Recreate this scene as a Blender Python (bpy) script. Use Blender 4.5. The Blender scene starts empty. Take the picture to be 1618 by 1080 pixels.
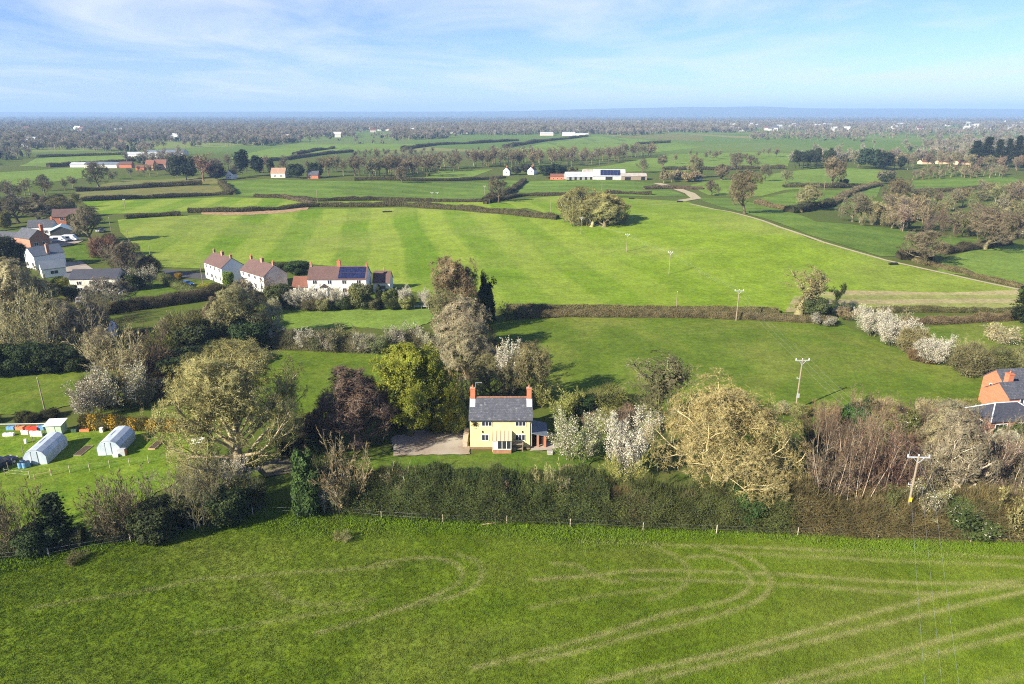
import bpy, bmesh, math, random
import numpy as np
from mathutils import Vector, Matrix

SC = bpy.context.scene
COL = SC.collection
RAD = math.radians

# ------------------------------------------------------------------ camera
CAM_H = 49.0
PITCH = 18.5
F_PX = 1079.0            # focal length in pixels of the 1618 x 1080 photograph
cam_d = bpy.data.cameras.new('camera')
cam_d.sensor_width = 36.0
cam_d.lens = 36.0 * F_PX / 1618.0
cam_d.clip_start = 1.0
cam_d.clip_end = 60000.0
cam = bpy.data.objects.new('camera', cam_d)
cam.location = (0, 0, CAM_H)
cam.rotation_euler = (RAD(90 - PITCH), 0, 0)
COL.objects.link(cam)
SC.camera = cam

# ------------------------------------------------------------------ light
SUN_EL = 29.0
SUN_DIR = Vector((0.80, 0.60, 0.0)).normalized()     # direction the shadows fall on the ground
sun_d = bpy.data.lights.new('sun', 'SUN')
sun_d.energy = 5.0
sun_d.angle = RAD(0.53)
sun_d.color = (1.0, 0.91, 0.74)
sun = bpy.data.objects.new('sun', sun_d)
light_vec = Vector((SUN_DIR.x * math.cos(RAD(SUN_EL)), SUN_DIR.y * math.cos(RAD(SUN_EL)), -math.sin(RAD(SUN_EL))))
sun.rotation_euler = light_vec.to_track_quat('-Z', 'Y').to_euler()
sun.location = (-200, -150, 140)
COL.objects.link(sun)

W = bpy.data.worlds.new('World')
SC.world = W
W.use_nodes = True
nt = W.node_tree
nt.nodes.clear()
def wn(t, **kw):
    n = nt.nodes.new(t)
    for k, v in kw.items():
        setattr(n, k, v)
    return n
sky = wn('ShaderNodeTexSky', sky_type='NISHITA')
sky.sun_disc = False
sky.sun_elevation = RAD(SUN_EL)
sky.sun_rotation = math.atan2(-SUN_DIR.x, -SUN_DIR.y)
sky.altitude = 60
sky.air_density = 0.8
sky.dust_density = 0.25
sky.ozone_density = 3.0
tint = wn('ShaderNodeMix', data_type='RGBA', blend_type='MULTIPLY')
tint.inputs[0].default_value = 1.0
tint.inputs[7].default_value = (0.545, 0.585, 0.80, 1)
nt.links.new(sky.outputs[0], tint.inputs[6])
# thin cirrus, laid out on a level sheet high above the land
tc = wn('ShaderNodeTexCoord')
sep = wn('ShaderNodeSeparateXYZ')
nt.links.new(tc.outputs['Generated'], sep.inputs[0])
def wmath(op, a, b=None):
    n = wn('ShaderNodeMath', operation=op)
    for i, v in enumerate((a, b)):
        if v is None: continue
        if isinstance(v, (int, float)): n.inputs[i].default_value = v
        else: nt.links.new(v, n.inputs[i])
    return n.outputs[0]
zz = wmath('ADD', wmath('MAXIMUM', sep.outputs[2], 0.0), 0.055)
cx = wmath('DIVIDE', sep.outputs[0], zz)
cy = wmath('DIVIDE', sep.outputs[1], zz)
comb = wn('ShaderNodeCombineXYZ')
nt.links.new(cx, comb.inputs[0]); nt.links.new(cy, comb.inputs[1])
mp = wn('ShaderNodeMapping')
mp.inputs['Location'].default_value = (3.3, 1.7, 0.4)
mp.inputs['Scale'].default_value = (0.55, 0.36, 1.0)
mp.inputs['Rotation'].default_value = (0, 0, RAD(18))
nt.links.new(comb.outputs[0], mp.inputs[0])
n1 = wn('ShaderNodeTexNoise'); n1.inputs['Scale'].default_value = 1.0; n1.inputs['Detail'].default_value = 9; n1.inputs['Roughness'].default_value = 0.58
n1.inputs['Distortion'].default_value = 0.5
nt.links.new(mp.outputs[0], n1.inputs['Vector'])
cr = wn('ShaderNodeMapRange'); cr.inputs[1].default_value = 0.43; cr.inputs[2].default_value = 0.76; cr.inputs[3].default_value = 0.0; cr.inputs[4].default_value = 0.85
nt.links.new(n1.outputs[0], cr.inputs[0])
cm = wn('ShaderNodeMix', data_type='RGBA')
nt.links.new(cr.outputs[0], cm.inputs[0])
nt.links.new(tint.outputs[2], cm.inputs[6])
cm.inputs[7].default_value = (4.35, 4.5, 5.05, 1)
bg = wn('ShaderNodeBackground')
bg.inputs['Strength'].default_value = 0.092
nt.links.new(cm.outputs[2], bg.inputs['Color'])
wo = wn('ShaderNodeOutputWorld')
nt.links.new(bg.outputs[0], wo.inputs['Surface'])

SC.view_settings.view_transform = 'Standard'
SC.view_settings.look = 'None'
SC.view_settings.exposure = 1.36
SC.view_settings.gamma = 1.0
SC.view_settings.use_curve_mapping = False
SC.cycles.max_bounces = 6
SC.cycles.diffuse_bounces = 2
SC.cycles.glossy_bounces = 2
SC.cycles.transmission_bounces = 4
SC.cycles.transparent_max_bounces = 8
SC.cycles.volume_bounces = 0
SC.cycles.use_denoising = False
SC.cycles.sample_clamp_direct = 1.6
SC.cycles.sample_clamp_indirect = 1.2
SC.cycles.filter_width = 1.1
SC.cycles.caustics_reflective = False
SC.cycles.caustics_refractive = False

# ------------------------------------------------------------------ the lie of the land
def smooth(a, b, x):
    t = np.clip((x - a) / (b - a), 0, 1)
    return t * t * (3 - 2 * t)
def h(x, y):
    x = np.asarray(x, float); y = np.asarray(y, float)
    fade = smooth(150, 240, y) * (1 - smooth(520, 900, y))
    z = 1.7 * np.sin(x / 47.0 + y / 130.0 + 0.6) * np.sin(y / 75.0 + 0.5) + 0.8 * np.sin(x / 24.0 - y / 62.0 + 1.0)
    z = z * fade
    z = z + 3.2 * np.exp(-((x - 105) / 75) ** 2 - ((y - 300) / 70) ** 2)
    z = z + 2.0 * np.exp(-((x + 60) / 80) ** 2 - ((y - 390) / 45) ** 2)
    z = z + 0.12 * np.sin(x / 9.0) * np.sin(y / 7.0 + 1)
    return z
CP, SP = math.cos(RAD(PITCH)), math.sin(RAD(PITCH))
def ray(px, py):
    u = (px - 809.0) / F_PX; v = (540.0 - py) / F_PX
    return u, CP + v * SP, -SP + v * CP
def G(px, py):
    """ground point seen at a point of the photograph"""
    dx, dy, dz = ray(px, py)
    t = (CAM_H) / -dz
    for _ in range(25):
        t = 0.4 * t + 0.6 * (CAM_H - float(h(dx * t, dy * t))) / -dz
    return (dx * t, dy * t)
def hz(x, y): return float(h(x, y))
def height_at(y, z0, py):
    dx, dy, dz = ray(0, py)
    return CAM_H + y * dz / dy - z0
def mpp(x, y, z=0.0):
    """metres per photograph pixel at a world point"""
    return (y * CP + (CAM_H - z) * SP) / F_PX

# ------------------------------------------------------------------ helpers
def tag(o, label=None, cat=None, group=None, kind=None):
    if label: o['label'] = label
    if cat: o['category'] = cat
    if group: o['group'] = group
    if kind: o['kind'] = kind
    return o
def thing(name, label, cat, loc=(0, 0, 0), rz=0.0, group=None, scale=None):
    o = bpy.data.objects.new(name, None)
    o.empty_display_size = 0.3
    COL.objects.link(o)
    o.location = loc; o.rotation_euler = (0, 0, rz)
    if scale: o.scale = scale
    return tag(o, label, cat, group)
def mesh_np(name, V, quads=None, tris=None, mats=(), midx=None, smooth_=False):
    me = bpy.data.meshes.new(name)
    V = np.ascontiguousarray(V, np.float32).reshape(-1, 3)
    nq = 0 if quads is None else len(quads); ntr = 0 if tris is None else len(tris)
    loops = []
    if nq: loops.append(np.asarray(quads, np.int32).reshape(-1))
    if ntr: loops.append(np.asarray(tris, np.int32).reshape(-1))
    L = np.concatenate(loops) if loops else np.zeros(0, np.int32)
    me.vertices.add(len(V)); me.vertices.foreach_set('co', V.reshape(-1))
    me.loops.add(len(L)); me.loops.foreach_set('vertex_index', L)
    me.polygons.add(nq + ntr)
    st = np.concatenate([np.arange(nq) * 4, nq * 4 + np.arange(ntr) * 3]).astype(np.int32)
    me.polygons.foreach_set('loop_start', st)
    for m in mats: me.materials.append(m)
    if midx is not None: me.polygons.foreach_set('material_index', np.asarray(midx, np.int32))
    me.update(calc_edges=True)
    if smooth_: me.polygons.foreach_set('use_smooth', np.ones(nq + ntr, bool))
    me.validate()
    return me
def link(name, me, parent=None, loc=None, rz=None):
    o = bpy.data.objects.new(name, me)
    COL.objects.link(o)
    if parent is not None: o.parent = parent
    if loc is not None: o.location = loc
    if rz is not None: o.rotation_euler = (0, 0, rz)
    return o
class MB:
    """collects boxes, bars and prisms for ONE mesh object"""
    def __init__(s): s.v = []; s.f = []
    def box(s, x0, x1, y0, y1, z0, z1):
        b = len(s.v)
        s.v += [(x0, y0, z0), (x1, y0, z0), (x1, y1, z0), (x0, y1, z0), (x0, y0, z1), (x1, y0, z1), (x1, y1, z1), (x0, y1, z1)]
        s.f += [tuple(b + i for i in q) for q in ((3, 2, 1, 0), (4, 5, 6, 7), (0, 1, 5, 4), (1, 2, 6, 5), (2, 3, 7, 6), (3, 0, 4, 7))]
        return s
    def prism(s, prof, a0, a1, axis='x'):
        """profile of (u, z) pairs swept from a0 to a1 along axis"""
        b = len(s.v); n = len(prof)
        for a in (a0, a1):
            for (u, z) in prof:
                s.v.append((a, u, z) if axis == 'x' else (u, a, z))
        for i in range(n):
            j = (i + 1) % n
            s.f.append((b + i, b + j, b + n + j, b + n + i))
        s.f.append(tuple(b + i for i in range(n))[::-1]); s.f.append(tuple(b + n + i for i in range(n)))
        return s
    def tube(s, p, q, r0, r1=None, n=8):
        r1 = r0 if r1 is None else r1
        p = Vector(p); q = Vector(q); d = (q - p).normalized()
        a = d.cross(Vector((0.3, 0.9, 0.2))).normalized(); c = d.cross(a)
        b = len(s.v)
        for (o, r) in ((p, r0), (q, r1)):
            for i in range(n):
                t = 2 * math.pi * i / n
                s.v.append(tuple(o + a * (r * math.cos(t)) + c * (r * math.sin(t))))
        for i in range(n):
            j = (i + 1) % n
            s.f.append((b + i, b + j, b + n + j, b + n + i))
        s.f.append(tuple(range(b + n - 1, b - 1, -1))); s.f.append(tuple(range(b + n, b + 2 * n)))
        return s
    def poly(s, pts):
        b = len(s.v); s.v += [tuple(p) for p in pts]; s.f.append(tuple(range(b, b + len(pts)))); return s
    def build(s, name, mat, parent=None, loc=None, rz=None, bevel=0.0):
        me = bpy.data.meshes.new(name)
        me.from_pydata(s.v, [], s.f)
        bm = bmesh.new(); bm.from_mesh(me)
        bmesh.ops.recalc_face_normals(bm, faces=bm.faces)
        if bevel: bmesh.ops.bevel(bm, geom=bm.edges[:], offset=bevel, segments=1, affect='EDGES')
        bm.to_mesh(me); bm.free()
        me.materials.append(mat)
        return link(name, me, parent, loc, rz)

# ------------------------------------------------------------------ materials
MATS = {}
class NT:
    def __init__(s, name):
        s.m = bpy.data.materials.new(name); s.m.use_nodes = True
        s.t = s.m.node_tree; s.t.nodes.clear()
        s.out = s.t.nodes.new('ShaderNodeOutputMaterial')
        s.g = s.n('ShaderNodeNewGeometry')
    def n(s, t, **kw):
        n = s.t.nodes.new(t)
        for k, v in kw.items(): setattr(n, k, v)
        return n
    def l(s, a, b): s.t.links.new(a, b)
    def setin(s, sock, v):
        if hasattr(v, 'is_linked') or hasattr(v, 'links'): s.l(v, sock)
        elif isinstance(v, (tuple, list)) and len(v) == 3: sock.default_value = (*v, 1) if sock.type == 'RGBA' else v
        else: sock.default_value = v
    def math(s, op, a, b=0.0, clamp=False):
        n = s.n('ShaderNodeMath', operation=op, use_clamp=clamp)
        s.setin(n.inputs[0], a); s.setin(n.inputs[1], b); return n.outputs[0]
    def mix(s, f, a, b, mode='MIX'):
        n = s.n('ShaderNodeMix', data_type='RGBA', blend_type=mode)
        s.setin(n.inputs[0], f); s.setin(n.inputs[6], a); s.setin(n.inputs[7], b); return n.outputs[2]
    def noise(s, scale, detail=3, rough=0.55, vec=None, dist=0.0):
        n = s.n('ShaderNodeTexNoise')
        n.inputs['Scale'].default_value = scale; n.inputs['Detail'].default_value = detail; n.inputs['Roughness'].default_value = rough
        n.inputs['Distortion'].default_value = dist
        s.l(vec if vec is not None else s.g.outputs['Position'], n.inputs['Vector'])
        return n.outputs[0]
    def ramp(s, v, a, b, lo=0.0, hi=1.0):
        n = s.n('ShaderNodeMapRange'); s.setin(n.inputs[0], v)
        for i, q in enumerate((a, b, lo, hi)): n.inputs[i + 1].default_value = q
        return n.outputs[0]
    def mapped(s, scale, rz=0.0):
        n = s.n('ShaderNodeMapping'); n.inputs['Scale'].default_value = scale; n.inputs['Rotation'].default_value = (0, 0, rz)
        s.l(s.g.outputs['Position'], n.inputs[0]); return n.outputs[0]
    def finish(s, col, rough=0.9, bump=None, bstr=0.3, bdist=0.1, spec=0.2, metal=0.0, transl=0.0):
        b = s.n('ShaderNodeBsdfPrincipled')
        s.setin(b.inputs['Base Color'], col); s.setin(b.inputs['Roughness'], rough)
        b.inputs['Specular IOR Level'].default_value = spec; b.inputs['Metallic'].default_value = metal
        if bump is not None:
            bn = s.n('ShaderNodeBump'); bn.inputs['Strength'].default_value = bstr; bn.inputs['Distance'].default_value = bdist
            s.l(bump, bn.inputs['Height']); s.l(bn.outputs[0], b.inputs['Normal'])
        if transl > 0:
            tr = s.n('ShaderNodeBsdfTranslucent'); s.setin(tr.inputs[0], col)
            mx = s.n('ShaderNodeMixShader'); mx.inputs[0].default_value = transl
            s.l(b.outputs[0], mx.inputs[1]); s.l(tr.outputs[0], mx.inputs[2]); s.l(mx.outputs[0], s.out.inputs[0])
        else:
            s.l(b.outputs[0], s.out.inputs[0])
        return s.m
def plain(name, col, rough=0.7, var=0.18, scale=3.0, spec=0.3, metal=0.0, bstr=0.15):
    if name in MATS: return MATS[name]
    k = NT(name)
    n = k.noise(scale, 5, 0.6)
    c = k.mix(1.0, col, k.mix(k.ramp(n, 0.3, 0.7), (1 - var,) * 3, (1 + var,) * 3), 'MULTIPLY')
    MATS[name] = k.finish(c, rough, n, bstr, 0.02, spec, metal)
    return MATS[name]
def foliage(name, transl=0.25, var=0.5, col=None):
    """colour comes from the object's own colour; grain and hue drift come from noise in space"""
    if name in MATS: return MATS[name]
    k = NT(name)
    oi = k.n('ShaderNodeObjectInfo')
    n1 = k.noise(5.0, 2, 0.6); n2 = k.noise(0.55, 3, 0.6)
    f = k.math('MULTIPLY', k.ramp(n1, 0.3, 0.7, 1 - var, 1 + var), k.ramp(n2, 0.32, 0.68, 0.58, 1.38))
    cmb = k.n('ShaderNodeCombineColor'); [k.l(f, cmb.inputs[i]) for i in range(3)]
    c = k.mix(1.0, oi.outputs['Color'] if col is None else col, cmb.outputs[0], 'MULTIPLY')
    c = k.mix(k.ramp(k.noise(0.8, 3), 0.42, 0.66, 0.0, 0.6), c, k.mix(1.0, c, (1.14, 1.0, 0.84), 'MULTIPLY'))
    hs = k.n('ShaderNodeHueSaturation')
    k.l(c, hs.inputs['Color'])
    k.l(k.ramp(oi.outputs['Random'], 0, 1, 0.8, 1.2), hs.inputs['Value'])
    k.l(k.ramp(oi.outputs['Random'], 0, 1, 0.485, 0.515), hs.inputs['Hue'])
    MATS[name] = k.finish(hs.outputs[0], 0.85, None, spec=0.12, transl=transl)
    return MATS[name]
M_BARK = foliage('bark', 0.0, 0.35)
M_TWIG = foliage('twig', 0.0, 0.4)
M_LEAF = foliage('leaf', 0.3, 0.45)
def petal():
    k = NT('blossom')
    n = k.noise(4.0, 2)
    return k.finish(k.mix(k.ramp(n, 0.35, 0.65), (0.46, 0.42, 0.32), (0.64, 0.60, 0.50)), 0.8, transl=0.2)
M_PETAL = petal()
M_YELLOWFL = plain('gorse_flower', (0.62, 0.36, 0.02), 0.8, 0.3, 6)
# ------------------------------------------------------------------ ground and fields
def grass(name, c1, c2, stripe=None, track=None, rough=None, bump=0.5, patch=0.04):
    k = NT(name)
    pos = k.g.outputs['Position']
    fine = k.noise(2.6, 6, 0.72)
    mid = k.noise(0.33, 5, 0.65)
    big = k.noise(patch, 4, 0.6, dist=0.6)
    c = k.mix(k.ramp(mid, 0.33, 0.67), c1, c2)
    if stripe:
        ang, per, amt, (ca, cb) = stripe
        sx = k.n('ShaderNodeSeparateXYZ'); k.l(pos, sx.inputs[0])
        s = k.math('ADD', k.math('MULTIPLY', sx.outputs[0], math.cos(ang)), k.math('MULTIPLY', sx.outputs[1], math.sin(ang)))
        s = k.math('ADD', s, k.math('MULTIPLY', k.noise(0.012, 2), 9.0))
        w = k.math('SINE', k.math('MULTIPLY', s, 2 * math.pi / per))
        w2 = k.math('SINE', k.math('MULTIPLY', s, 2 * math.pi / (per * 0.137)))
        f = k.math('ADD', k.ramp(w, -0.35, 0.35), k.math('MULTIPLY', w2, 0.12), True)
        fade = k.ramp(sx.outputs[0], -25, 75, amt, amt * .15) if ang < 1 else amt
        c = k.mix(fade, c, k.mix(f, ca, cb))
    if rough:
        c = k.mix(k.ramp(big, 0.46, 0.62, 0.0, rough[1]), c, rough[0])
    v = k.math('MULTIPLY', k.ramp(fine, 0.28, 0.72, *((0.72, 1.3) if track else (0.62, 1.42))), k.math('MULTIPLY', k.ramp(big, 0.3, 0.7, 0.82, 1.18), k.math('MULTIPLY', k.ramp(k.noise(0.85, 5, 0.7), 0.3, 0.7, *((0.88, 1.12) if track else (0.72, 1.28))), k.ramp(k.noise(0.11, 4, 0.65), 0.32, 0.68, 0.84, 1.16))))
    cmb = k.n('ShaderNodeCombineColor'); [k.l(v, cmb.inputs[i]) for i in range(3)]
    c = k.mix(1.0, c, cmb.outputs[0], 'MULTIPLY')
    if track:
        at = k.n('ShaderNodeAttribute', attribute_type=track, attribute_name='track')
        tf = k.math('MULTIPLY', at.outputs['Fac'], k.ramp(k.noise(0.7, 4), 0.28, 0.6, 0.3, 1.0))
        c = k.mix(tf, c, (0.255, 0.25, 0.095))
        at2 = k.n('ShaderNodeAttribute', attribute_type=track, attribute_name='lush')
        c = k.mix(k.math('MULTIPLY', at2.outputs['Fac'], k.ramp(mid, 0.3, 0.6, 0.2, 0.95)), c, (0.115, 0.20, 0.013))
    return k.finish(c, 0.95, fine if bump else None, bump, 0.12, 0.08, transl=0.0)

def base_ground():
    k = NT('rough_ground')
    pos = k.g.outputs['Position']
    sx = k.n('ShaderNodeSeparateXYZ'); k.l(pos, sx.inputs[0])
    mid = k.noise(0.3, 5, 0.7); big = k.noise(0.03, 4, 0.6)
    near = k.mix(k.ramp(mid, 0.35, 0.65), (0.060, 0.092, 0.012), (0.105, 0.100, 0.034))
    near = k.mix(k.ramp(big, 0.4, 0.6, 0, .7), near, (0.075, 0.115, 0.014))
    vo = k.n('ShaderNodeTexVoronoi', feature='F1'); vo.inputs['Scale'].default_value = 0.0042; vo.inputs['Randomness'].default_value = 0.85
    mpn = k.mapped((1.0, 0.62, 1.0), 0.3); k.l(mpn, vo.inputs['Vector'])
    sc = k.n('ShaderNodeSeparateColor'); k.l(vo.outputs['Color'], sc.inputs[0])
    cr = k.n('ShaderNodeValToRGB'); k.l(sc.outputs[0], cr.inputs[0])
    el = cr.color_ramp.elements
    el[0].color = (0.085, 0.145, 0.026, 1); el[1].color = (0.21, 0.19, 0.075, 1); el[1].position = 0.97
    for p, c_ in ((0.35, (0.11, 0.175, 0.03, 1)), (0.6, (0.085, 0.12, 0.036, 1)), (0.8, (0.14, 0.20, 0.04, 1))):
        e = el.new(p); e.color = c_
    far = k.mix(k.ramp(mid, 0.3, 0.7, 0.0, 0.25), cr.outputs[0], (0.07, 0.08, 0.03))
    c = k.mix(k.ramp(sx.outputs[1], 850, 1000), near, far)
    wood = k.mix(k.ramp(k.noise(0.004, 4), 0.35, 0.65), (0.028, 0.034, 0.024), (0.055, 0.06, 0.036))
    dd = k.math('ADD', sx.outputs[1], k.math('MULTIPLY', k.noise(0.0009, 3), 2600.0))
    c = k.mix(k.ramp(dd, 4300, 5600), c, wood)
    return k.finish(c, 0.95, mid, 0.5, 0.2, 0.05)

def glines(lo, hi, step, far_lo, far_hi, gf=1.28):
    a = list(np.arange(lo, hi + 1e-6, step)); s = step; x = a[-1]
    while x < far_hi: s *= gf; x += s; a.append(x)
    s = step; x = a[0]; pre = []
    while x > far_lo: s *= gf; x -= s; pre.append(x)
    return np.array(pre[::-1] + a)
STEP = 9.0
XL = glines(-495, 495, STEP, -15500, 15500); YL = glines(0, 900, STEP, -300, 15500)
gx, gy = np.meshgrid(XL, YL)
gv = np.stack([gx, gy, h(gx, gy) - 0.12], -1).reshape(-1, 3)
nx, ny = len(XL), len(YL)
ii = (np.arange(ny - 1)[:, None] * nx + np.arange(nx - 1)[None]).reshape(-1)
gq = np.stack([ii, ii + 1, ii + nx + 1, ii + nx], -1)
tag(link('ground', mesh_np('ground', gv, gq, None, [base_ground()], smooth_=True)), kind='structure')

def sheet(name, pts, mat, lift=0.0, px=True, label=None, wob=0.0):
    """a field, lawn, path or yard: an outline on the ground draped over the land"""
    P = [G(*p) for p in pts] if px else list(pts)
    if wob:
        rr = random.Random(int(P[0][0] * 31)); Q = []
        for a, b in zip(P, P[1:] + P[:1]):
            L = math.hypot(b[0] - a[0], b[1] - a[1]); n = max(1, int(L / (wob * 2.2)))
            for i in range(n): Q.append((a[0] + (b[0] - a[0]) * i / n + rr.uniform(-wob, wob) * .6, a[1] + (b[1] - a[1]) * i / n + rr.uniform(-wob, wob) * .6))
        P = Q
    bm = bmesh.new()
    f = bm.faces.new([bm.verts.new((x, y, 0)) for (x, y) in P])
    bmesh.ops.triangulate(bm, faces=[f])
    ys = [p[1] for p in P]; xs = [p[0] for p in P]
    if min(ys) < 900:
        for L, lo, hi, no in ((XL, min(xs), max(xs), (1, 0, 0)), (YL, min(ys), max(ys), (0, 1, 0))):
            for c in L[(L > lo + .01) & (L < hi - .01)]:
                co = (c, 0, 0) if no[0] else (0, c, 0)
                bmesh.ops.bisect_plane(bm, geom=bm.verts[:] + bm.edges[:] + bm.faces[:], plane_co=co, plane_no=no)
    for v in bm.verts: v.co.z = hz(v.co.x, v.co.y) + lift
    for f in bm.faces:
        f.smooth = True
        if f.normal.z < 0: f.normal_flip()
    bmesh.ops.recalc_face_normals(bm, faces=bm.faces)
    me = bpy.data.meshes.new(name); bm.to_mesh(me); bm.free()
    if len(me.polygons) and me.polygons[0].normal.z < 0: me.flip_normals()
    me.materials.append(mat)
    o = link(name, me)
    tag(o, label, kind='structure')
    return o

G_NEAR = dict(c1=(0.090, 0.142, 0.0085), c2=(0.124, 0.176, 0.012))
def ribbon(name, pts, width, mat, lift=0.02, label=None):
    """a track or lane of even width along a line traced on the ground"""
    P = np.array([G(*p) for p in pts]); 
    L = []; R_ = []
    for i in range(len(P)):
        d = P[min(i + 1, len(P) - 1)] - P[max(i - 1, 0)]; d = d / np.linalg.norm(d); n = np.array([-d[1], d[0]])
        L.append(tuple(P[i] + n * width / 2)); R_.append(tuple(P[i] - n * width / 2))
    return sheet(name, L + R_[::-1], mat, lift, px=False, label=label)

# --- the near field: a fine sheet with wheel marks
EDGE = [(-260, 905), (0, 886), (60, 878), (150, 862), (230, 850), (300, 836), (360, 815), (420, 800), (500, 806), (600, 818), (700, 824), (800, 826), (900, 830),
        (1010, 834), (1150, 840), (1300, 846), (1450, 850), (1618, 856), (1900, 866)]
EW = np.array([G(*p) for p in EDGE])
def edge_y(x): return np.interp(x, EW[:, 0], EW[:, 1])
xs = np.arange(-95, 95.01, 0.42); vs = np.linspace(0, 1, 130)
yb = edge_y(xs)
nyy = 22.0 + (yb[:, None] - 22.0) * vs[None]
nxx = np.repeat(xs[:, None], len(vs), 1)
nv = np.stack([nxx, nyy, h(nxx, nyy) + 0.0], -1).reshape(-1, 3)
TR = []
def c8(*pts): TR.append([(809 + a / 2, 720 + b / 2) for a, b in pts])
def c7(*pts): TR.append([(a / 2, 720 + b / 2) for a, b in pts])
c8((1700, 326), (1300, 310), (1000, 300), (760, 288), (560, 285), (400, 275), (200, 270))
c8((1700, 352), (1300, 335), (1000, 322), (800, 312), (700, 305))
c8((1700, 385), (1450, 405), (1250, 402), (1000, 385), (820, 373), (600, 365), (400, 360), (200, 384), (60, 392))
c8((1700, 398), (1400, 437), (1200, 432), (1000, 415), (800, 402), (560, 392), (380, 390))
c8((1700, 378), (1400, 432), (1200, 480), (1000, 535), (800, 590), (600, 640), (400, 680), (250, 718))
c8((1700, 412), (1400, 478), (1200, 525), (1000, 575), (800, 620), (600, 670), (430, 712))
c8((1700, 495), (1400, 570), (1200, 625), (1000, 675), (850, 718), (700, 760))
c8((1700, 545), (1400, 610), (1200, 660), (1000, 710), (850, 750))
c8((1700, 670), (1500, 720), (1400, 745))
c8((370, 270), (450, 285), (520, 315), (560, 360), (555, 400), (520, 430), (440, 455))
c8((560, 320), (650, 315), (710, 340), (750, 375), (760, 410), (720, 445), (620, 475), (500, 495), (350, 545), (200, 590), (0, 640), (-120, 670))
c8((640, 295), (740, 315), (800, 355), (825, 400), (800, 445), (730, 480), (600, 520), (400, 565), (200, 620), (60, 650))
c8((130, 340), (210, 345), (250, 375), (300, 395), (350, 400))
c8((60, 480), (200, 450), (380, 430), (500, 415))
c7((1180, 345), (1280, 325), (1380, 320), (1440, 340), (1470, 375), (1440, 410), (1380, 440), (1290, 475), (1150, 520), (1000, 560))
c7((1440, 310), (1510, 330), (1530, 365), (1510, 410), (1440, 445), (1320, 472), (1200, 500))
c7((100, 480), (300, 450), (500, 420), (640, 385), (760, 385), (900, 370), (1100, 360), (1250, 345))
c7((840, 395), (880, 450), (960, 470), (1080, 470), (1180, 455))
c7((620, 560), (820, 530), (1000, 500), (1150, 480))
trk = np.zeros(len(nv)); rng = np.random.default_rng(5)
STRONG = {0: .8, 1: .7, 4: 1, 5: 1, 6: .95, 7: .8, 2: .9, 3: .8, 10: .9, 11: .85, 9: .7, 14: .8, 15: .7, 12: .8, 16: .6}
TW = []
for li, L in enumerate(TR):
    P = np.array([G(*p) for p in L]); t = np.arange(len(P)); tt = np.linspace(0, len(P) - 1, len(P) * 6)
    # smooth the traced line
    Q = np.stack([np.interp(tt, t, P[:, 0]), np.interp(tt, t, P[:, 1])], -1)
    for _ in range(5): Q[1:-1] = (Q[:-2] + 2 * Q[1:-1] + Q[2:]) / 4
    TW.append((Q, STRONG.get(li, .5)))
def trackval(x, y):
    out = np.zeros(len(x))
    for Q, s in TW:
        bb = (x > Q[:, 0].min() - 2) & (x < Q[:, 0].max() + 2) & (y > Q[:, 1].min() - 2) & (y < Q[:, 1].max() + 2)
        idx = np.nonzero(bb)[0]
        if not len(idx): continue
        p = np.stack([x[idx], y[idx]], -1); best = np.full(len(idx), 1e9)
        for a, b in zip(Q[:-1], Q[1:]):
            ab = b - a; tq = np.clip(((p - a) @ ab) / max(ab @ ab, 1e-9), 0, 1)
            best = np.minimum(best, np.linalg.norm(p - a - tq[:, None] * ab, axis=1))
        val = s * np.exp(-(best / 0.30) ** 2)
        out[idx] = np.maximum(out[idx], val)
    return out
trk = trackval(nv[:, 0], nv[:, 1])
def lushval(x, y):
    d = edge_y(x) - y
    return np.clip(1 - d / (3.2 + 2.0 * np.sin(x / 6.0) + 2.5 * np.exp(-((x + 17) / 14) ** 2)), 0, 1) ** 0.6
na, nb = len(xs), len(vs)
ii = (np.arange(na - 1)[:, None] * nb + np.arange(nb - 1)[None]).reshape(-1)
nq = np.stack([ii, ii + nb, ii + nb + 1, ii + 1], -1)
me = mesh_np('near_field', nv, nq, None, [grass('near_grass', track='GEOMETRY', rough=((0.125, 0.14, 0.028), 0.5), bump=0.7, **G_NEAR)], smooth_=True)
me.attributes.new('track', 'FLOAT', 'POINT').data.foreach_set('value', trk.astype(np.float32))
me.attributes.new('lush', 'FLOAT', 'POINT').data.foreach_set('value', lushval(nv[:, 0], nv[:, 1]).astype(np.float32))
tag(link('field', me), 'green grass field with curving wheel marks in front of the long hedge', kind='structure')

# --- the other fields
g_big = grass('bright_grass', (0.130, 0.205, 0.011), (0.175, 0.245, 0.017), stripe=(RAD(11), 25.0, 0.74, ((0.098, 0.182, 0.007), (0.200, 0.265, 0.030))), rough=((0.155, 0.185, 0.034), 0.7), bump=0.5, patch=0.011)  # stripes paint the sheen of rolled grass as paler and darker green
g_mid = grass('meadow_grass', (0.072, 0.118, 0.010), (0.105, 0.150, 0.014), rough=((0.14, 0.15, 0.03), 0.6), bump=0.6, patch=0.035)
g_pad = grass('paddock_grass', (0.080, 0.150, 0.010), (0.135, 0.200, 0.014), rough=((0.12, 0.155, 0.02), 0.6), bump=0.7, patch=0.09)
g_dark = grass('dark_grass', (0.085, 0.140, 0.018), (0.112, 0.170, 0.024), stripe=(RAD(70), 26.0, 0.4, ((0.072, 0.130, 0.016), (0.125, 0.185, 0.03))), bump=0.3, patch=0.015)
g_mids = grass('far_grass', (0.110, 0.175, 0.024), (0.142, 0.205, 0.030), rough=((0.11, 0.16, 0.035), 0.4), bump=0.3, patch=0.012)
g_tan = grass('rough_pasture', (0.13, 0.135, 0.035), (0.17, 0.16, 0.05), rough=((0.09, 0.12, 0.03), 0.6), bump=0.4, patch=0.02)
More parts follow.
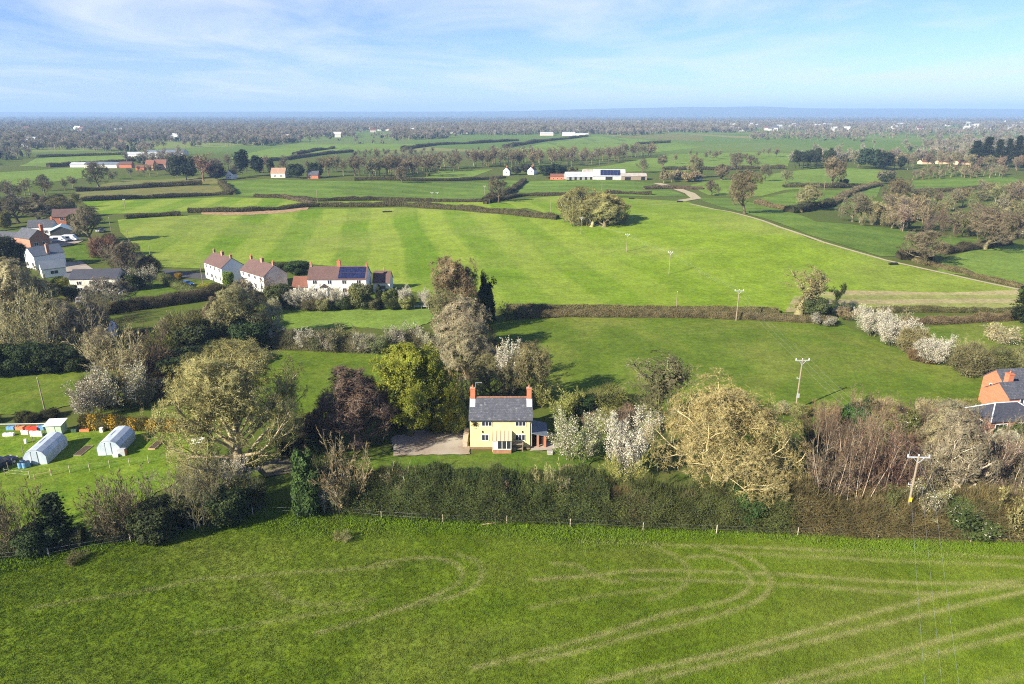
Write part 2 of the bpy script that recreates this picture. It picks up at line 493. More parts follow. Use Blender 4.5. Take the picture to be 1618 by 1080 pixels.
g_olive = grass('olive_crop', (0.075, 0.095, 0.03), (0.09, 0.11, 0.035), bump=0.3, patch=0.01)
g_stub = grass('stubble', (0.20, 0.21, 0.055), (0.27, 0.23, 0.11), stripe=(RAD(92), 9.0, 0.55, ((0.17, 0.22, 0.04), (0.32, 0.26, 0.15))), bump=0.4, patch=0.05)
g_lawn = grass('lawn_grass', (0.060, 0.115, 0.010), (0.090, 0.145, 0.013), rough=((0.10, 0.115, 0.025), .5), bump=0.6, patch=0.15)
k = NT('gravel'); gn = k.noise(3.0, 6, 0.75); gn2 = k.noise(0.25, 4)
m_gravel = k.finish(k.mix(k.ramp(gn2, 0.35, 0.65), k.mix(k.ramp(gn, 0.3, 0.7), (0.20, 0.155, 0.115), (0.33, 0.27, 0.21)), (0.34, 0.31, 0.26)), 0.95, gn, 0.5, 0.05, 0.1)
k = NT('bare_track'); gn = k.noise(1.2, 5, 0.7)
m_track = k.finish(k.mix(k.ramp(gn, 0.3, 0.7), (0.26, 0.22, 0.13), (0.42, 0.37, 0.25)), 0.95, gn, 0.4, 0.05, 0.1)
k = NT('bare_earth'); gn = k.noise(0.6, 5, 0.7)
m_earth = k.finish(k.mix(k.ramp(gn, 0.3, 0.7), (0.20, 0.12, 0.055), (0.42, 0.30, 0.18)), 0.95, gn, 0.6, 0.3, 0.05)
k = NT('worn_patch'); gn = k.noise(1.1, 5, 0.7)
m_earth2 = k.finish(k.mix(k.ramp(gn, 0.35, 0.65), (0.085, 0.10, 0.03), (0.22, 0.18, 0.135)), 0.95, gn, 0.5, 0.1, 0.05)
k = NT('tarmac'); gn = k.noise(4, 5, 0.7)
m_tar = k.finish(k.mix(k.ramp(gn, 0.3, 0.7), (0.045, 0.045, 0.047), (0.085, 0.083, 0.08)), 0.9, gn, 0.2, 0.02, 0.2)

FIELDS = [
    ('big striped bright green field across the middle', g_big, 0.0,
     [(186, 347), (280, 340), (420, 336), (500, 329), (640, 327), (720, 332), (800, 339), (880, 347), (905, 330), (985, 312), (1085, 318), (1165, 337), (1280, 377), (1400, 412),
      (1500, 434), (1606, 457), (1500, 462), (1330, 458), (1255, 468), (1240, 493), (1000, 492), (830, 489), (760, 487), (690, 470), (620, 452), (580, 425), (440, 413), (320, 424), (250, 421), (215, 390), (190, 366)]),
    ('pale stubble strip below the farm track', g_stub, 0.0, [(1255, 468), (1330, 458), (1500, 462), (1606, 457), (1640, 490), (1500, 492), (1340, 492), (1240, 493)]),
    ('meadow behind the cottage with the crossarm pole', g_mid, 0.0, [(772, 506), (900, 501), (1100, 503), (1330, 512), (1400, 545), (1480, 573), (1600, 600), (1570, 636), (1400, 645), (1250, 648), (1000, 648), (900, 655), (868, 622), (800, 575)]),
    ('left garden paddock with the tunnels', g_pad, 0.0, [(-150, 700), (0, 672), (110, 676), (280, 680), (325, 690), (335, 715), (305, 745), (210, 800), (150, 842), (60, 845), (-180, 860)]),
    ('small field left of the blossoming scrub', g_mid, 0.0, [(-160, 592), (0, 584), (142, 577), (150, 600), (112, 640), (60, 652), (-180, 660)]),
    ('sloping meadow left of the yellow-green tree', g_mid, 0.0, [(235, 640), (300, 590), (420, 556), (600, 552), (740, 555), (735, 615), (600, 660), (430, 650), (300, 670)]),
    ('narrow field below the white houses', g_mids, 0.0, [(440, 489), (560, 486), (678, 488), (690, 505), (640, 522), (560, 516), (460, 522), (425, 510)]),
    ('rough grass by the fallen branches', g_mid, 0.0, [(1455, 518), (1540, 510), (1640, 505), (1640, 552), (1540, 556), (1490, 548)]),
    ('bright grass strip beyond the low hedge', g_big, 0.0, [(130, 318), (250, 314), (352, 311), (440, 313), (492, 322), (420, 330), (270, 335), (160, 338)]),
    ('dark green field under the woodland belt', g_dark, 0.0, [(350, 288), (420, 282), (560, 286), (700, 288), (800, 284), (826, 286), (800, 308), (772, 317), (600, 315), (500, 317), (430, 311), (365, 308)]),
    ('thin light strip below the dark green field', g_big, 0.0, [(500, 319), (600, 317), (770, 319), (840, 327), (800, 333), (720, 326), (640, 321), (520, 323)]),
    ('field in front of the farm barns', g_dark, 0.0, [(832, 286), (960, 283), (1040, 290), (1085, 309), (1000, 310), (880, 307), (815, 306)]),
    ('small field left of the copse', g_big, 0.0, [(790, 319), (880, 309), (980, 311), (900, 328), (880, 342), (850, 333)]),
    ('straw coloured pasture left', g_tan, 0.0, [(120, 302), (300, 293), (345, 293), (358, 307), (150, 315), (110, 314)]),
    ('upper straw coloured pasture', g_tan, 0.0, [(160, 291), (200, 284), (310, 280), (345, 283), (345, 290), (250, 294), (150, 299)]),
    ('green field before the far wood', g_mids, 0.0, [(668, 281), (690, 270), (780, 267), (760, 274), (740, 281)]),
    ('left far green field', g_mids, 0.0, [(-60, 285), (0, 272), (100, 265), (170, 262), (170, 275), (100, 285), (0, 296)]),
    ('left far green field by the sheds', g_mids, 0.0, [(30, 262), (60, 248), (160, 240), (210, 240), (230, 252), (160, 258), (80, 264)]),
    ('far field with curved hedge', g_mids, 0.0, [(360, 250), (400, 240), (470, 226), (560, 228), (520, 242), (450, 252), (390, 256)]),
    ('olive field on the far slope', g_olive, 0.0, [(600, 246), (680, 238), (760, 240), (780, 246), (720, 250), (620, 252)]),
    ('pale green far field', g_mids, 0.0, [(540, 232), (580, 226), (690, 228), (640, 236), (560, 240)]),
    ('far field behind the belt', g_mids, 0.0, [(800, 242), (850, 228), (940, 215), (1050, 222), (1110, 232), (1040, 240), (960, 238), (880, 240)]),
    ('straw coloured hillside far off', g_tan, 0.0, [(960, 216), (1060, 211), (1110, 214), (1112, 223), (1060, 221), (1000, 218)]),
    ('field right of the belt', g_mids, 0.0, [(910, 268), (980, 258), (1060, 243), (1180, 240), (1250, 242), (1245, 262), (1140, 268), (1060, 270), (980, 272)]),
    ('park grass with oaks', g_mids, 0.0, [(1090, 292), (1160, 280), (1250, 270), (1330, 264), (1395, 268), (1392, 290), (1310, 296), (1240, 300), (1200, 310), (1120, 308)]),
    ('green field above the farm track', g_dark, 0.0, [(1100, 312), (1160, 313), (1235, 330), (1290, 350), (1420, 362), (1545, 378), (1545, 392), (1430, 405), (1390, 404), (1280, 371), (1190, 340)]),
    ('field with hedge between the oaks', g_dark, 0.0, [(1200, 313), (1250, 302), (1320, 300), (1392, 294), (1385, 312), (1320, 330), (1250, 334), (1225, 322)]),
    ('lower right field with the round oak shadow', g_mids, 0.0, [(1490, 410), (1560, 388), (1640, 384), (1640, 452), (1560, 440), (1480, 428)]),
    ('field beyond the right hand thicket', g_dark, 0.0, [(1440, 285), (1520, 281), (1600, 280), (1640, 290), (1560, 300), (1460, 303), (1440, 300)]),
    ('cottage front lawn', g_lawn, 0.02, [(560, 722), (745, 718), (760, 716), (838, 712), (900, 712), (940, 725), (920, 748), (760, 752), (560, 752)]),
    ('village lawn by the slate roofs', g_lawn, 0.02, [(86, 396), (140, 382), (160, 398), (165, 410), (135, 418), (112, 410), (88, 414)]),
    ('lawn by the clipped hedge', g_lawn, 0.02, [(180, 478), (225, 455), (248, 447), (290, 462), (290, 470), (215, 484)]),
]
for lab, mt, lift, pts in FIELDS:
    sheet('field' if 'lawn' not in lab else 'lawn', pts, mt, lift, label=lab, wob=.5 if G(*pts[0])[1] < 330 and len(pts) < 20 and 'stubble' not in lab else 0)
sheet('driveway', [(618, 690), (660, 680), (738, 676), (741, 690), (742, 717), (700, 718), (622, 719)], m_gravel, 0.03, label='gravel parking yard beside the yellow cottage', wob=.35)
sheet('path', [(838, 712.5), (838, 706), (890, 693), (905, 699), (870, 711)], m_gravel, 0.04, label='gravel path right of the cottage', wob=.25)
sheet('path', [(405, 740), (440, 722), (478, 728), (470, 745), (420, 752)], m_earth2, 0.03, label='pale bare patch in the tree shade', wob=.5)
ribbon('farm_track', [(1090, 322), (1165, 337), (1230, 358), (1300, 382), (1400, 411), (1500, 433), (1610, 457)], 1.7, m_track, 0.06, 'straw coloured farm track along the big field')
ribbon('farm_track', [(1038, 289), (1062, 295), (1090, 305), (1100, 313), (1075, 317)], 6.5, m_track, 0.10, 'pale stone track leading to the barns')
sheet('earth_bank', [(318, 335), (380, 334), (440, 332), (488, 327), (486, 331), (440, 337), (370, 340), (322, 339)], m_earth, 0.06, label='reddish bare earth along the hedge', wob=1.2)
sheet('lane', [(245, 431), (262, 425), (330, 433), (330, 441), (300, 440), (255, 440)], m_tar, 0.03, label='lane by the white houses')
sheet('courtyard', [(92, 416), (128, 412), (148, 425), (120, 434), (100, 430)], m_gravel, 0.05, label='village drive')
sheet('courtyard', [(75, 384), (110, 376), (135, 378), (125, 383), (88, 392)], m_gravel, 0.05, label='parking area by the garage')
# ------------------------------------------------------------------ plant shapes
def unit(a): return a / np.maximum(np.linalg.norm(a, axis=-1, keepdims=True), 1e-9)
def grow(rng, P0, D, L, R, nseg, wig, trop, taper):
    B = len(P0); pts = np.zeros((B, nseg + 1, 3)); dirs = np.zeros((B, nseg + 1, 3)); rad = np.zeros((B, nseg + 1))
    p = P0.copy(); d = unit(D); pts[:, 0] = p; dirs[:, 0] = d
    for i in range(nseg):
        d = unit(d + rng.normal(0, wig, (B, 3)) + np.array([0, 0, trop]))
        p = p + d * (L / nseg)[:, None]
        pts[:, i + 1] = p; dirs[:, i + 1] = d
    rad[:] = R[:, None] * (1 - (1 - taper) * np.linspace(0, 1, nseg + 1)[None])
    return pts, dirs, rad
def spawn(rng, br, L, c, t0, t1, ang, angv, lr, rr, taperlen=0.45):
    pts, dirs, rad = br; B, n = pts.shape[0], pts.shape[1] - 1
    t = np.clip(t0 + (t1 - t0) * ((np.arange(c)[None] + rng.uniform(0.0, 1.0, (B, c))) / c), 0, 1)
    f = t * n; i0 = np.minimum(f.astype(int), n - 1); w = (f - i0)[..., None]; bi = np.arange(B)[:, None]
    p = pts[bi, i0] * (1 - w) + pts[bi, i0 + 1] * w
    d = unit(dirs[bi, i0] * (1 - w) + dirs[bi, i0 + 1] * w)
    r = rad[bi, i0] * (1 - w[..., 0]) + rad[bi, i0 + 1] * w[..., 0]
    az = rng.uniform(0, 6.283, (B, 1)) + np.arange(c)[None] * 2.399 + rng.normal(0, .3, (B, c))
    ref = np.where(np.abs(d[..., 2:3]) > 0.9, np.array([1., 0, 0]), np.array([0, 0, 1.]))
    a = unit(np.cross(d, ref)); b = np.cross(d, a)
    th = ang + rng.normal(0, angv, (B, c))
    nd = d * np.cos(th)[..., None] + (a * np.cos(az)[..., None] + b * np.sin(az)[..., None]) * np.sin(th)[..., None]
    ln = L[:, None] * lr * (1 - taperlen * t) * rng.uniform(.7, 1.25, (B, c))
    return p.reshape(-1, 3), nd.reshape(-1, 3), ln.reshape(-1), (r * rr).reshape(-1)
class Geo:
    def __init__(s): s.V = []; s.Q = []; s.T = []; s.qm = []; s.tm = []; s.n = 0
    def tube(s, br, m, mat=0):
        pts, dirs, rad = br; B, n1 = pts.shape[:2]
        ref = np.where(np.abs(dirs[..., 2:3]) > 0.9, np.array([1., 0, 0]), np.array([0, 0, 1.]))
        a = unit(np.cross(dirs, ref)); b = np.cross(dirs, a)
        th = np.arange(m) * 2 * math.pi / m
        v = pts[:, :, None] + rad[:, :, None, None] * (a[:, :, None] * np.cos(th)[:, None] + b[:, :, None] * np.sin(th)[:, None])
        base = s.n + (np.arange(B)[:, None, None] * n1 + np.arange(n1 - 1)[None, :, None]) * m
        j = np.arange(m)[None, None]; k = (np.arange(m) + 1)[None, None] % m
        q = np.stack([base + j, base + k, base + m + k, base + m + j], -1).reshape(-1, 4)
        s.V.append(v.reshape(-1, 3)); s.Q.append(q); s.qm.append(np.full(len(q), mat)); s.n += B * n1 * m
    def twigs(s, rng, P, D, l, w, mat=0):
        N = len(P); d = unit(D); a = unit(np.cross(d, rng.normal(0, 1, (N, 3))))
        v = np.stack([P - a * w[:, None], P + a * w[:, None], P + d * l[:, None]], 1)
        s.tri(v, mat)
    def leaves(s, rng, P, size, mat=0, nrm=None, asp=0.62):
        N = len(P); n = rng.normal(0, 1, (N, 3))
        if nrm is not None: n = unit(n) * 0.75 + nrm
        n = unit(n); a = unit(np.cross(n, rng.normal(0, 1, (N, 3)))); b = np.cross(n, a)
        z = (size * rng.uniform(.55, 1.35, N))[:, None]
        v = np.stack([P - a * z * asp, P + a * z * asp, P + b * z], 1)
        s.tri(v, mat)
    def tri(s, v, mat):
        N = len(v)
        s.V.append(v.reshape(-1, 3)); s.T.append(s.n + np.arange(N * 3).reshape(N, 3)); s.tm.append(np.full(N, mat)); s.n += N * 3
    def mesh(s, name, mats, smooth_=False):
        V = np.concatenate(s.V); Q = np.concatenate(s.Q) if s.Q else None; T = np.concatenate(s.T) if s.T else None
        mi = np.concatenate(s.qm + s.tm)
        return mesh_np(name, V, Q, T, mats, mi, smooth_)
def along(rng, br, k, jit=0.0):
    """k random points and directions along each branch"""
    pts, dirs, rad = br; B, n = pts.shape[0], pts.shape[1] - 1
    f = rng.uniform(0.15, 1, (B, k)) * n; i0 = np.minimum(f.astype(int), n - 1); w = (f - i0)[..., None]; bi = np.arange(B)[:, None]
    p = pts[bi, i0] * (1 - w) + pts[bi, i0 + 1] * w; d = dirs[bi, i0]
    return (p + rng.normal(0, jit, p.shape)).reshape(-1, 3) if jit else p.reshape(-1, 3), d.reshape(-1, 3)

VAR = {}
def dome(gs, q=0.84, zc=0.45, hard=1.16, start=0.62, ph=0.0, tidy=1.0):
    """draw the longest branches back to a rounded crown"""
    V = np.concatenate(gs[-1].V); r = np.sqrt(V[:, 0] ** 2 + V[:, 1] ** 2)
    R_ = np.quantile(r, q); zt = np.quantile(V[:, 2], .97); c = np.array([0, 0, zt * zc]); rad = np.array([R_, R_, zt * (1 - zc)])
    for g in gs:
        for i, v in enumerate(g.V):
            d = (v - c) / rad; d[:, 2] = np.where(d[:, 2] < 0, d[:, 2] * (1 - zc) / zc * .9, d[:, 2])
            rho = np.linalg.norm(d, axis=1); x = np.maximum(rho - start, 0); u = d / np.maximum(rho, 1e-6)[:, None]
            lump = 1 + tidy * (.13 * np.sin(3.1 * u[:, 0] + 1.7 * u[:, 2] + ph) + .11 * np.sin(4.3 * u[:, 1] - 2.9 * u[:, 2] + 2 * ph) + .08 * np.sin(7.3 * u[:, 0] + 6.1 * u[:, 1] + 5 * u[:, 2] + ph))
            hd = hard * lump
            new = np.where(rho > start, start + (hd - start) * (1 - np.exp(-x / (hd - start))), rho)
            f = new / np.maximum(rho, 1e-6); keep = (1 - smooth(.06, .30, np.sqrt(v[:, 0] ** 2 + v[:, 1] ** 2) / R_)) * (1 - smooth(.10, .30, v[:, 2] / zt))
            f = f * (1 - keep) + keep
            g.V[i] = c + (v - c) * f[:, None]
def register(key, trunk, crown, H_, R_): VAR[key] = (trunk, crown, H_, R_)
def measure(g, zmin=0):
    V = np.concatenate(g.V); r = np.sqrt(V[:, 0] ** 2 + V[:, 1] ** 2)
    return float(np.percentile(V[:, 2], 99.7)), float(np.percentile(r, 96))

def tree(key, seed, H_=12.0, trunk=0.32, n1=9, a1=1.05, spread=0.55, n=(7, 6, 5), lr=(0.55, 0.5, 0.55), wig=0.12, trop=0.05, r0=0.035, twig=9, tl=0.55, tw=0.022,
         leaf=0, lsize=0.12, leafmat=None, lean=0.05, ang=0.75, fine=True, thick=0.6, ivy=0, droop=0.0, tidy=1.0):
    rng = np.random.default_rng(seed)
    gt, gc = Geo(), Geo()
    D0 = np.array([[rng.normal(0, lean), rng.normal(0, lean), 1.0]])
    L0 = np.array([H_ * (trunk + 0.32)])
    b0 = grow(rng, np.zeros((1, 3)), D0, L0, np.array([H_ * r0]), 7, wig * 0.5, 0.0, 0.35)
    b0[2][:, 0] *= 1.35
    gt.tube(b0, 9)
    t0 = trunk / (trunk + 0.32)
    p, d, l, r = spawn(rng, b0, np.array([H_ * spread]), n1, t0 * 0.8, 1.0, a1, 0.12, 1.0, thick, 0.25)
    k = np.linspace(1, 0, n1)[:, None]                     # lower limbs reach out, upper limbs reach up
    d = unit(d * (0.45 + 0.75 * k) + np.array([0, 0, 1.0]) * (1.25 - 1.15 * k))
    b1 = grow(rng, p, d, l, r, 7, wig, trop, 0.3); gt.tube(b1, 6)
    p, d, l2, r = spawn(rng, b1, l, n[0], 0.2, 1.0, ang, 0.2, lr[0], 0.62)
    b2 = grow(rng, p, d, l2, r, 5, wig * 1.3, trop * .7 - droop, 0.3); gt.tube(b2, 4)
    p, d, l3, r = spawn(rng, b2, l2, n[1], 0.15, 1.0, ang, 0.25, lr[1], 0.6)
    b3 = grow(rng, p, d, l3, np.maximum(r, 0.016), 3, wig * 1.5, trop * .7 - droop, 0.4); gc.tube(b3, 3)
    p, d, l4, r = spawn(rng, b3, l3, n[2], 0.15, 1.0, ang, 0.3, lr[2], 0.6)
    if fine:
        b4 = grow(rng, p, d, l4, np.maximum(r, 0.012), 2, wig * 1.6, trop * .5 - droop, 0.5); gc.tube(b4, 3)
        last = b4; ll = l4
    else:
        last = b3; ll = l3
        gc.twigs(rng, p, d, l4, np.full(len(p), tw * 1.3))
    if twig:
        P, D = along(rng, last, twig)
        gc.twigs(rng, P, unit(D) + rng.normal(0, .55, D.shape) + np.array([0, 0, .15 - droop]), tl * rng.uniform(.5, 1.3, len(P)), np.full(len(P), tw))
    if leaf:
        P, D = along(rng, last, leaf, 0.18)
        gc.leaves(rng, P, lsize, 1)
    if ivy:
        P, D = along(rng, b0, ivy, 0.30); gc.leaves(rng, P, 0.2, 2)
        sel = (b1[0][:, :5], b1[1][:, :5], b1[2][:, :5]); P, D = along(rng, sel, ivy // 6, 0.28); gc.leaves(rng, P, 0.2, 2)
    dome([gt, gc], ph=seed * 1.3, tidy=tidy)
    Hm, Rm = measure(gc)
    register(key, gt.mesh(key + '_trunk', [M_BARK], True), gc.mesh(key + '_crown', [M_TWIG, leafmat or M_LEAF, M_LEAF]), Hm, Rm)

def thicket(key, seed, H_=6.0, stems=14, base=0.8, flare=0.45, n=(9, 5), lr=(0.38, 0.5), a=0.42, r0=0.011, twig=6, tl=0.4, tw=0.02, leaf=0, lsize=0.1, leafmat=None, wig=0.07, core=0):
    rng = np.random.default_rng(seed); gt, gc = Geo(), Geo()
    th = rng.uniform(0, 6.283, stems); rr = base * np.sqrt(rng.uniform(0, 1, stems))
    P = np.stack([rr * np.cos(th), rr * np.sin(th), np.zeros(stems)], -1)
    D = np.stack([np.cos(th) * flare * rng.uniform(.2, 1.3, stems), np.sin(th) * flare * rng.uniform(.2, 1.3, stems), np.ones(stems)], -1)
    L = H_ * rng.uniform(.65, 1.08, stems)
    b0 = grow(rng, P, D, L, np.full(stems, H_ * r0), 6, wig, 0.03, 0.25); gt.tube(b0, 5)
    p, d, l, r = spawn(rng, b0, L, n[0], 0.18, 1.0, a, .15, lr[0], .6); b1 = grow(rng, p, d, l, np.maximum(r, .014), 4, wig * 1.4, .06, .3); gc.tube(b1, 3)
    p, d, l2, r = spawn(rng, b1, l, n[1], 0.1, 1.0, a * 1.15, .2, lr[1], .6); b2 = grow(rng, p, d, l2, np.maximum(r, .01), 2, wig * 1.5, .05, .4); gc.tube(b2, 3)
    if twig:
        P, D = along(rng, b2, twig); gc.twigs(rng, P, unit(D) + rng.normal(0, .4, D.shape), tl * rng.uniform(.5, 1.3, len(P)), np.full(len(P), tw))
    if leaf:
        P, D = along(rng, b2, leaf, 0.14); gc.leaves(rng, P, lsize, 1)
    Hm, Rm = measure(gc)
    register(key, gt.mesh(key + '_trunk', [M_BARK], True), gc.mesh(key + '_crown', [M_TWIG, leafmat or M_LEAF]), Hm, Rm)

def blobs_cloud(rng, bc, brr, n, up=0.25):
    """points on the skins of overlapping blobs, without those buried in a neighbour"""
    A = brr.prod(1) ** (2 / 3.); ix = rng.choice(len(bc), n, p=A / A.sum())
    d = unit(rng.normal(0, 1, (n, 3)) + np.array([0, 0, up]))
    P = bc[ix] + d * brr[ix] * rng.uniform(.72, 1.08, (n, 1))
    keep = np.ones(n, bool)
    for c, r in zip(bc, brr): keep &= (((P - c) / r) ** 2).sum(1) > 0.45
    keep &= P[:, 2] > 0.02
    return P[keep], d[keep]
def ball(c, r, rng, seg=8, ring=5):
    th = np.arange(seg) * 2 * math.pi / seg; ph = np.linspace(0.001, math.pi - .001, ring + 1)
    v = np.stack([np.outer(np.sin(ph), np.cos(th)), np.outer(np.sin(ph), np.sin(th)), np.outer(np.cos(ph), np.ones(seg))], -1)
    v = v * rng.uniform(.85, 1.1, (ring + 1, seg, 1)) * r + c
    v[..., 2] = np.maximum(v[..., 2], 0.0)
    i = np.arange(ring)[:, None] * seg; j = np.arange(seg)[None]; k_ = (j + 1) % seg
    q = np.stack([i + j, i + seg + j, i + seg + k_, i + k_], -1).reshape(-1, 4)
    return v.reshape(-1, 3), q
def bush(key, seed, H_=3.0, R_=2.0, nb=14, nleaf=9000, lsize=0.12, leafmat=None, twig=1500, tl=0.45, tw=0.016, mixleaf=0.0, mixmat=None, core=0.62, cone=0.0, stem=5):
    rng = np.random.default_rng(seed); gt, gc = Geo(), Geo()
    nb = int(nb * 1.5); zc = rng.uniform(.2, .86, nb) * H_; th = rng.uniform(0, 6.283, nb)
    prof = (1 - cone * (zc / H_)) * np.sqrt(np.clip(1 - ((zc / H_ - .38) / .66) ** 2, .08, 1))
    rr = R_ * 0.72 * np.sqrt(rng.uniform(0, 1, nb)) * prof
    bc = np.stack([rr * np.cos(th), rr * np.sin(th), zc], -1)
    rb = rng.uniform(.16, .42, nb) ; br = np.stack([R_ * rb] * 2 + [H_ * rb * rng.uniform(.45, .75, nb)], -1) * (1 - .5 * cone * (zc / H_))[:, None]
    bc[0] = (0, 0, H_ * .35); br[0] = (R_ * .6, R_ * .6, H_ * .36)
    P, d = blobs_cloud(rng, bc, br, nleaf)
    m = rng.random(len(P)) < mixleaf
    gc.leaves(rng, P[~m], lsize, 0, d[~m]); 
    if m.any(): gc.leaves(rng, P[m], lsize * 1.05, 1, d[m])
    if twig:
        P, d = blobs_cloud(rng, bc, br * .93, twig, .6)
        gc.twigs(rng, P, d + rng.normal(0, .45, d.shape) + np.array([0, 0, .25]), tl * rng.uniform(.4, 1.3, len(P)), np.full(len(P), tw), 2)
    if core:
        for c, r in zip(bc, br):
            v, q = ball(c, r * core, rng); gc.V.append(v); gc.Q.append(q + gc.n); gc.qm.append(np.full(len(q), 0)); gc.n += len(v)
    D = np.stack([rng.normal(0, .45, stem), rng.normal(0, .45, stem), np.ones(stem)], -1)
    gt.tube(grow(rng, rng.normal(0, R_ * .08, (stem, 3)) * np.array([1, 1, 0]), D, np.full(stem, H_ * .6), np.full(stem, H_ * .016), 4, .15, .02, .35), 5)
    Hm, Rm = measure(gc)
    register(key, gt.mesh(key + '_trunk', [M_BARK], True), gc.mesh(key + '_crown', [leafmat or M_LEAF, mixmat or M_PETAL, M_TWIG]), Hm, Rm)
def conifer(key, seed, H_=16.0, R_=3.2, whorl=22, per=9, leaf=26, lsize=0.34, bare=0.18, top=0.12):
    rng = np.random.default_rng(seed); gt, gc = Geo(), Geo()
    b0 = grow(rng, np.zeros((1, 3)), np.array([[0, 0, 1.]]), np.array([H_]), np.array([H_ * .018]), 8, .01, 0, .15); gt.tube(b0, 7)
    z = np.repeat(np.linspace(bare, .98, whorl), per) * H_; th = rng.uniform(0, 6.283, len(z))
    L = R_ * (1 - (z / H_ - bare) / (1 - bare) * (1 - top)) ** .8 * rng.uniform(.6, 1.15, len(z))
    P = np.stack([0 * z, 0 * z, z], -1); D = np.stack([np.cos(th), np.sin(th), rng.normal(.05, .2, len(z))], -1)
    b1 = grow(rng, P, D, L, np.full(len(z), .05), 4, .1, -.04, .3); gc.tube(b1, 3, 1)
    Q, d = along(rng, b1, leaf, 0.3); gc.leaves(rng, Q, lsize, 0)
    Hm, Rm = measure(gc)
    register(key, gt.mesh(key + '_trunk', [M_BARK], True), gc.mesh(key + '_crown', [M_LEAF, M_TWIG]), Hm, Rm)

# near and middle distance kinds
tree('oak', 11, 15, trunk=.10, n1=22, a1=1.45, spread=.66, n=(9, 7, 6), lr=(.55, .55, .55), wig=.24, trop=.015, r0=.026, twig=9, tl=.42, tw=.017, ang=.95, thick=.42, tidy=.5)
tree('budding', 12, 17, trunk=.06, n1=24, a1=1.3, spread=.62, n=(9, 7, 5), lr=(.5, .5, .55), wig=.12, trop=.04, r0=.03, twig=9, tl=.5, tw=.018, leaf=2, lsize=.13, ang=.7, thick=.45, tidy=.3)
tree('leafing', 13, 13, trunk=.05, n1=18, a1=1.0, spread=.6, n=(8, 6, 5), wig=.12, trop=.05, r0=.03, twig=4, leaf=8, lsize=.17, ang=.7)
for i, s in enumerate((21, 22, 23, 24)):
    tree('bare%d' % i, s, 13, trunk=(.10, .16, .05, .15)[i], n1=(14, 14, 17, 12)[i], a1=(1.05, 1.2, .9, 1.25)[i], spread=(.52, .58, .48, .58)[i], n=(8, 6, 5), wig=(.11, .16, .09, .2)[i], trop=.05, r0=.03, twig=8, tl=.55, tw=.024)
tree('ivied', 31, 13, trunk=.4, n1=7, a1=.9, spread=.45, n=(6, 5, 4), wig=.16, twig=6, ivy=900, r0=.03, fine=False)
tree('ivyfull', 32, 13, trunk=.62, n1=7, a1=.8, spread=.26, n=(5, 4, 3), wig=.2, twig=0, leaf=9, lsize=.24, ivy=2200, r0=.03, fine=False)
thicket('birch', 41, 7.5, 13, .9, .34, (9, 5), (.36, .5), .4, .008, 7, .45, .018)
thicket('birch1', 42, 7.5, 11, 1.1, .42, (9, 5), (.36, .5), .45, .008, 7, .45, .018)
thicket('coppice', 43, 5, 20, .7, .65, (8, 5), (.36, .5), .4, .009, 6, .35, .018)
thicket('scrub0', 44, 3.2, 16, 1.0, .8, (8, 5), (.42, .5), .6, .010, 6, .3, .018)
thicket('scrub1', 45, 3.0, 14, 1.2, .95, (8, 5), (.45, .55), .7, .010, 6, .3, .018, leaf=3, lsize=.12)
thicket('blossom2', 46, 4.0, 12, .7, .6, (8, 5), (.42, .5), .55, .010, 2, .3, .016, leaf=12, lsize=.09, leafmat=M_PETAL)
thicket('blossom0', 51, 4.5, 18, .9, .62, (11, 7), (.42, .5), .6, .009, 3, .3, .015, leaf=15, lsize=.085, leafmat=M_PETAL)
thicket('blossom1', 52, 4.2, 18, 1.0, .75, (11, 7), (.42, .5), .65, .009, 5, .32, .018, leaf=5, lsize=.085, leafmat=M_PETAL)
bush('holly0', 53, 3.2, 2.0, 16, 10000, .14, twig=700, core=.66)
bush('holly1', 54, 3.8, 1.7, 18, 10000, .14, twig=500, core=.66, cone=.55)
bush('bramble0', 55, 1.8, 2.0, 16, 7000, .13, twig=3600, tl=.6, core=.55)
bush('bramble1', 56, 2.4, 2.2, 18, 7000, .12, twig=7000, tl=.75, core=.52)
bush('gorse', 57, 1.7, 1.3, 14, 7000, .10, mixleaf=.38, mixmat=M_YELLOWFL, twig=400, core=.6)
bush('ivybush', 58, 3.4, 2.3, 20, 13000, .13, mixleaf=.05, twig=2500, tl=.6, core=.55)
conifer('conifer', 61, 16, 3.3)
conifer('cypress', 62, 9, 1.5, 24, 8, 16, .26, .03, .05)
conifer('pine', 63, 15, 3.0, 9, 8, 60, .4, .5, .55)

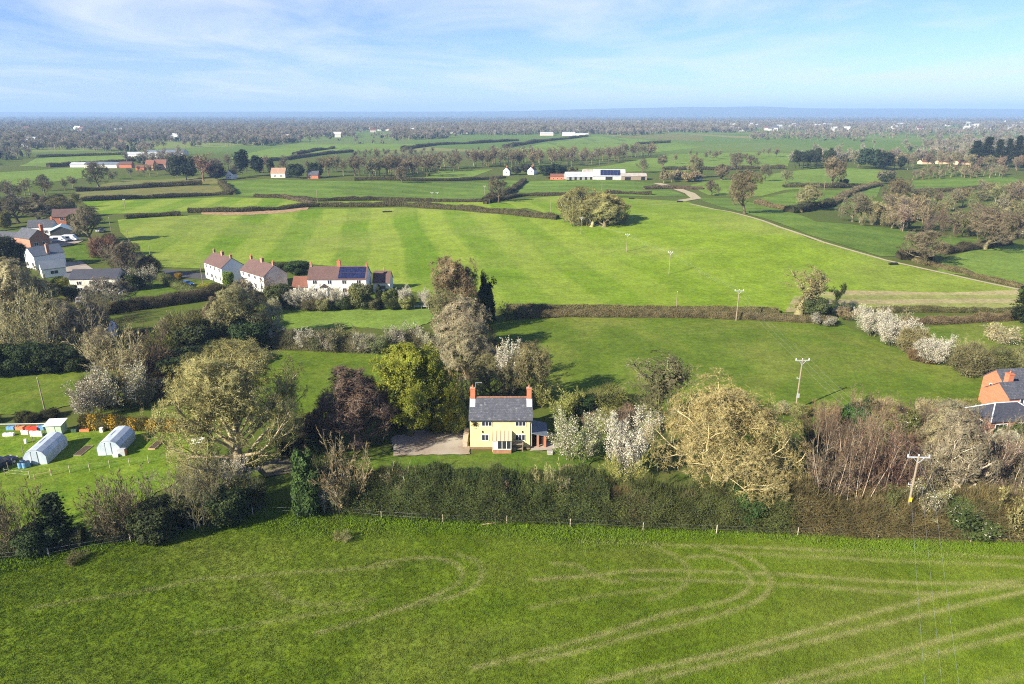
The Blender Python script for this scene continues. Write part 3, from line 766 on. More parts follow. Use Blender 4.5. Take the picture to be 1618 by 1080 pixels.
# far kinds: a few thousand faces, one mesh each
FAR = {}
def far_tree(key, seed, H_=13.0, R_=5.5, trunk=.28, limbs=9, sub=7, tw=16, w=.10, tl=1.3, ivy=0, up=0.9):
    rng = np.random.default_rng(seed); g = Geo()
    b0 = grow(rng, np.zeros((1, 3)), np.array([[0, 0, 1.]]), np.array([H_ * (trunk + .3)]), np.array([H_ * .03]), 3, .05, 0, .4); g.tube(b0, 5)
    p, d, l, r = spawn(rng, b0, np.array([H_ * .5]), limbs, .5, 1.0, up, .15, 1.0, .6, .2)
    k = np.linspace(1, 0, limbs)[:, None]; d = unit(d * (0.45 + 0.75 * k) + np.array([0, 0, 1.0]) * (1.2 - 1.05 * k))
    b1 = grow(rng, p, d, l, r, 4, .15, .04, .3); g.tube(b1, 3)
    p, d, l2, r = spawn(rng, b1, l, sub, .15, 1., .75, .2, .5, .7); b2 = grow(rng, p, d, l2, r, 2, .15, .03, .5); g.tube(b2, 3)
    P, D = along(rng, b2, tw, .25); g.twigs(rng, P, unit(D) + rng.normal(0, .6, D.shape), tl * rng.uniform(.5, 1.4, len(P)), np.full(len(P), w), 1)
    if ivy:
        P, D = along(rng, b0, ivy, .5); g.leaves(rng, P, .5, 2); P, D = along(rng, b1, ivy // 8, .4); g.leaves(rng, P, .5, 2)
    Hm, Rm = measure(g); FAR[key] = (g.mesh(key, [M_BARK, M_TWIG, M_LEAF]), Hm, Rm)
def far_bush(key, seed, H_=3., R_=2.4, nb=9, nleaf=900, lsize=.4, cone=0.0, core=.75):
    rng = np.random.default_rng(seed); g = Geo()
    zc = rng.uniform(.3, .75, nb) * H_; th = rng.uniform(0, 6.283, nb); rr = R_ * .65 * np.sqrt(rng.uniform(0, 1, nb)) * (1 - cone * zc / H_)
    bc = np.stack([rr * np.cos(th), rr * np.sin(th), zc], -1); br = np.stack([R_ * rng.uniform(.3, .5, nb)] * 2 + [H_ * rng.uniform(.18, .3, nb)], -1) * (1 - .6 * cone * zc / H_)[:, None]
    P, d = blobs_cloud(rng, bc, br, nleaf); g.leaves(rng, P, lsize, 0, d)
    for c, r in zip(bc, br):
        v, q = ball(c, r * core, rng, 6, 4); g.V.append(v); g.Q.append(q + g.n); g.qm.append(np.full(len(q), 0)); g.n += len(v)
    Hm, Rm = measure(g); FAR[key] = (g.mesh(key, [M_LEAF]), Hm, Rm)
for i in range(5): far_tree('f_bare%d' % i, 70 + i, 13, trunk=(.22, .3, .16, .26, .2)[i], limbs=(9, 10, 12, 8, 11)[i], up=(.95, 1.1, .8, 1.2, .9)[i], ivy=(0, 0, 0, 160, 0)[i])
far_tree('f_tall', 78, 17, trunk=.45, limbs=9, up=.6, ivy=0)
far_bush('f_scrub0', 80, 3, 2.4); far_bush('f_scrub1', 81, 3.6, 2.2); far_bush('f_ever', 82, 9, 4.2, 12, 1500, .55); far_bush('f_cypress', 83, 14, 2.6, 14, 1500, .5, cone=.75); far_bush('f_pine', 84, 15, 3.2, 14, 1600, .55, cone=.2)

C_BARK = (0.19, 0.16, 0.11); C_TAN = (0.24, 0.20, 0.125); C_GREY = (0.17, 0.155, 0.13); C_BROWN = (0.135, 0.10, 0.07); C_RED = (0.155, 0.085, 0.07); C_OLIVE = (0.16, 0.15, 0.055)
C_PALE = (0.42, 0.36, 0.22); C_GREEN = (0.05, 0.075, 0.02); C_DARK = (0.022, 0.038, 0.014); C_LIME = (0.20, 0.24, 0.03); C_PINK = (0.135, 0.105, 0.082)
def rgba(c): return (c[0], c[1], c[2], 1.0)
_prng = random.Random(77)
BOOST = 1.45
def plant(kind, x, y, H_, Wd, name, label, cat, col=C_TAN, bark=None, group=None, rz=None):
    if kind in ('holly0', 'holly1', 'ivybush', 'cypress'): col = tuple(v * 1.3 for v in col)
    if kind not in ('oak', 'leafing'):
        col = tuple(min(.6, v * f) for v, f in zip(col, (1.24, 1.36, 1.20) if y < 205 else (1.0, 1.08, .98))); bark = tuple(min(.6, v * 1.2) for v in bark) if bark else tuple(v * .72 for v in col)
    tm, cm_, hm, rm = VAR[kind]
    z = hz(x, y) - 0.1
    sx = Wd / 2 / rm; sz = H_ / hm
    t = thing(name, label, cat, (x, y, z), _prng.uniform(0, 6.28) if rz is None else rz, group, (sx, sx, sz))
    a = link('trunk', tm, t); a.color = rgba(bark or col)
    b = link('crown', cm_, t); b.color = rgba(col)
    return t
def plant_px(kind, bx, by, ty, wpx, name, label, cat, col=C_TAN, bark=None, group=None, rz=None, cx=None):
    """base at (bx, by) in the photograph, top at row ty, crown wpx pixels wide"""
    x, y = G(bx, by); z = hz(x, y)
    return plant(kind, x, y, max(.6, height_at(y, z, ty)), wpx * mpp(x, y, z), name, label, cat, col, bark, group, rz)
def far_plant(kind, x, y, H_, Wd, name, label, cat, col, group):
    me, hm, rm = FAR[kind]
    o = link(name, me, None, (x, y, hz(x, y) - .12), _prng.uniform(0, 6.28)); sx = Wd / 2 / rm
    o.scale = (sx, sx, H_ / hm); o.color = rgba(tuple(v * f for v, f in zip(col, (.98, 1.06, .98))))
    return tag(o, label, cat, group)
def far_px(kind, bx, by, ty, wpx, name, label, cat, col, group):
    x, y = G(bx, by); z = hz(x, y)
    return far_plant(kind, x, y, max(1., height_at(y, z, ty)), wpx * mpp(x, y, z), name, label, cat, col, group)
def vary(c, a=0.18):
    f = 1 + _prng.uniform(-a, a); return tuple(max(.005, v * f * (1 + _prng.uniform(-a * .4, a * .4))) for v in c)

def hedge(pts, width, height, label, col=C_GREEN, core_col=None, dens=1.0, name='hedge', px=True, mixcol=None, mixfrac=0.0, twigfrac=0.25, ragged=0.18, lsize=None, petals=0.0, group=None, seed=1, petmat=None):
    """a hedge along a line at its front foot: a lumpy body covered in leaves and twigs"""
    rng = np.random.default_rng(seed + int(abs(pts[0][0]) * 7))
    P = np.array([G(*p) for p in pts] if px else pts, float)
    seg = np.linalg.norm(np.diff(P, axis=0), axis=1); S = np.concatenate([[0], np.cumsum(seg)]); Ltot = S[-1]
    dist = P[:, 1].mean(); ls = lsize or max(.13, dist / 683 * .55)
    n = max(3, int(Ltot / max(1.3, dist / 130))); s = np.linspace(0, Ltot, n)
    cxy = np.stack([np.interp(s, S, P[:, 0]), np.interp(s, S, P[:, 1])], -1)
    if n > 4:
        for _ in range(2): cxy[1:-1] = (cxy[:-2] + 2 * cxy[1:-1] + cxy[2:]) / 4
    tg = np.gradient(cxy, axis=0); tg /= np.linalg.norm(tg, axis=1, keepdims=True); nr = np.stack([-tg[:, 1], tg[:, 0]], -1)
    if (nr[:, 1].mean()) < 0: nr = -nr
    k1 = np.convolve(rng.normal(0, 1, n + 6), np.ones(4) / 2, 'same')[3:3 + n]
    hh = height * (1 + ragged * k1); ww = width * (1 + ragged * .5 * rng.normal(0, 1, n))
    prof = np.array([(0.02, 0.0), (-.03, .45), (.06, .86), (.3, 1.0), (.7, 1.0), (.95, .84), (1.03, .4), (.98, 0)])
    base = h(cxy[:, 0], cxy[:, 1]) - .12
    def pos(i, f, u, t, out=0.0):
        pass
    V = np.zeros((n, len(prof), 3))
    for j, (u, t) in enumerate(prof):
        jit = rng.normal(0, .06 * height, (n, 3)) if 0 < t else np.zeros((n, 3))
        V[:, j, 0] = cxy[:, 0] + nr[:, 0] * u * ww; V[:, j, 1] = cxy[:, 1] + nr[:, 1] * u * ww; V[:, j, 2] = base + t * hh
        V[:, j] += jit
    m = len(prof)
    i = np.arange(n - 1)[:, None] * m; j = np.arange(m - 1)[None]
    q = np.stack([i + j, i + j + 1, i + m + j + 1, i + m + j], -1).reshape(-1, 4)
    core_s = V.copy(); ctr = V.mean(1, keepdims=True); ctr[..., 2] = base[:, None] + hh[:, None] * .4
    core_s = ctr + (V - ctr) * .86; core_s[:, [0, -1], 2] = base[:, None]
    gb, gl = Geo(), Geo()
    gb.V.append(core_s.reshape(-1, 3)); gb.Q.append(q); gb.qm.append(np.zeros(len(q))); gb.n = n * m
    # end caps
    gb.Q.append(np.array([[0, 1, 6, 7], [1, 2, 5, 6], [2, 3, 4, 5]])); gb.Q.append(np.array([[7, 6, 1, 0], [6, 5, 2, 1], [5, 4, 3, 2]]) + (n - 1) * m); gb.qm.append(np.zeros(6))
    area = Ltot * (2 * height + width); N = int(min(60000, dens * 1.5 * area / (ls * ls)))
    def samp(N):
        fi = rng.uniform(0, n - 1.001, N); a = fi.astype(int); f = (fi - a)[:, None]
        fj = rng.uniform(0, m - 1.001, N); b = fj.astype(int); g_ = (fj - b)[:, None]
        p = (V[a, b] * (1 - f) + V[a + 1, b] * f) * (1 - g_) + (V[a, b + 1] * (1 - f) + V[a + 1, b + 1] * f) * g_
        c = ctr[a, 0] * (1 - f) + ctr[a + 1, 0] * f
        return p, unit(p - c)
    p, o = samp(N); p = p + o * rng.uniform(-.16, .10, (N, 1)) * height
    pick = rng.random(N) < petals * np.clip(.5 + .9 * np.sin(p[:, 0] * 1.9) + .5 * np.sin(p[:, 0] * 4.7 + p[:, 2] * 3), 0, 1.3); gl.leaves(rng, p[~pick], ls, 0, o[~pick])
    if pick.any(): gl.leaves(rng, p[pick], ls, 1, o[pick])
    Nt = int(N * twigfrac); p, o = samp(Nt)
    gl.twigs(rng, p, o + rng.normal(0, .5, o.shape) + np.array([0, 0, .5]), height * .28 * rng.uniform(.4, 1.4, Nt), np.full(Nt, max(.018, ls * .12)), 2)
    c0 = cxy[0]; z0 = base[0]; off = np.array([c0[0], c0[1], z0])
    for g_ in (gb, gl):
        g_.V = [v - off for v in g_.V]
    t = thing(name, label, 'hedge', tuple(off), 0, group)
    a = link('branches', gb.mesh('hedge_shade_core', [M_TWIG]), t); a.color = rgba(core_col or tuple(v * .8 for v in col))  # solid core in place of branches, inner shade put into its darker colour
    b = link('foliage', gl.mesh('hedge_foliage', [M_LEAF, petmat or M_PETAL, M_TWIG]), t); b.color = rgba(tuple(v * 1.5 for v in col))
    return t
def scatter(poly, n, kinds, label, name, cat, group, hrange, wratio, cols, px=True, mind=0.0, far=False, seed=3, hfar=None):
    """n separate plants inside an outline traced on the ground"""
    rng = random.Random(seed); P = [G(*p) for p in poly] if px else poly
    xs_ = [p[0] for p in P]; ys_ = [p[1] for p in P]; got = []; tries = 0
    while len(got) < n and tries < n * 60:
        tries += 1
        x = rng.uniform(min(xs_), max(xs_)); y = rng.uniform(min(ys_), max(ys_)); inside = False; j = len(P) - 1
        for i in range(len(P)):
            if (P[i][1] > y) != (P[j][1] > y) and x < (P[j][0] - P[i][0]) * (y - P[i][1]) / (P[j][1] - P[i][1]) + P[i][0]: inside = not inside
            j = i
        if not inside or any((x - a) ** 2 + (y - b) ** 2 < mind * mind for a, b in got): continue
        got.append((x, y))
        H_ = rng.uniform(*hrange); Wd = H_ * rng.uniform(*wratio)
        xp = [p[0] / p[1] for p in P]; u = (x / y - min(xp)) / (max(xp) - min(xp)); side = ('left', 'middle', 'right')[min(2, int(u * 3))]
        lb, gr = (label + ', its ' + side + ' third', group + ', ' + side + ' third') if n >= 12 else (label, group)
        (far_plant if far else plant)(rng.choice(kinds), x, y, H_, Wd, name, lb, cat, vary(rng.choice(cols)), group=gr)
    return got
def row(pts, step, kinds, label, name, cat, group, hrange, wratio, cols, far=False, seed=4, jit=0.3):
    """plants standing in a line"""
    rng = random.Random(seed); P = np.array([G(*p) for p in pts]); seg = np.linalg.norm(np.diff(P, axis=0), axis=1); S = np.concatenate([[0], np.cumsum(seg)])
    s = step * .5
    while s < S[-1]:
        x = float(np.interp(s, S, P[:, 0])) + rng.gauss(0, step * jit * .5); y = float(np.interp(s, S, P[:, 1])) + rng.gauss(0, step * jit * .5)
        H_ = rng.uniform(*hrange); Wd = H_ * rng.uniform(*wratio)
        (far_plant if far else plant)(rng.choice(kinds), x, y, H_, Wd, name, label, cat, vary(rng.choice(cols)), group=group)
        s += step * rng.uniform(.7, 1.3)
# ------------------------------------------------------------------ hedges near the cottage
hedge([(466, 812), (560, 815), (650, 822), (760, 827), (880, 830), (960, 833)], 6.5, 4.5, 'tall dark leafy hedge in front of the yellow cottage', (0.048, 0.066, 0.020), dens=1.15, ragged=.10, twigfrac=.2)
hedge([(955, 833), (1060, 837), (1160, 841), (1255, 845)], 6.0, 4.0, 'thick green hedge below the big pale oak', (0.055, 0.066, 0.020), dens=1.15, ragged=.12, twigfrac=.35)
hedge([(1250, 845), (1340, 848), (1450, 851), (1560, 855), (1680, 860)], 6.0, 4.0, 'brown bramble hedge below the reddish birches', (0.088, 0.076, 0.032), dens=1.15, ragged=.16, twigfrac=.6)
hedge([(125, 680), (180, 680), (240, 681), (292, 684)], 1.6, 2.1, 'clipped gorse hedge with orange yellow flowers', (0.075, 0.072, 0.018), dens=1.6, petals=.55, petmat=M_YELLOWFL, ragged=.12, twigfrac=.25, name='gorse_hedge', lsize=.11)

S = 'shrub'; T = 'tree'
# ------------------------------------------------------------------ trees one can single out near the cottage
plant_px('budding', 376, 744, 545, 240, 'budding_tree', 'large spreading olive yellow budding tree left of the cottage yard', T, (0.215, 0.18, 0.085), (0.30, 0.265, 0.165))
plant_px('bare2', 566, 706, 582, 130, 'bare_tree', 'rounded purple brown bare tree left of the gravel yard', T, (0.135, 0.095, 0.075), (0.14, 0.11, 0.09))
plant_px('birch1', 590, 700, 625, 85, 'bare_shrub', 'dense brown multi-stemmed shrub at the edge of the gravel yard', S, (0.10, 0.075, 0.06))
plant_px('birch', 530, 700, 640, 70, 'bare_shrub', 'brown shrub in shade left of the purple brown tree', S, (0.08, 0.07, 0.05))
plant_px('leafing', 648, 686, 541, 140, 'leafing_tree', 'yellow green leafing tree behind the gravel yard', T, (0.215, 0.24, 0.032), (0.13, 0.13, 0.06))
plant_px('bush' if 0 else 'holly0', 690, 682, 625, 60, 'green_shrub', 'olive shrub under the yellow green tree beside the recycling bins', S, (0.09, 0.10, 0.02))
plant_px('scrub0', 722, 640, 585, 52, 'bare_shrub', 'pinkish brown shrub behind the left chimney', S, (0.30, 0.20, 0.14))
plant_px('ivybush', 722, 678, 634, 46, 'green_shrub', 'pale variegated shrub against the left side of the cottage', S, (0.13, 0.15, 0.045))
plant_px('oak', 1140, 792, 592, 236, 'oak_tree', 'huge gnarled bare oak with pale yellowish limbs right of the cottage', T, (0.315, 0.27, 0.115), (0.41, 0.355, 0.19), rz=0.6)
plant_px('ivied', 1028, 668, 556, 122, 'bare_tree', 'broom shaped bare tree with green stems behind the white blossom', T, (0.16, 0.145, 0.085), (0.10, 0.12, 0.04))
plant_px('birch1', 1040, 672, 575, 110, 'bare_shrub', 'upright greenish stems inside the broom shaped tree', S, (0.15, 0.135, 0.075), (0.13, 0.14, 0.06))
plant_px('blossom1', 912, 728, 643, 76, 'blossom_shrub', 'grey white blossoming shrub nearest the cottage path', S, (0.14, 0.15, 0.06))
plant_px('blossom0', 988, 748, 652, 96, 'blossom_shrub', 'bright white blossoming tree between cottage and big oak', S, (0.13, 0.13, 0.06))
plant_px('coppice', 985, 790, 718, 95, 'bare_shrub', 'olive twiggy shrub in front of the bright white blossom', S, (0.19, 0.165, 0.06))
plant_px('holly0', 925, 655, 622, 45, 'evergreen_shrub', 'dark evergreen shrub right of the lean-to roof', S, C_DARK)
plant_px('scrub1', 890, 655, 608, 70, 'bare_shrub', 'yellowish scrub behind the right chimney', S, (0.19, 0.175, 0.06))
plant_px('bramble1', 960, 650, 612, 80, 'bramble', 'brown green bramble mound behind the blossoming shrubs', S, (0.10, 0.10, 0.035))
plant_px('bare3', 775, 640, 560, 85, 'bare_tree', 'olive brown bare tree right behind the cottage roof', T, (0.155, 0.135, 0.07))
plant_px('bare1', 838, 640, 540, 78, 'bare_tree', 'bare tree with twisting branches behind the right chimney', T, (0.18, 0.155, 0.08))
plant_px('birch', 800, 640, 575, 80, 'bare_shrub', 'brown thicket between the chimneys behind the cottage', S, (0.105, 0.08, 0.045))
plant_px('birch1', 755, 640, 585, 60, 'bare_shrub', 'dull thicket behind the television aerial', S, (0.12, 0.10, 0.055))
plant_px('blossom2', 806, 602, 534, 56, 'blossom_tree', 'wispy white blossoming tree at the meadow corner behind the cottage', T, (0.22, 0.2, 0.15))
plant_px('scrub1', 870, 640, 600, 70, 'bare_shrub', 'mossy leaning scrub right of the cottage chimney', S, (0.20, 0.19, 0.07))
plant_px('bare0', 716, 522, 404, 92, 'bare_tree', 'tallest bare brown tree standing in front of the bright striped field', T, (0.155, 0.115, 0.07), (0.17, 0.14, 0.09))
plant_px('ivyfull', 781, 506, 424, 42, 'ivy_tree', 'slender dark ivy covered tree beside the tallest bare tree', T, (0.022, 0.034, 0.013))
plant_px('holly1', 766, 508, 450, 40, 'evergreen_shrub', 'dark evergreen at the foot of the ivy covered tree', S, C_DARK)
plant_px('bare2', 728, 560, 470, 90, 'bare_tree', 'pinkish grey bare tree below the tallest bare tree', T, (0.20, 0.155, 0.115))
plant_px('bare0', 738, 598, 510, 85, 'bare_tree', 'grey bare tree in the overgrown hedge behind the cottage', T, (0.19, 0.155, 0.11))
plant_px('bare1', 696, 535, 455, 55, 'bare_tree', 'small olive bare tree left of the tallest bare tree', T, (0.17, 0.16, 0.08))
plant_px('blossom2', 700, 590, 545, 42, 'blossom_shrub', 'small white blossom at the end of the grey hedge', S, (0.2, 0.18, 0.13))
plant_px('scrub0', 810, 500, 478, 60, 'bare_shrub', 'dark scrub at the end of the field hedge by the ivy covered tree', S, (0.08, 0.075, 0.04))
scatter([(700, 520), (770, 520), (800, 600), (870, 640), (740, 650), (690, 600)], 16, ['scrub0', 'scrub1', 'bramble1', 'birch1'], 'brown scrub in the overgrown hedge running back from the cottage', 'bare_shrub', S, 'scrub behind the cottage', (2.5, 5), (.9, 1.4), [C_BROWN, C_OLIVE, C_TAN, C_GREY], mind=2.5, seed=31)
scatter([(870, 640), (960, 645), (1050, 665), (1080, 690), (1000, 680), (900, 675)], 11, ['bramble0', 'bramble1', 'scrub1'], 'low olive scrub along the meadow edge right of the cottage', 'bramble', S, 'scrub along the meadow edge', (1.5, 3), (1.2, 1.8), [C_OLIVE, (0.07, .075, .025), C_BROWN], mind=2.2, seed=32)

# right hand thicket
for i, (bx, by, ty, w) in enumerate([(1298, 812, 650, 95), (1345, 815, 655, 100), (1388, 800, 665, 95), (1320, 770, 640, 80)]):
    plant_px(('birch', 'birch1')[i % 2], bx, by, ty, w, 'birch_clump', ['reddish birch clump closest to the big oak', 'reddish birch clump in the middle of the thicket', 'reddish birch clump nearest the crossarm pole', 'dark purple birch clump in the shade of the big oak'][i], T,
             [(0.13, .095, .07), (.135, .085, .065), (.13, .075, .06), (.085, .06, .05)][i], (.30, .24, .19))
for i, (bx, by, ty, w, c) in enumerate([(1455, 790, 690, 90, C_TAN), (1500, 795, 655, 100, C_PINK), (1545, 790, 660, 100, (.18, .12, .10)), (1592, 790, 665, 95, C_PINK), (1480, 740, 650, 80, C_TAN), (1640, 790, 670, 100, C_TAN)]):
    plant_px(('birch', 'bare2', 'birch1')[i % 3], bx, by, ty, w, 'bare_tree', ['tan twiggy tree right behind the crossarm pole in the hedge', 'pinkish bare tree in the middle of the right hand thicket', 'purple brown bare tree below the brick bungalow', 'pinkish bare tree near the right edge below the brick house', 'tan bare tree behind the crossarm pole arms', 'bare tree cut by the right edge in the thicket'][i], T, c, (.40, .35, .27))
plant_px('bare1', 1488, 702, 632, 72, 'bare_tree', 'pale spreading bare tree left of the brick bungalow', T, (.18, .155, .105), (.30, .265, .19))
plant_px('bare3', 1578, 730, 676, 75, 'bare_tree', 'whitish bare tree in front of the brick bungalow', T, (.40, .36, .29), (.5, .46, .38))
plant_px('holly0', 1605, 720, 672, 60, 'evergreen_shrub', 'green shrub in front of the brick house', S, (.045, .065, .02))
plant_px('holly0', 1350, 682, 640, 48, 'evergreen_shrub', 'rounded dark green shrub behind the reddish birches', S, (.04, .075, .02))
plant_px('holly1', 1366, 668, 626, 32, 'evergreen_shrub', 'narrow dark green shrub at the meadow edge', S, (.04, .06, .018))
plant_px('bramble1', 1315, 672, 648, 50, 'bramble', 'straw brown bramble left of the rounded dark shrub', S, (.20, .16, .09))
plant_px('ivybush', 1425, 700, 650, 80, 'green_shrub', 'olive green shrub mass above the crossarm pole', S, (.095, .10, .035))
plant_px('bare0', 1400, 690, 640, 60, 'bare_tree', 'thin olive tree behind the olive shrub mass', T, C_OLIVE)
plant_px('ivybush', 1508, 838, 790, 110, 'flowering_shrub', 'dark shrub flecked with white flowers right of the crossarm pole', S, (.045, .06, .02))
plant_px('blossom1', 1450, 830, 765, 62, 'flowering_shrub', 'pale olive shrub at the foot of the crossarm pole', S, (.15, .15, .05))
plant_px('scrub1', 1592, 845, 758, 80, 'bare_shrub', 'olive twiggy shrub at the right end of the hedge', S, (.19, .165, .075))
plant_px('holly0', 1545, 825, 782, 56, 'evergreen_shrub', 'dark evergreen between the flowering shrub and the right edge', S, C_DARK)
plant_px('holly0', 1180, 825, 775, 70, 'evergreen_shrub', 'dark green holly under the low limb of the big oak', S, (.03, .05, .015))
scatter([(1270, 700), (1300, 660), (1460, 655), (1500, 690), (1460, 760), (1280, 790)], 20, ['scrub0', 'scrub1', 'bramble1', 'birch1'], 'brown undergrowth in the right hand thicket', 'bare_shrub', S, 'undergrowth of the right thicket', (2, 4), (1.0, 1.5), [C_BROWN, C_RED, C_TAN, C_OLIVE], mind=2.2, seed=33)
scatter([(1450, 760), (1600, 745), (1700, 760), (1700, 845), (1460, 838)], 16, ['scrub0', 'bramble1', 'scrub1'], 'tangled undergrowth behind the right end of the hedge', 'bare_shrub', S, 'undergrowth at the right edge', (2.2, 4.2), (1.0, 1.5), [C_BROWN, C_OLIVE, C_TAN], mind=2.2, seed=34)
row([(1180, 640), (1260, 655), (1350, 652), (1450, 650), (1560, 648)], 3.0, ['bramble0', 'scrub1', 'bramble1'], 'low bramble along the far edge of the right thicket', 'bramble', S, 'brambles along the lower meadow edge', (1.4, 2.6), (1.3, 2.0), [C_OLIVE, (.085, .09, .03), C_TAN], seed=35)

# left of the cottage: scrub, near hedge
for i, (k_, bx, by, ty, w, c, nm, lb) in enumerate([
    ('scrub0', 35, 868, 768, 95, (.15, .12, .075), 'bare_shrub', 'grey brown shrub in the lower left corner hedge'),
    ('birch1', 20, 850, 775, 70, (.16, .13, .08), 'bare_shrub', 'twiggy shrub cut by the left edge above the near field'),
    ('cypress', 95, 860, 780, 50, (.02, .03, .014), 'evergreen_shrub', 'dark pointed evergreen in the lower left hedge'),
    ('holly0', 60, 874, 832, 66, (.03, .04, .016), 'evergreen_shrub', 'low dark evergreen below the pointed evergreen'),
    ('scrub0', 195, 852, 758, 95, (.13, .105, .065), 'bare_shrub', 'brown shrub at the left end of the near left hedge'),
    ('scrub0', 215, 835, 745, 90, (.20, .165, .115), 'bare_shrub', 'pale twiggy shrub over the left end of the near left hedge'),
    ('holly0', 255, 852, 795, 85, (.03, .036, .016), 'evergreen_shrub', 'dark evergreen mass in the near left hedge'),
    ('birch1', 285, 830, 738, 85, (.18, .15, .10), 'bare_tree', 'pale stemmed bare tree in the near left hedge'),
    ('birch1', 320, 838, 742, 100, (.12, .10, .065), 'bare_shrub', 'large brown shrub in the middle of the near left hedge'),
    ('scrub0', 345, 800, 722, 90, (.21, .19, .13), 'bare_shrub', 'pale grey twiggy shrub on the paddock corner'),
    ('holly0', 362, 824, 775, 75, (.032, .038, .016), 'evergreen_shrub', 'dark evergreen at the right end of the near left hedge'),
    ('blossom2', 372, 770, 725, 60, (.22, .2, .15), 'blossom_shrub', 'faint white blossom below the large budding tree'),
    ('bramble1', 392, 800, 752, 55, (.06, .06, .028), 'bare_shrub', 'dark brown shrub closing the near left hedge'),
    ('holly1', 488, 812, 712, 52, (.035, .055, .018), 'evergreen_shrub', 'tall dark green shrub at the left end of the cottage hedge'),
    ('coppice', 548, 808, 692, 105, (.22, .165, .105), 'coppice_shrub', 'fan shaped tan coppice rising from the cottage hedge'),
    ('blossom2', 522, 808, 752, 38, (.2, .19, .13), 'blossom_shrub', 'small pale flowering shrub left of the fan shaped coppice'),
    ('scrub0', 632, 800, 742, 62, (.24, .20, .13), 'bare_shrub', 'whitish bare shrub sticking out of the cottage hedge'),
    ('scrub0', 860, 800, 730, 42, (.24, .20, .11), 'bare_shrub', 'straw coloured twiggy shrub in the hedge below the cottage porch'),
    ('holly0', 690, 790, 738, 60, (.035, .06, .016), 'evergreen_shrub', 'bushy green top of the hedge left of the cottage front'),
    ('holly0', 745, 792, 742, 55, (.03, .05, .015), 'evergreen_shrub', 'dark green shrub in the hedge below the cottage corner'),
    ('holly0', 800, 795, 745, 55, (.04, .055, .018), 'evergreen_shrub', 'green shrub in the hedge straight below the porch')]):
    plant_px(k_, bx, by, ty, w, nm, lb, T if nm.endswith('tree') else S, c)
hedge([(150, 862), (230, 850), (300, 836), (355, 817), (395, 803)], 3.0, 2.0, 'low dark hedge foot at the lower left field corner', (.035, .045, .018), dens=1.0, ragged=.25, twigfrac=.4)
hedge([(-120, 895), (0, 885), (60, 878), (130, 866)], 3.0, 1.8, 'low hedge cut by the left edge of the near field', (.045, .05, .02), dens=1.0, ragged=.25, twigfrac=.4)

# blossom scrub and gorse corner at the left
for (k_, bx, by, ty, w, c, nm, lb) in [
    ('blossom1', 195, 645, 570, 80, (.15, .13, .07), 'blossom_shrub', 'large white blossoming shrub above the gorse'),
    ('blossom1', 148, 655, 590, 66, (.17, .13, .09), 'blossom_shrub', 'pinkish white blossoming shrub left of the large one above the gorse'),
    ('bramble1', 165, 640, 585, 60, (.07, .075, .03), 'green_shrub', 'olive heart of the blossoming scrub above the gorse'),
    ('birch', 205, 618, 512, 105, (.26, .21, .13), 'bare_tree', 'fan shaped tan bare tree beside the round blue object'),
    ('bare1', 170, 600, 515, 60, (.22, .185, .12), 'bare_tree', 'tan bare tree left of the fan shaped tan tree'),
    ('bramble1', 250, 600, 545, 75, (.10, .075, .05), 'bare_shrub', 'dark brown thicket right of the fan shaped tan tree'),
    ('birch1', 245, 580, 505, 70, (.12, .09, .065), 'bare_tree', 'brown thin tree behind the fan shaped tan tree'),
    ('scrub1', 268, 570, 520, 60, (.14, .135, .04), 'bare_shrub', 'olive yellow shrub in the middle of the left scrub'),
    ('bramble1', 300, 555, 490, 80, (.11, .105, .045), 'bare_shrub', 'olive mound in the middle of the left scrub'),
    ('holly0', 318, 560, 510, 70, (.04, .05, .025), 'evergreen_shrub', 'dark green mound right of the olive mound'),
    ('bare0', 378, 548, 450, 88, (.16, .135, .075), 'bare_tree', 'tall olive bare tree below the white houses'),
    ('bare2', 350, 530, 470, 60, (.17, .14, .085), 'bare_tree', 'smaller bare tree left of the tall olive one below the houses'),
    ('bare3', 432, 532, 470, 45, (.30, .27, .19), 'bare_tree', 'pale thin bare tree beside the narrow field'),
    ('holly0', 400, 550, 505, 70, (.025, .035, .016), 'evergreen_shrub', 'dark evergreen below the pale thin tree'),
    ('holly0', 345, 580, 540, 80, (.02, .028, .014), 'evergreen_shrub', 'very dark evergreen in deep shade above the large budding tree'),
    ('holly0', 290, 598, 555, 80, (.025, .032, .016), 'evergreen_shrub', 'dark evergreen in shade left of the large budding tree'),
    ('scrub0', 228, 640, 600, 50, (.16, .13, .085), 'bare_shrub', 'brown scrub at the right end of the blossoming scrub')]:
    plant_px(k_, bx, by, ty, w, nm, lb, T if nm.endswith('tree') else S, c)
scatter([(170, 525), (230, 512), (330, 498), (440, 508), (420, 550), (340, 585), (250, 630), (180, 620)], 26, ['scrub0', 'scrub1', 'bramble1', 'bramble0', 'holly0'], 'mixed brown scrub on the slope below the white houses', 'bare_shrub', S, 'scrub below the white houses', (2, 4.5), (.9, 1.4), [C_BROWN, C_OLIVE, (.06, .055, .03), (.035, .04, .02), C_TAN], mind=3.0, seed=36)
row([(95, 655), (60, 660), (0, 664), (-60, 668)], 2.6, ['bramble0', 'bramble1'], 'low brambles along the bank behind the garden sheds', 'bramble', S, 'brambles behind the sheds', (1.0, 2.0), (1.4, 2.2), [C_OLIVE, (.06, .06, .025)], seed=37)

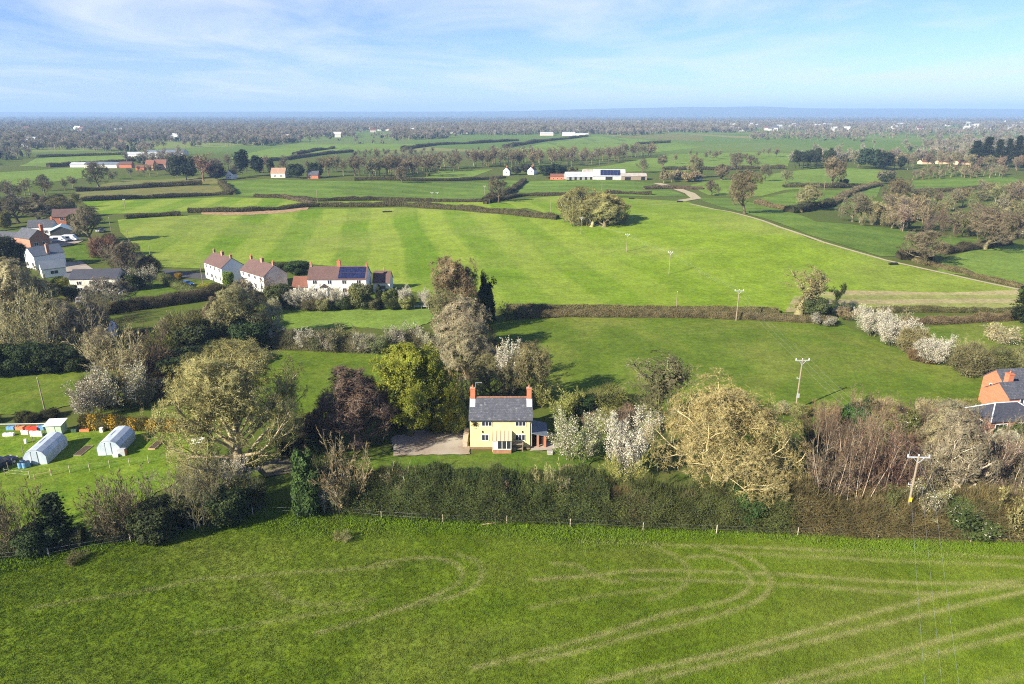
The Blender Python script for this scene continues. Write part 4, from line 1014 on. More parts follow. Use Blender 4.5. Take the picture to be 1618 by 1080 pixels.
# left wood
rngw = random.Random(9)
for i, (bx, by, ty, w, kd) in enumerate([(12, 560, 420, 85, 'bare2'), (48, 555, 415, 90, 'bare0'), (30, 575, 455, 80, 'birch'), (85, 560, 450, 70, 'birch'), (105, 555, 470, 80, 'bare2'), (135, 560, 475, 80, 'birch1'), (150, 545, 480, 60, 'bare2'), (-25, 565, 430, 90, 'bare0'), (68, 575, 470, 80, 'birch1')]):
    plant_px(kd, bx, by, ty, w, 'bare_tree', ['tan bare tree near the left edge of the left wood', 'tallest tan bare tree of the left wood', 'upright thin stems at the front left of the left wood', 'pale yellowish birch stems in the middle of the left wood', 'brown bare tree right of the birch stems in the left wood', 'twiggy tree toward the right end of the left wood', 'last bare tree at the right end of the left wood', 'tree of the left wood cut by the left edge', 'thin twiggy tree at the front of the left wood'][i], T,
             [(.31, .26, .16), (.31, .265, .165), (.29, .25, .15), (.29, .265, .13), (.22, .175, .12), (.23, .185, .125), (.20, .16, .115), (.30, .25, .155), (.25, .21, .14)][i], (.27, .24, .15))
for i, (bx, by, ty, w) in enumerate([(5, 590, 545, 62), (45, 588, 542, 62), (85, 586, 546, 58), (125, 582, 545, 55), (-35, 592, 545, 62)]):
    plant_px('holly0', bx, by, ty, w, 'evergreen_shrub', ['leftmost whole dark evergreen along the foot of the left wood', 'second dark evergreen along the foot of the left wood', 'third dark evergreen along the foot of the left wood', 'rightmost dark evergreen along the foot of the left wood', 'dark evergreen cut by the left edge at the foot of the left wood'][i], S, (.028, .038, .018))
scatter([(-60, 560), (150, 548), (180, 490), (160, 470), (60, 500), (-60, 520)], 14, ['bare2', 'birch', 'birch1', 'scrub0'], 'brown undergrowth tree inside the left wood', 'bare_tree', T, 'undergrowth of the left wood', (5, 9), (.6, .9), [C_TAN, C_BROWN, C_GREY], mind=3, seed=38)

# hedge between the two narrow fields
row([(425, 545), (500, 552), (570, 556), (640, 552), (700, 552)], 3.4, ['blossom2', 'scrub0', 'bramble1', 'scrub1', 'blossom1'], 'greyish overgrown hedge shrub with pale blossom below the narrow field', 'hedge_shrub', S, 'overgrown hedge below the narrow field', (4.0, 6.0), (.9, 1.3), [C_GREY, (.19, .17, .115), (.12, .11, .06)], seed=39)
hedge([(420, 549), (500, 555), (570, 558), (640, 555), (700, 556)], 4.0, 2.6, 'overgrown grey hedge below the narrow field', (.10, .095, .05), dens=1.0, ragged=.25, twigfrac=.6)
row([(455, 487), (520, 489), (600, 488), (680, 487)], 5.0, ['holly0', 'scrub0', 'bramble1'], 'garden boundary shrub below the white semi-detached houses', 'hedge_shrub', S, 'garden boundary of the white houses', (2.4, 4.0), (1.0, 1.5), [(.06, .07, .03), C_OLIVE, (.10, .09, .05)], seed=40)
for i, (bx, by, ty, w) in enumerate([(482, 486, 452, 48), (520, 486, 450, 46), (640, 485, 452, 32), (672, 485, 456, 24)]):
    plant_px('blossom0', bx, by, ty, w, 'blossom_shrub', ['left white blossoming shrub in front of the solar roof house', 'right white blossoming shrub in front of the solar roof house', 'round white blossoming tree right of the small garage', 'small white blossom beside the tallest bare tree'][i], S, (.15, .15, .08))
for (k_, bx, by, ty, w, c, lb) in [('holly0', 572, 486, 448, 42, (.10, .10, .045), 'olive evergreen in front of the solar panels'), ('scrub0', 545, 484, 452, 36, (.25, .19, .13), 'pinkish twiggy shrub below the solar panels'), ('holly1', 601, 487, 448, 16, (.03, .035, .018), 'dark columnar shrub in front of the small garage'),
                                   ('holly0', 617, 486, 455, 26, (.08, .09, .03), 'olive shrub right of the dark columnar shrub'), ('holly0', 470, 432, 412, 40, (.035, .05, .02), 'dark evergreen hedge behind the second white house'), ('holly0', 445, 428, 414, 30, (.05, .06, .02), 'garden evergreen behind the second white house chimney'),
                                   ('holly0', 363, 455, 428, 20, (.09, .11, .02), 'green and orange shrub at the first white house gable'), ('bramble1', 326, 458, 446, 26, (.23, .22, .02), 'bright yellow green bush in front of the first white house'), ('scrub0', 415, 478, 440, 60, C_BROWN, 'brown twiggy shrub below the second white house'),
                                   ('bare2', 385, 500, 440, 60, (.20, .165, .12), 'bare tree with pale twigs below the two white houses'), ('holly0', 445, 482, 448, 40, (.055, .065, .03), 'dull green shrub right of the second white house'), ('bramble0', 282, 440, 430, 14, (.38, .25, .02), 'bright yellow shrub by the lane')]:
    plant_px(k_, bx, by, ty, w, 'garden_shrub', lb, S, c)
hedge([(240, 438), (262, 450), (290, 464), (310, 468)], 3.0, 2.0, 'clipped green hedge along the village lawn', (.075, .085, .028), ragged=.08, twigfrac=.15)
hedge([(150, 500), (215, 490), (290, 480), (345, 470), (360, 465)], 3.5, 2.6, 'dark brown clipped hedge below the village lawn', (.060, .052, .03), ragged=.12, twigfrac=.6)
hedge([(330, 462), (365, 470), (420, 480), (450, 486)], 3.0, 2.2, 'dark hedge along the lane below the white houses', (.05, .05, .025), ragged=.15, twigfrac=.4)

# village trees
for (k_, bx, by, ty, w, c, nm, lb) in [
    ('bare0', 144, 380, 325, 52, (.22, .19, .13), 'bare_tree', 'dense pale bare tree behind the village garage'),
    ('bare1', 208, 442, 380, 56, (.165, .135, .10), 'bare_tree', 'grey bare tree by the striped field corner'),
    ('bare3', 180, 488, 436, 74, (.17, .145, .12), 'bare_tree', 'spreading bare tree with ivy on its trunk on the village lawn'),
    ('bare2', 236, 438, 402, 44, (.15, .13, .08), 'bare_tree', 'bare tree at the bend of the lane'),
    ('blossom1', 226, 455, 418, 46, (.10, .10, .05), 'flowering_shrub', 'dark shrub with pale flowers at the end of the lane'),
    ('holly0', 214, 458, 430, 36, (.03, .035, .016), 'evergreen_shrub', 'dark evergreen beside the cream house'),
    ('bramble1', 168, 405, 370, 44, (.20, .12, .085), 'bare_shrub', 'reddish brown shrub along the village drive'),
    ('scrub0', 185, 420, 382, 50, (.17, .14, .10), 'bare_shrub', 'grey scrub at the edge of the striped field'),
    ('holly0', 172, 382, 368, 18, (.06, .06, .02), 'garden_shrub', 'small round shrub on the field edge by the lane'),
    ('ivybush', 8, 420, 372, 60, (.03, .035, .018), 'evergreen_tree', 'dark evergreen tree at the left edge in front of the slate roofs'),
    ('ivybush', 25, 412, 385, 40, (.035, .04, .018), 'evergreen_tree', 'smaller dark evergreen by the half timbered house'),
    ('bare2', 20, 470, 408, 70, C_TAN, 'bare_tree', 'tan bare tree below the dark evergreen at the left edge'),
    ('holly0', 98, 462, 438, 26, (.13, .14, .03), 'garden_shrub', 'yellow green shrub left of the cream house'),
    ('bare2', 72, 478, 440, 48, (.21, .185, .10), 'bare_tree', 'olive tan tree left of the cream house'),
    ('holly0', 120, 362, 338, 22, (.028, .035, .016), 'evergreen_shrub', 'dark conifer like shrub by the red brick house'),
    ('bare0', 60, 350, 318, 60, (.15, .13, .09), 'bare_tree', 'bare tree behind the village roofs'),
    ('bare1', 30, 352, 310, 60, (.14, .12, .085), 'bare_tree', 'bare tree left behind the village roofs'),
    ('bare2', 95, 345, 310, 50, (.16, .14, .07), 'bare_tree', 'olive bare tree over the red brick house'),
    ('scrub0', 214, 426, 402, 40, C_GREY, 'bare_shrub', 'grey scrub below the utility pole by the striped field'),
    ('holly0', 112, 470, 450, 26, (.05, .06, .025), 'garden_shrub', 'dark shrub at the corner of the cream house'),
    ('scrub1', 150, 484, 466, 40, (.13, .11, .06), 'bare_shrub', 'brown scrub below the cream house')]:
    plant_px(k_, bx, by, ty, w, nm, lb, T if nm.endswith('tree') else S, c)
scatter([(-80, 345), (0, 335), (90, 318), (135, 330), (90, 345), (0, 365), (-80, 380)], 18, ['bare0', 'bare1', 'bare2', 'holly0'], 'tree in the wooded gardens behind the village roofs', 'village_tree', T, 'trees behind the village roofs', (6, 10), (.7, 1.0), [C_GREY, C_BROWN, C_OLIVE, (.04, .045, .02)], mind=6, seed=41)

# middle field hedges
hedge([(812, 503), (900, 500.5), (1000, 500.5), (1100, 502), (1200, 505), (1320, 512)], 1.6, 1.7, 'clipped brown hedge along the top of the meadow', (.105, .09, .045), ragged=.06, twigfrac=.3)
hedge([(800, 490), (900, 491), (1000, 492), (1100, 493), (1230, 495)], 1.6, 1.5, 'clipped brown hedge along the foot of the big striped field', (.10, .09, .04), ragged=.06, twigfrac=.3)
hedge([(1330, 495), (1450, 493), (1560, 494), (1650, 494)], 1.8, 1.3, 'rough olive hedge below the stubble strip', (.085, .085, .035), ragged=.2, twigfrac=.3)
hedge([(1430, 513), (1500, 512), (1600, 506), (1650, 503)], 2.0, 1.7, 'low brown hedge right of the blossom bank', (.115, .09, .05), ragged=.2, twigfrac=.4)
for (k_, bx, by, ty, w, c, nm, lb) in [
    ('ivied', 1262, 497, 418, 78, (.20, .165, .09), 'bare_tree', 'ragged bare tree with ivied trunk on the meadow hedge'),
    ('ivyfull', 1308, 502, 444, 38, (.045, .055, .02), 'ivy_tree', 'stubby ivy clad tree beside the ragged bare tree'),
    ('holly0', 1285, 500, 470, 44, (.045, .05, .022), 'evergreen_shrub', 'dark scrub between the ragged tree and the ivy clad tree'),
    ('blossom1', 1300, 513, 496, 40, (.16, .15, .10), 'blossom_shrub', 'low pale blossom in the hedge below the ivy clad tree'),
    ('scrub0', 1340, 505, 482, 40, (.17, .12, .08), 'bare_shrub', 'brown shrub right of the ivy clad tree'),
    ('blossom0', 1378, 530, 484, 52, (.14, .14, .08), 'blossom_shrub', 'bright white blossom at the top of the right blossom bank'),
    ('blossom0', 1410, 545, 498, 58, (.14, .14, .08), 'blossom_shrub', 'big white blossom in the middle of the right blossom bank'),
    ('scrub0', 1405, 525, 484, 60, (.18, .15, .11), 'bare_shrub', 'grey twiggy shrub behind the big white blossom'),
    ('bramble1', 1440, 555, 515, 50, (.15, .125, .065), 'bare_shrub', 'olive brown shrub right of the big white blossom'),
    ('blossom0', 1478, 575, 530, 56, (.14, .14, .08), 'blossom_shrub', 'separate white blossom lower right of the blossom bank'),
    ('bramble1', 1530, 588, 540, 64, (.11, .095, .05), 'bare_shrub', 'brown shrub right of the separate white blossom'),
    ('scrub0', 1520, 570, 535, 50, (.19, .16, .09), 'bare_shrub', 'tan twigs above the brown shrub on the right'),
    ('bramble1', 1580, 592, 545, 62, (.09, .09, .04), 'bare_shrub', 'olive shrub near the right edge above the brick house'),
    ('bramble1', 1625, 600, 545, 62, (.11, .10, .05), 'bare_shrub', 'shrub cut by the right edge above the brick house'),
    ('scrub1', 1565, 540, 512, 70, (.25, .20, .14), 'bare_shrub', 'pale tangle of fallen branches in the rough grass'),
    ('conifer', 1614, 510, 448, 34, (.03, .04, .016), 'conifer', 'dark conifer cut by the right edge below the track'),
    ('bramble0', 1455, 570, 548, 40, (.13, .09, .05), 'bramble', 'rusty bramble between the two white blossoms')]:
    plant_px(k_, bx, by, ty, w, nm, lb, T if nm.endswith(('tree', 'conifer')) else S, c)

# ragged growth along the near hedges and fillers
row([(490, 800), (600, 806), (720, 812), (850, 815), (950, 818)], 2.6, ['scrub0', 'scrub1', 'bramble1', 'holly0'], 'ragged shoot growing out of the top of the cottage hedge', 'hedge_shoot', S, 'shoots on the cottage hedge', (4.4, 5.8), (.45, .7), [(.07, .07, .03), (.05, .06, .022), (.11, .09, .055), (.045, .055, .02)], seed=71)
row([(960, 820), (1080, 824), (1180, 828), (1260, 830)], 2.4, ['scrub0', 'scrub1', 'bramble1'], 'ragged shoot growing out of the hedge under the big oak', 'hedge_shoot', S, 'shoots on the hedge under the oak', (3.8, 5.0), (.5, .9), [(.08, .075, .035), (.06, .065, .025), (.12, .10, .05)], seed=72)
row([(1260, 832), (1380, 836), (1500, 840), (1640, 845)], 2.0, ['scrub0', 'scrub1', 'birch1', 'bramble1'], 'ragged brown shoot growing out of the bramble hedge on the right', 'hedge_shoot', S, 'shoots on the right bramble hedge', (4.0, 5.6), (.5, .9), [(.12, .095, .065), (.10, .085, .045), (.085, .085, .035), (.14, .105, .075)], seed=73)
scatter([(1260, 805), (1300, 740), (1420, 720), (1640, 730), (1660, 835), (1400, 825)], 26, ['birch', 'birch1', 'scrub0', 'coppice'], 'tangled twiggy growth in the thicket behind the right bramble hedge', 'bare_shrub', S, 'tangle behind the right bramble hedge', (3.5, 6), (.7, 1.1), [(.14, .11, .08), (.17, .14, .09), (.12, .085, .07), (.15, .14, .065)], mind=2.0, seed=74)
scatter([(235, 640), (300, 600), (370, 590), (330, 560), (250, 590)], 16, ['holly0', 'bramble1', 'scrub0'], 'dark scrub in the hollow above the gorse hedge', 'bare_shrub', S, 'scrub in the hollow', (2, 4), (1.0, 1.5), [(.03, .035, .018), (.06, .052, .034), (.09, .07, .05)], mind=2.5, seed=75)
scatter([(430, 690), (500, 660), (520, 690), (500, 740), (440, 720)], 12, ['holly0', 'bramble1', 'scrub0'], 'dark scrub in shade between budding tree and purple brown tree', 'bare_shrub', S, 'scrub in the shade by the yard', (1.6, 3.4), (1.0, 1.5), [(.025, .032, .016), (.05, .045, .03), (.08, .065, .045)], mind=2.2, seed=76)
scatter([(300, 745), (345, 720), (400, 770), (330, 800), (280, 800)], 10, ['scrub0', 'bramble1', 'scrub1'], 'grey brown scrub at the paddock corner below the budding tree', 'bare_shrub', S, 'scrub at the paddock corner', (2, 3.6), (1.0, 1.4), [(.15, .13, .09), (.10, .085, .055), (.19, .17, .12)], mind=2.2, seed=77)
scatter([(540, 660), (600, 640), (740, 620), (745, 660), (690, 672), (620, 684)], 12, ['scrub0', 'bramble1', 'holly0', 'birch1'], 'brown scrub behind the gravel yard', 'bare_shrub', S, 'scrub behind the yard', (2, 4), (.9, 1.3), [(.12, .09, .065), (.08, .07, .035), (.05, .055, .025)], mind=2.5, seed=78)
scatter([(170, 512), (280, 504), (350, 496), (440, 510), (430, 545), (300, 540), (180, 548)], 22, ['scrub0', 'bramble1', 'bare2', 'birch1'], 'brown scrub right under the dark clipped village hedge', 'bare_shrub', S, 'scrub under the village hedge', (2, 3.6), (.9, 1.3), [(.10, .08, .055), (.13, .11, .065), (.08, .07, .04), (.15, .125, .09)], mind=3, seed=79)

scatter([(1275, 800), (1285, 700), (1310, 665), (1420, 690), (1465, 700), (1460, 800), (1380, 815)], 24, ['birch', 'birch1', 'coppice'], 'reddish brown twiggy clump filling the birch thicket', 'birch_clump', T, 'clumps filling the birch thicket', (5.5, 8), (.55, .8), [(.125, .075, .058), (.14, .095, .07), (.10, .068, .052), (.15, .115, .08)], mind=2.0, seed=81)
scatter([(1470, 790), (1470, 710), (1540, 690), (1640, 700), (1660, 800)], 14, ['birch', 'birch1', 'coppice'], 'mauve brown twiggy clump below the brick bungalow', 'twiggy_clump', S, 'clumps below the bungalow', (4.5, 7), (.6, .9), [(.13, .095, .075), (.15, .12, .085), (.12, .085, .07)], mind=2.2, seed=82)
row([(480, 782), (600, 778), (720, 780), (850, 784), (950, 788)], 2.7, ['holly0', 'bramble1', 'scrub0', 'coppice', 'ivybush'], 'mixed shrub along the lawn side of the cottage hedge', 'hedge_shrub', S, 'shrubs along the lawn side of the hedge', (3.6, 5.2), (.7, 1.0), [(.05, .06, .02), (.09, .085, .035), (.14, .115, .065), (.04, .05, .018)], seed=83)
row([(960, 790), (1060, 800), (1250, 805)], 3.2, ['holly0', 'bramble1', 'scrub1'], 'dark shrub in the gap under the skirt of the big oak', 'hedge_shrub', S, 'shrubs under the skirt of the oak', (2.6, 4.0), (.8, 1.1), [(.05, .055, .02), (.09, .08, .035), (.035, .045, .016)], seed=84)
# ------------------------------------------------------------------ middle and far distance
T = 'tree'; S = 'shrub'
C1 = (.175, .15, .092); C2 = (.145, .122, .085); C3 = (.165, .13, .095); C4 = (.15, .14, .07); CW = (.25, .215, .09)
H1 = (.065, .06, .028)
hedge([(200, 346), (270, 341), (285, 341)], 3, 2.2, 'short dark hedge at the top left of the striped field', H1)
hedge([(297, 336), (380, 335), (440, 331), (500, 326), (560, 326.5), (640, 325.5), (720, 331), (800, 339), (878, 347)], 3, 2.4, 'long dark hedge along the crest of the striped field', H1)
hedge([(130, 318), (230, 313.5), (345, 308), (362, 308)], 3, 2.4, 'dark hedge under the straw coloured pasture', H1)
hedge([(120, 303), (180, 300), (260, 295), (320, 292)], 4, 3.0, 'dark hedge between the two straw coloured pastures', H1)
hedge([(345, 290), (362, 308)], 4, 3.0, 'hedge at the left end of the dark green field', H1)
hedge([(400, 311), (500, 318), (600, 316), (700, 318), (775, 319)], 3, 1.8, 'low hedge under the dark green field', H1)
hedge([(440, 312), (470, 318), (490, 324)], 4, 1.6, 'short scrubby hedge dipping to the crest hedge', (.10, .085, .05))
hedge([(772, 319), (800, 310), (815, 300), (832, 286)], 4, 2.8, 'hedge running up to the white farm house', H1)
hedge([(770, 322), (800, 315), (830, 309), (880, 309), (960, 311)], 3, 2.0, 'hedge in front of the barn field', H1)
hedge([(560, 285), (660, 286), (740, 285), (800, 281)], 4, 2.0, 'thin hedge below the woodland belt', H1)
hedge([(960, 306), (985, 306), (1030, 308)], 4, 2.2, 'dark scrub line in front of the barns', H1)
hedge([(1020, 299), (1060, 298), (1110, 299)], 5, 2.0, 'dark hedge by the farm track bend', (.10, .08, .05))
hedge([(1190, 321), (1220, 328), (1255, 335)], 4, 2.2, 'low scrubby hedge running to the round oak', (.12, .10, .05))
hedge([(1255, 336), (1290, 331), (1320, 326)], 5, 3.2, 'very dark hedge under the round oak', (.04, .045, .02))
hedge([(1318, 325), (1345, 308), (1395, 292)], 5, 2.6, 'hedge from the round oak toward the park wall', (.10, .085, .05))
hedge([(1240, 296), (1320, 297), (1395, 294)], 5, 2.4, 'dark park hedge under the tall oak', H1)
hedge([(1425, 410), (1452, 411), (1475, 410)], 4, 2.4, 'dark hedge left of the round shade oak', (.05, .045, .025))
hedge([(1495, 402), (1530, 396), (1560, 392), (1600, 386)], 4, 2.6, 'dark hedge between the two right hand oaks', (.05, .045, .025))
hedge([(1440, 413), (1500, 428), (1560, 442), (1612, 455)], 2.5, 1.3, 'low hedge above the farm track', (.12, .11, .05))
hedge([(1435, 303), (1500, 303), (1560, 299), (1600, 297)], 5, 2.0, 'hedge across the right hand far field', H1)
hedge([(1050, 268), (1150, 268), (1240, 266)], 5, 3, 'park hedge under the scattered oaks', H1)
hedge([(390, 256), (450, 253), (520, 243), (560, 240)], 6, 3, 'far curving hedge above the dark green field', H1)
hedge([(470, 244), (500, 238), (530, 234)], 6, 3.2, 'short far hedge curving up to the village', H1)
hedge([(640, 236), (690, 229), (760, 226), (820, 222)], 6, 4, 'far hedge beyond the olive field', H1)
hedge([(800, 233), (860, 223), (900, 219), (930, 215)], 7, 4, 'far hedge rising to the white farm sheds', H1)
hedge([(1010, 228), (1040, 226), (1060, 225)], 7, 4, 'short far hedge below the straw coloured hillside', H1)
hedge([(80, 264), (160, 258), (230, 253)], 6, 3, 'far left hedge by the white sheds', H1)
hedge([(60, 249), (130, 246), (210, 244)], 6, 3, 'far left hedge across the green field', H1)

# copse in the striped field
for i, (bx, by, ty, w) in enumerate([(905, 352, 297, 54), (925, 356, 300, 56), (948, 356, 303, 58), (968, 352, 306, 50), (940, 347, 296, 56), (915, 347, 294, 50), (962, 347, 308, 50), (895, 350, 310, 36), (935, 358, 312, 60), (955, 358, 314, 56), (910, 357, 310, 50)]):
    plant_px(('bare2', 'birch', 'bare0')[i % 3], bx, by, ty, w, 'willow_tree', 'yellowish tan willow in the round copse on the striped field', T, vary(CW, .12), (.22, .2, .1), group='willows of the round copse')
scatter([(890, 352), (930, 360), (985, 352), (975, 344), (900, 344)], 10, ['scrub0', 'bramble1'], 'low scrub at the foot of the round copse', 'copse_scrub', S, 'scrub of the round copse', (4, 6.5), (1.1, 1.6), [CW, C4], mind=4, seed=50)
# single field trees
for (k_, bx, by, ty, w, c, lb) in [
    ('bare3', 788, 319, 279, 42, (.13, .11, .075), 'lone bare oak at the hedge end left of the copse'),
    ('bare1', 1176, 337, 268, 58, (.20, .165, .10), 'tall bare oak standing alone on the farm track'),
    ('bare0', 1278, 331, 290, 44, (.185, .16, .09), 'round headed bare oak over the very dark hedge'),
    ('bare0', 1313, 294, 246, 42, (.165, .125, .08), 'dense brown oak in front of the pine stand'),
    ('bare3', 1124, 309, 284, 28, (.15, .12, .085), 'small bare tree beside the stone track'),
    ('bare2', 1140, 284, 258, 24, (.18, .14, .09), 'brown bare tree by the white trailer'),
    ('bare0', 1096, 280, 244, 28, (.165, .145, .085), 'tall tree left of the white trailer'),
    ('bare1', 1208, 286, 258, 22, (.14, .13, .08), 'left of two small park oaks'),
    ('bare1', 1240, 290, 268, 22, (.17, .16, .09), 'right of two small park oaks'),
    ('bare3', 1187, 266, 244, 26, (.15, .12, .09), 'wide bare oak in the park'),
    ('bare1', 1165, 272, 240, 28, (.16, .135, .095), 'bare oak at the head of the park'),
    ('bare1', 1462, 417, 363, 76, (.185, .155, .10), 'broad low bare oak beside the farm track'),
    ('bare1', 1555, 393, 328, 92, (.185, .15, .10), 'widest bare oak at the edge of the right wood'),
    ('bare3', 1347, 350, 302, 50, (.17, .145, .10), 'bare tree at the left end of the right wood'),
    ('bare1', 1415, 330, 280, 46, (.175, .145, .09), 'tall tree rising from the right wood'),
    ('bare1', 156, 295, 256, 40, (.13, .105, .075), 'bare oak beside the straw coloured pastures'),
    ('bare3', 70, 301, 275, 30, (.12, .10, .07), 'bare tree in the left pasture hedge'),
    ('bare1', 636, 288, 262, 26, (.16, .125, .09), 'bare tree in front of the woodland belt'),
    ('bare3', 1015, 272, 250, 22, (.15, .125, .09), 'left of the pair of bare trees above the barns'),
    ('bare0', 1047, 264, 244, 20, (.15, .12, .085), 'right of the pair of bare trees above the barns')]:
    plant_px(k_, bx, by, ty, w, 'bare_tree', lb, T, c)
far_px('f_ever', 1333, 294, 282, 16, 'evergreen_shrub', 'round dark bush beside the dense brown oak', S, (.035, .05, .03), None)
far_px('f_ever', 1402, 290, 274, 22, 'evergreen_shrub', 'dark bush in the hedge right of the park', S, (.045, .055, .025), None)
far_px('f_scrub0', 1398, 285, 268, 30, 'bare_shrub', 'brown scrub beside the dark hedge bush', S, C2, None)

# woodland belts: each tree its own
FK = ['f_bare0', 'f_bare1', 'f_bare2', 'f_bare4', 'f_tall']
def belt(poly, n, label, group, hr, cols, kinds=FK, seed=1, mind=5, wr=(.55, .85)):
    scatter(poly, n, kinds, label, {'woodland belt, left half': 'belt_tree', 'woodland belt, right half': 'belt_tree', 'right hand wood': 'wood_tree', 'far right woods': 'wood_tree'}.get(group, 'hedgerow_tree'), T, group, hr, wr, cols, far=True, mind=mind, seed=seed)
belt([(505, 279), (560, 281), (640, 280), (680, 279), (740, 268), (720, 264), (600, 268), (510, 270)], 58, 'bare brown tree in the left half of the woodland belt', 'woodland belt, left half', (12, 17), [C1, C2, (.14, .11, .07)], seed=51, mind=6)
belt([(740, 268), (800, 264), (880, 264), (960, 258), (1035, 248), (1030, 244), (950, 250), (850, 254), (740, 258)], 75, 'bare brown tree in the right half of the woodland belt', 'woodland belt, right half', (13, 17), [C2, C3, C1], seed=52, mind=8)
belt([(160, 291), (190, 285), (310, 278), (340, 282), (335, 274), (230, 272), (170, 280)], 18, 'brown tree in the scrubby row above the straw coloured pastures', 'row above the straw pastures', (6, 11), [C1, C2, C4], seed=53)
belt([(-40, 330), (40, 316), (120, 306), (150, 296), (60, 298), (-40, 312)], 22, 'bare tree in the hedges left of the straw coloured pastures', 'hedge trees left of the pastures', (7, 11), [C2, C1, C4], seed=54)
belt([(270, 285), (345, 284), (420, 280), (480, 277), (500, 270), (420, 266), (320, 268), (280, 272)], 26, 'mixed tree around the white house above the dark green field', 'trees around the white house', (10, 16), [C1, C3, C2], seed=55)
for i, (bx, by, ty, w, kd) in enumerate([(292, 284, 245, 46, 'f_ever'), (322, 286, 242, 36, 'f_bare0'), (383, 279, 236, 24, 'f_cypress'), (410, 278, 245, 22, 'f_cypress'), (428, 279, 252, 14, 'f_cypress'), (470, 281, 258, 30, 'f_ever'), (500, 280, 256, 26, 'f_ever'), (345, 284, 262, 30, 'f_ever')]):
    far_px(kd, bx, by, ty, w, ('evergreen_tree', 'copper_tree', 'conifer', 'conifer', 'conifer', 'evergreen_tree', 'evergreen_tree', 'evergreen_tree')[i], ['broad dark evergreen left of the white gabled house', 'reddish brown tree behind the white gabled house', 'tallest dark conifer right of the white gabled house', 'dark pointed conifer left of the tan roofed house', 'slim dark conifer beside the tan roofed house', 'dark evergreen between the tan roof and the brick cottage', 'dark evergreen right behind the small brick cottage', 'dark evergreen just behind the white gabled house'][i], T,
           [(.035, .045, .025), (.16, .09, .07), (.022, .032, .022), (.02, .03, .02), (.025, .035, .02), (.03, .04, .02), (.03, .04, .02), (.05, .04, .035)][i], None)
for i, (bx, by, ty, w) in enumerate([(862, 281, 260, 24), (876, 280, 258, 22), (888, 278, 262, 20), (904, 279, 263, 20), (815, 276, 262, 16), (830, 274, 258, 20)]):
    far_px('f_ever', bx, by, ty, w, 'evergreen_tree', ['left dark evergreen beside the red farm shed', 'middle dark evergreen behind the red farm shed', 'right dark evergreen behind the red farm shed', 'brown green tree at the barn corner', 'dark shrub right of the white farm house', 'dark tree between the two white farm houses'][i], T, [(.025, .04, .02), (.022, .035, .018), (.03, .04, .02), (.10, .09, .04), (.05, .05, .03), (.045, .045, .03)][i], None)
# scrub right of the barns
scatter([(1035, 292), (1070, 288), (1110, 287), (1100, 278), (1050, 280)], 14, ['f_scrub0', 'f_scrub1', 'f_bare2'], 'tan scrub beside the stone track right of the barns', 'farm_scrub', S, 'scrub right of the barns', (5, 8), (1.0, 1.6), [(.23, .18, .10), (.2, .16, .09)], far=True, mind=6, seed=56)
# pine stand, evergreens and conifers on the right
scatter([(1250, 268), (1300, 268), (1322, 262), (1310, 257), (1255, 261)], 34, ['pine'], 'slim pine in the dense dark pine stand', 'pine_tree', T, 'pine stand', (13, 16), (.32, .42), [(.055, .07, .035), (.045, .055, .03)], mind=5, seed=57)
for i, (bx, by, ty, w, kd) in enumerate([(1371, 266, 234, 34, 'f_ever'), (1398, 268, 240, 26, 'f_cypress'), (1385, 262, 236, 24, 'f_ever'), (1424, 268, 246, 14, 'f_cypress')]):
    far_px(kd, bx, by, ty, w, 'evergreen_tree', ['dark spreading evergreen right of the pine stand', 'dark conical evergreen right of the pine stand', 'dark evergreen behind the conical one', 'narrow dark evergreen left of the right woods'][i], T, (.035, .05, .028), None)
for i, (bx, by, ty, w) in enumerate([(1538, 262, 222, 26), (1555, 263, 216, 24), (1573, 264, 220, 20), (1588, 264, 219, 18), (1602, 264, 214, 20), (1617, 265, 218, 22)]):
    plant_px('conifer', bx, by, ty, w, 'conifer', ['first tall dark conifer from the left on the upper right skyline', 'second tall dark conifer from the left on the upper right skyline', 'third tall dark conifer from the left on the upper right skyline', 'fourth tall dark conifer from the left on the upper right skyline', 'tallest spired conifer near the upper right edge', 'tall conifer cut by the upper right edge'][i], T, (.026, .036, .02))
belt([(1330, 262), (1440, 268), (1520, 266), (1618, 270), (1618, 262), (1500, 256), (1400, 254), (1330, 256)], 60, 'bare brown tree in the far right woods between pines and conifers', 'far right woods', (10, 14), [C1, C3, (.2, .15, .10)], seed=58, mind=7)
belt([(1440, 285), (1500, 283), (1590, 281), (1600, 275), (1500, 274), (1450, 277)], 30, 'pinkish brown tree in the row above the right hand far field', 'row above the right far field', (7, 10), [(.21, .155, .11), C3, C1], seed=59, mind=6)
# the right wood
belt([(1345, 352), (1400, 362), (1470, 370), (1530, 376), (1618, 375), (1640, 330), (1618, 308), (1540, 315), (1470, 322), (1400, 332)], 70, 'tan bare tree in the right hand wood', 'right hand wood', (8, 13), [C1, (.21, .175, .10), C3, C4], seed=60, mind=4.5, wr=(.6, .95))
scatter([(1355, 355), (1420, 364), (1500, 374), (1600, 382), (1640, 375), (1500, 362), (1400, 350)], 34, ['scrub0', 'birch', 'birch1', 'bare2'], 'tan thin stemmed tree along the front of the right hand wood', 'wood_edge_tree', T, 'front of the right hand wood', (6, 10), (.6, .9), [C1, (.22, .185, .11), C3], mind=4, seed=61)
for i, (bx, by, ty, w) in enumerate([(1585, 345, 318, 24), (1600, 350, 326, 18), (1612, 352, 320, 22)]):
    far_px('f_cypress', bx, by, ty, w, 'conifer', ['left small dark conifer inside the right hand wood', 'middle small dark conifer inside the right hand wood', 'right small dark conifer inside the right hand wood'][i], T, (.035, .045, .025), None)
far_px('f_scrub0', 1608, 372, 360, 26, 'blossom_shrub', 'pale flowering shrub at the right end of the right hand wood', S, (.5, .48, .4), None)
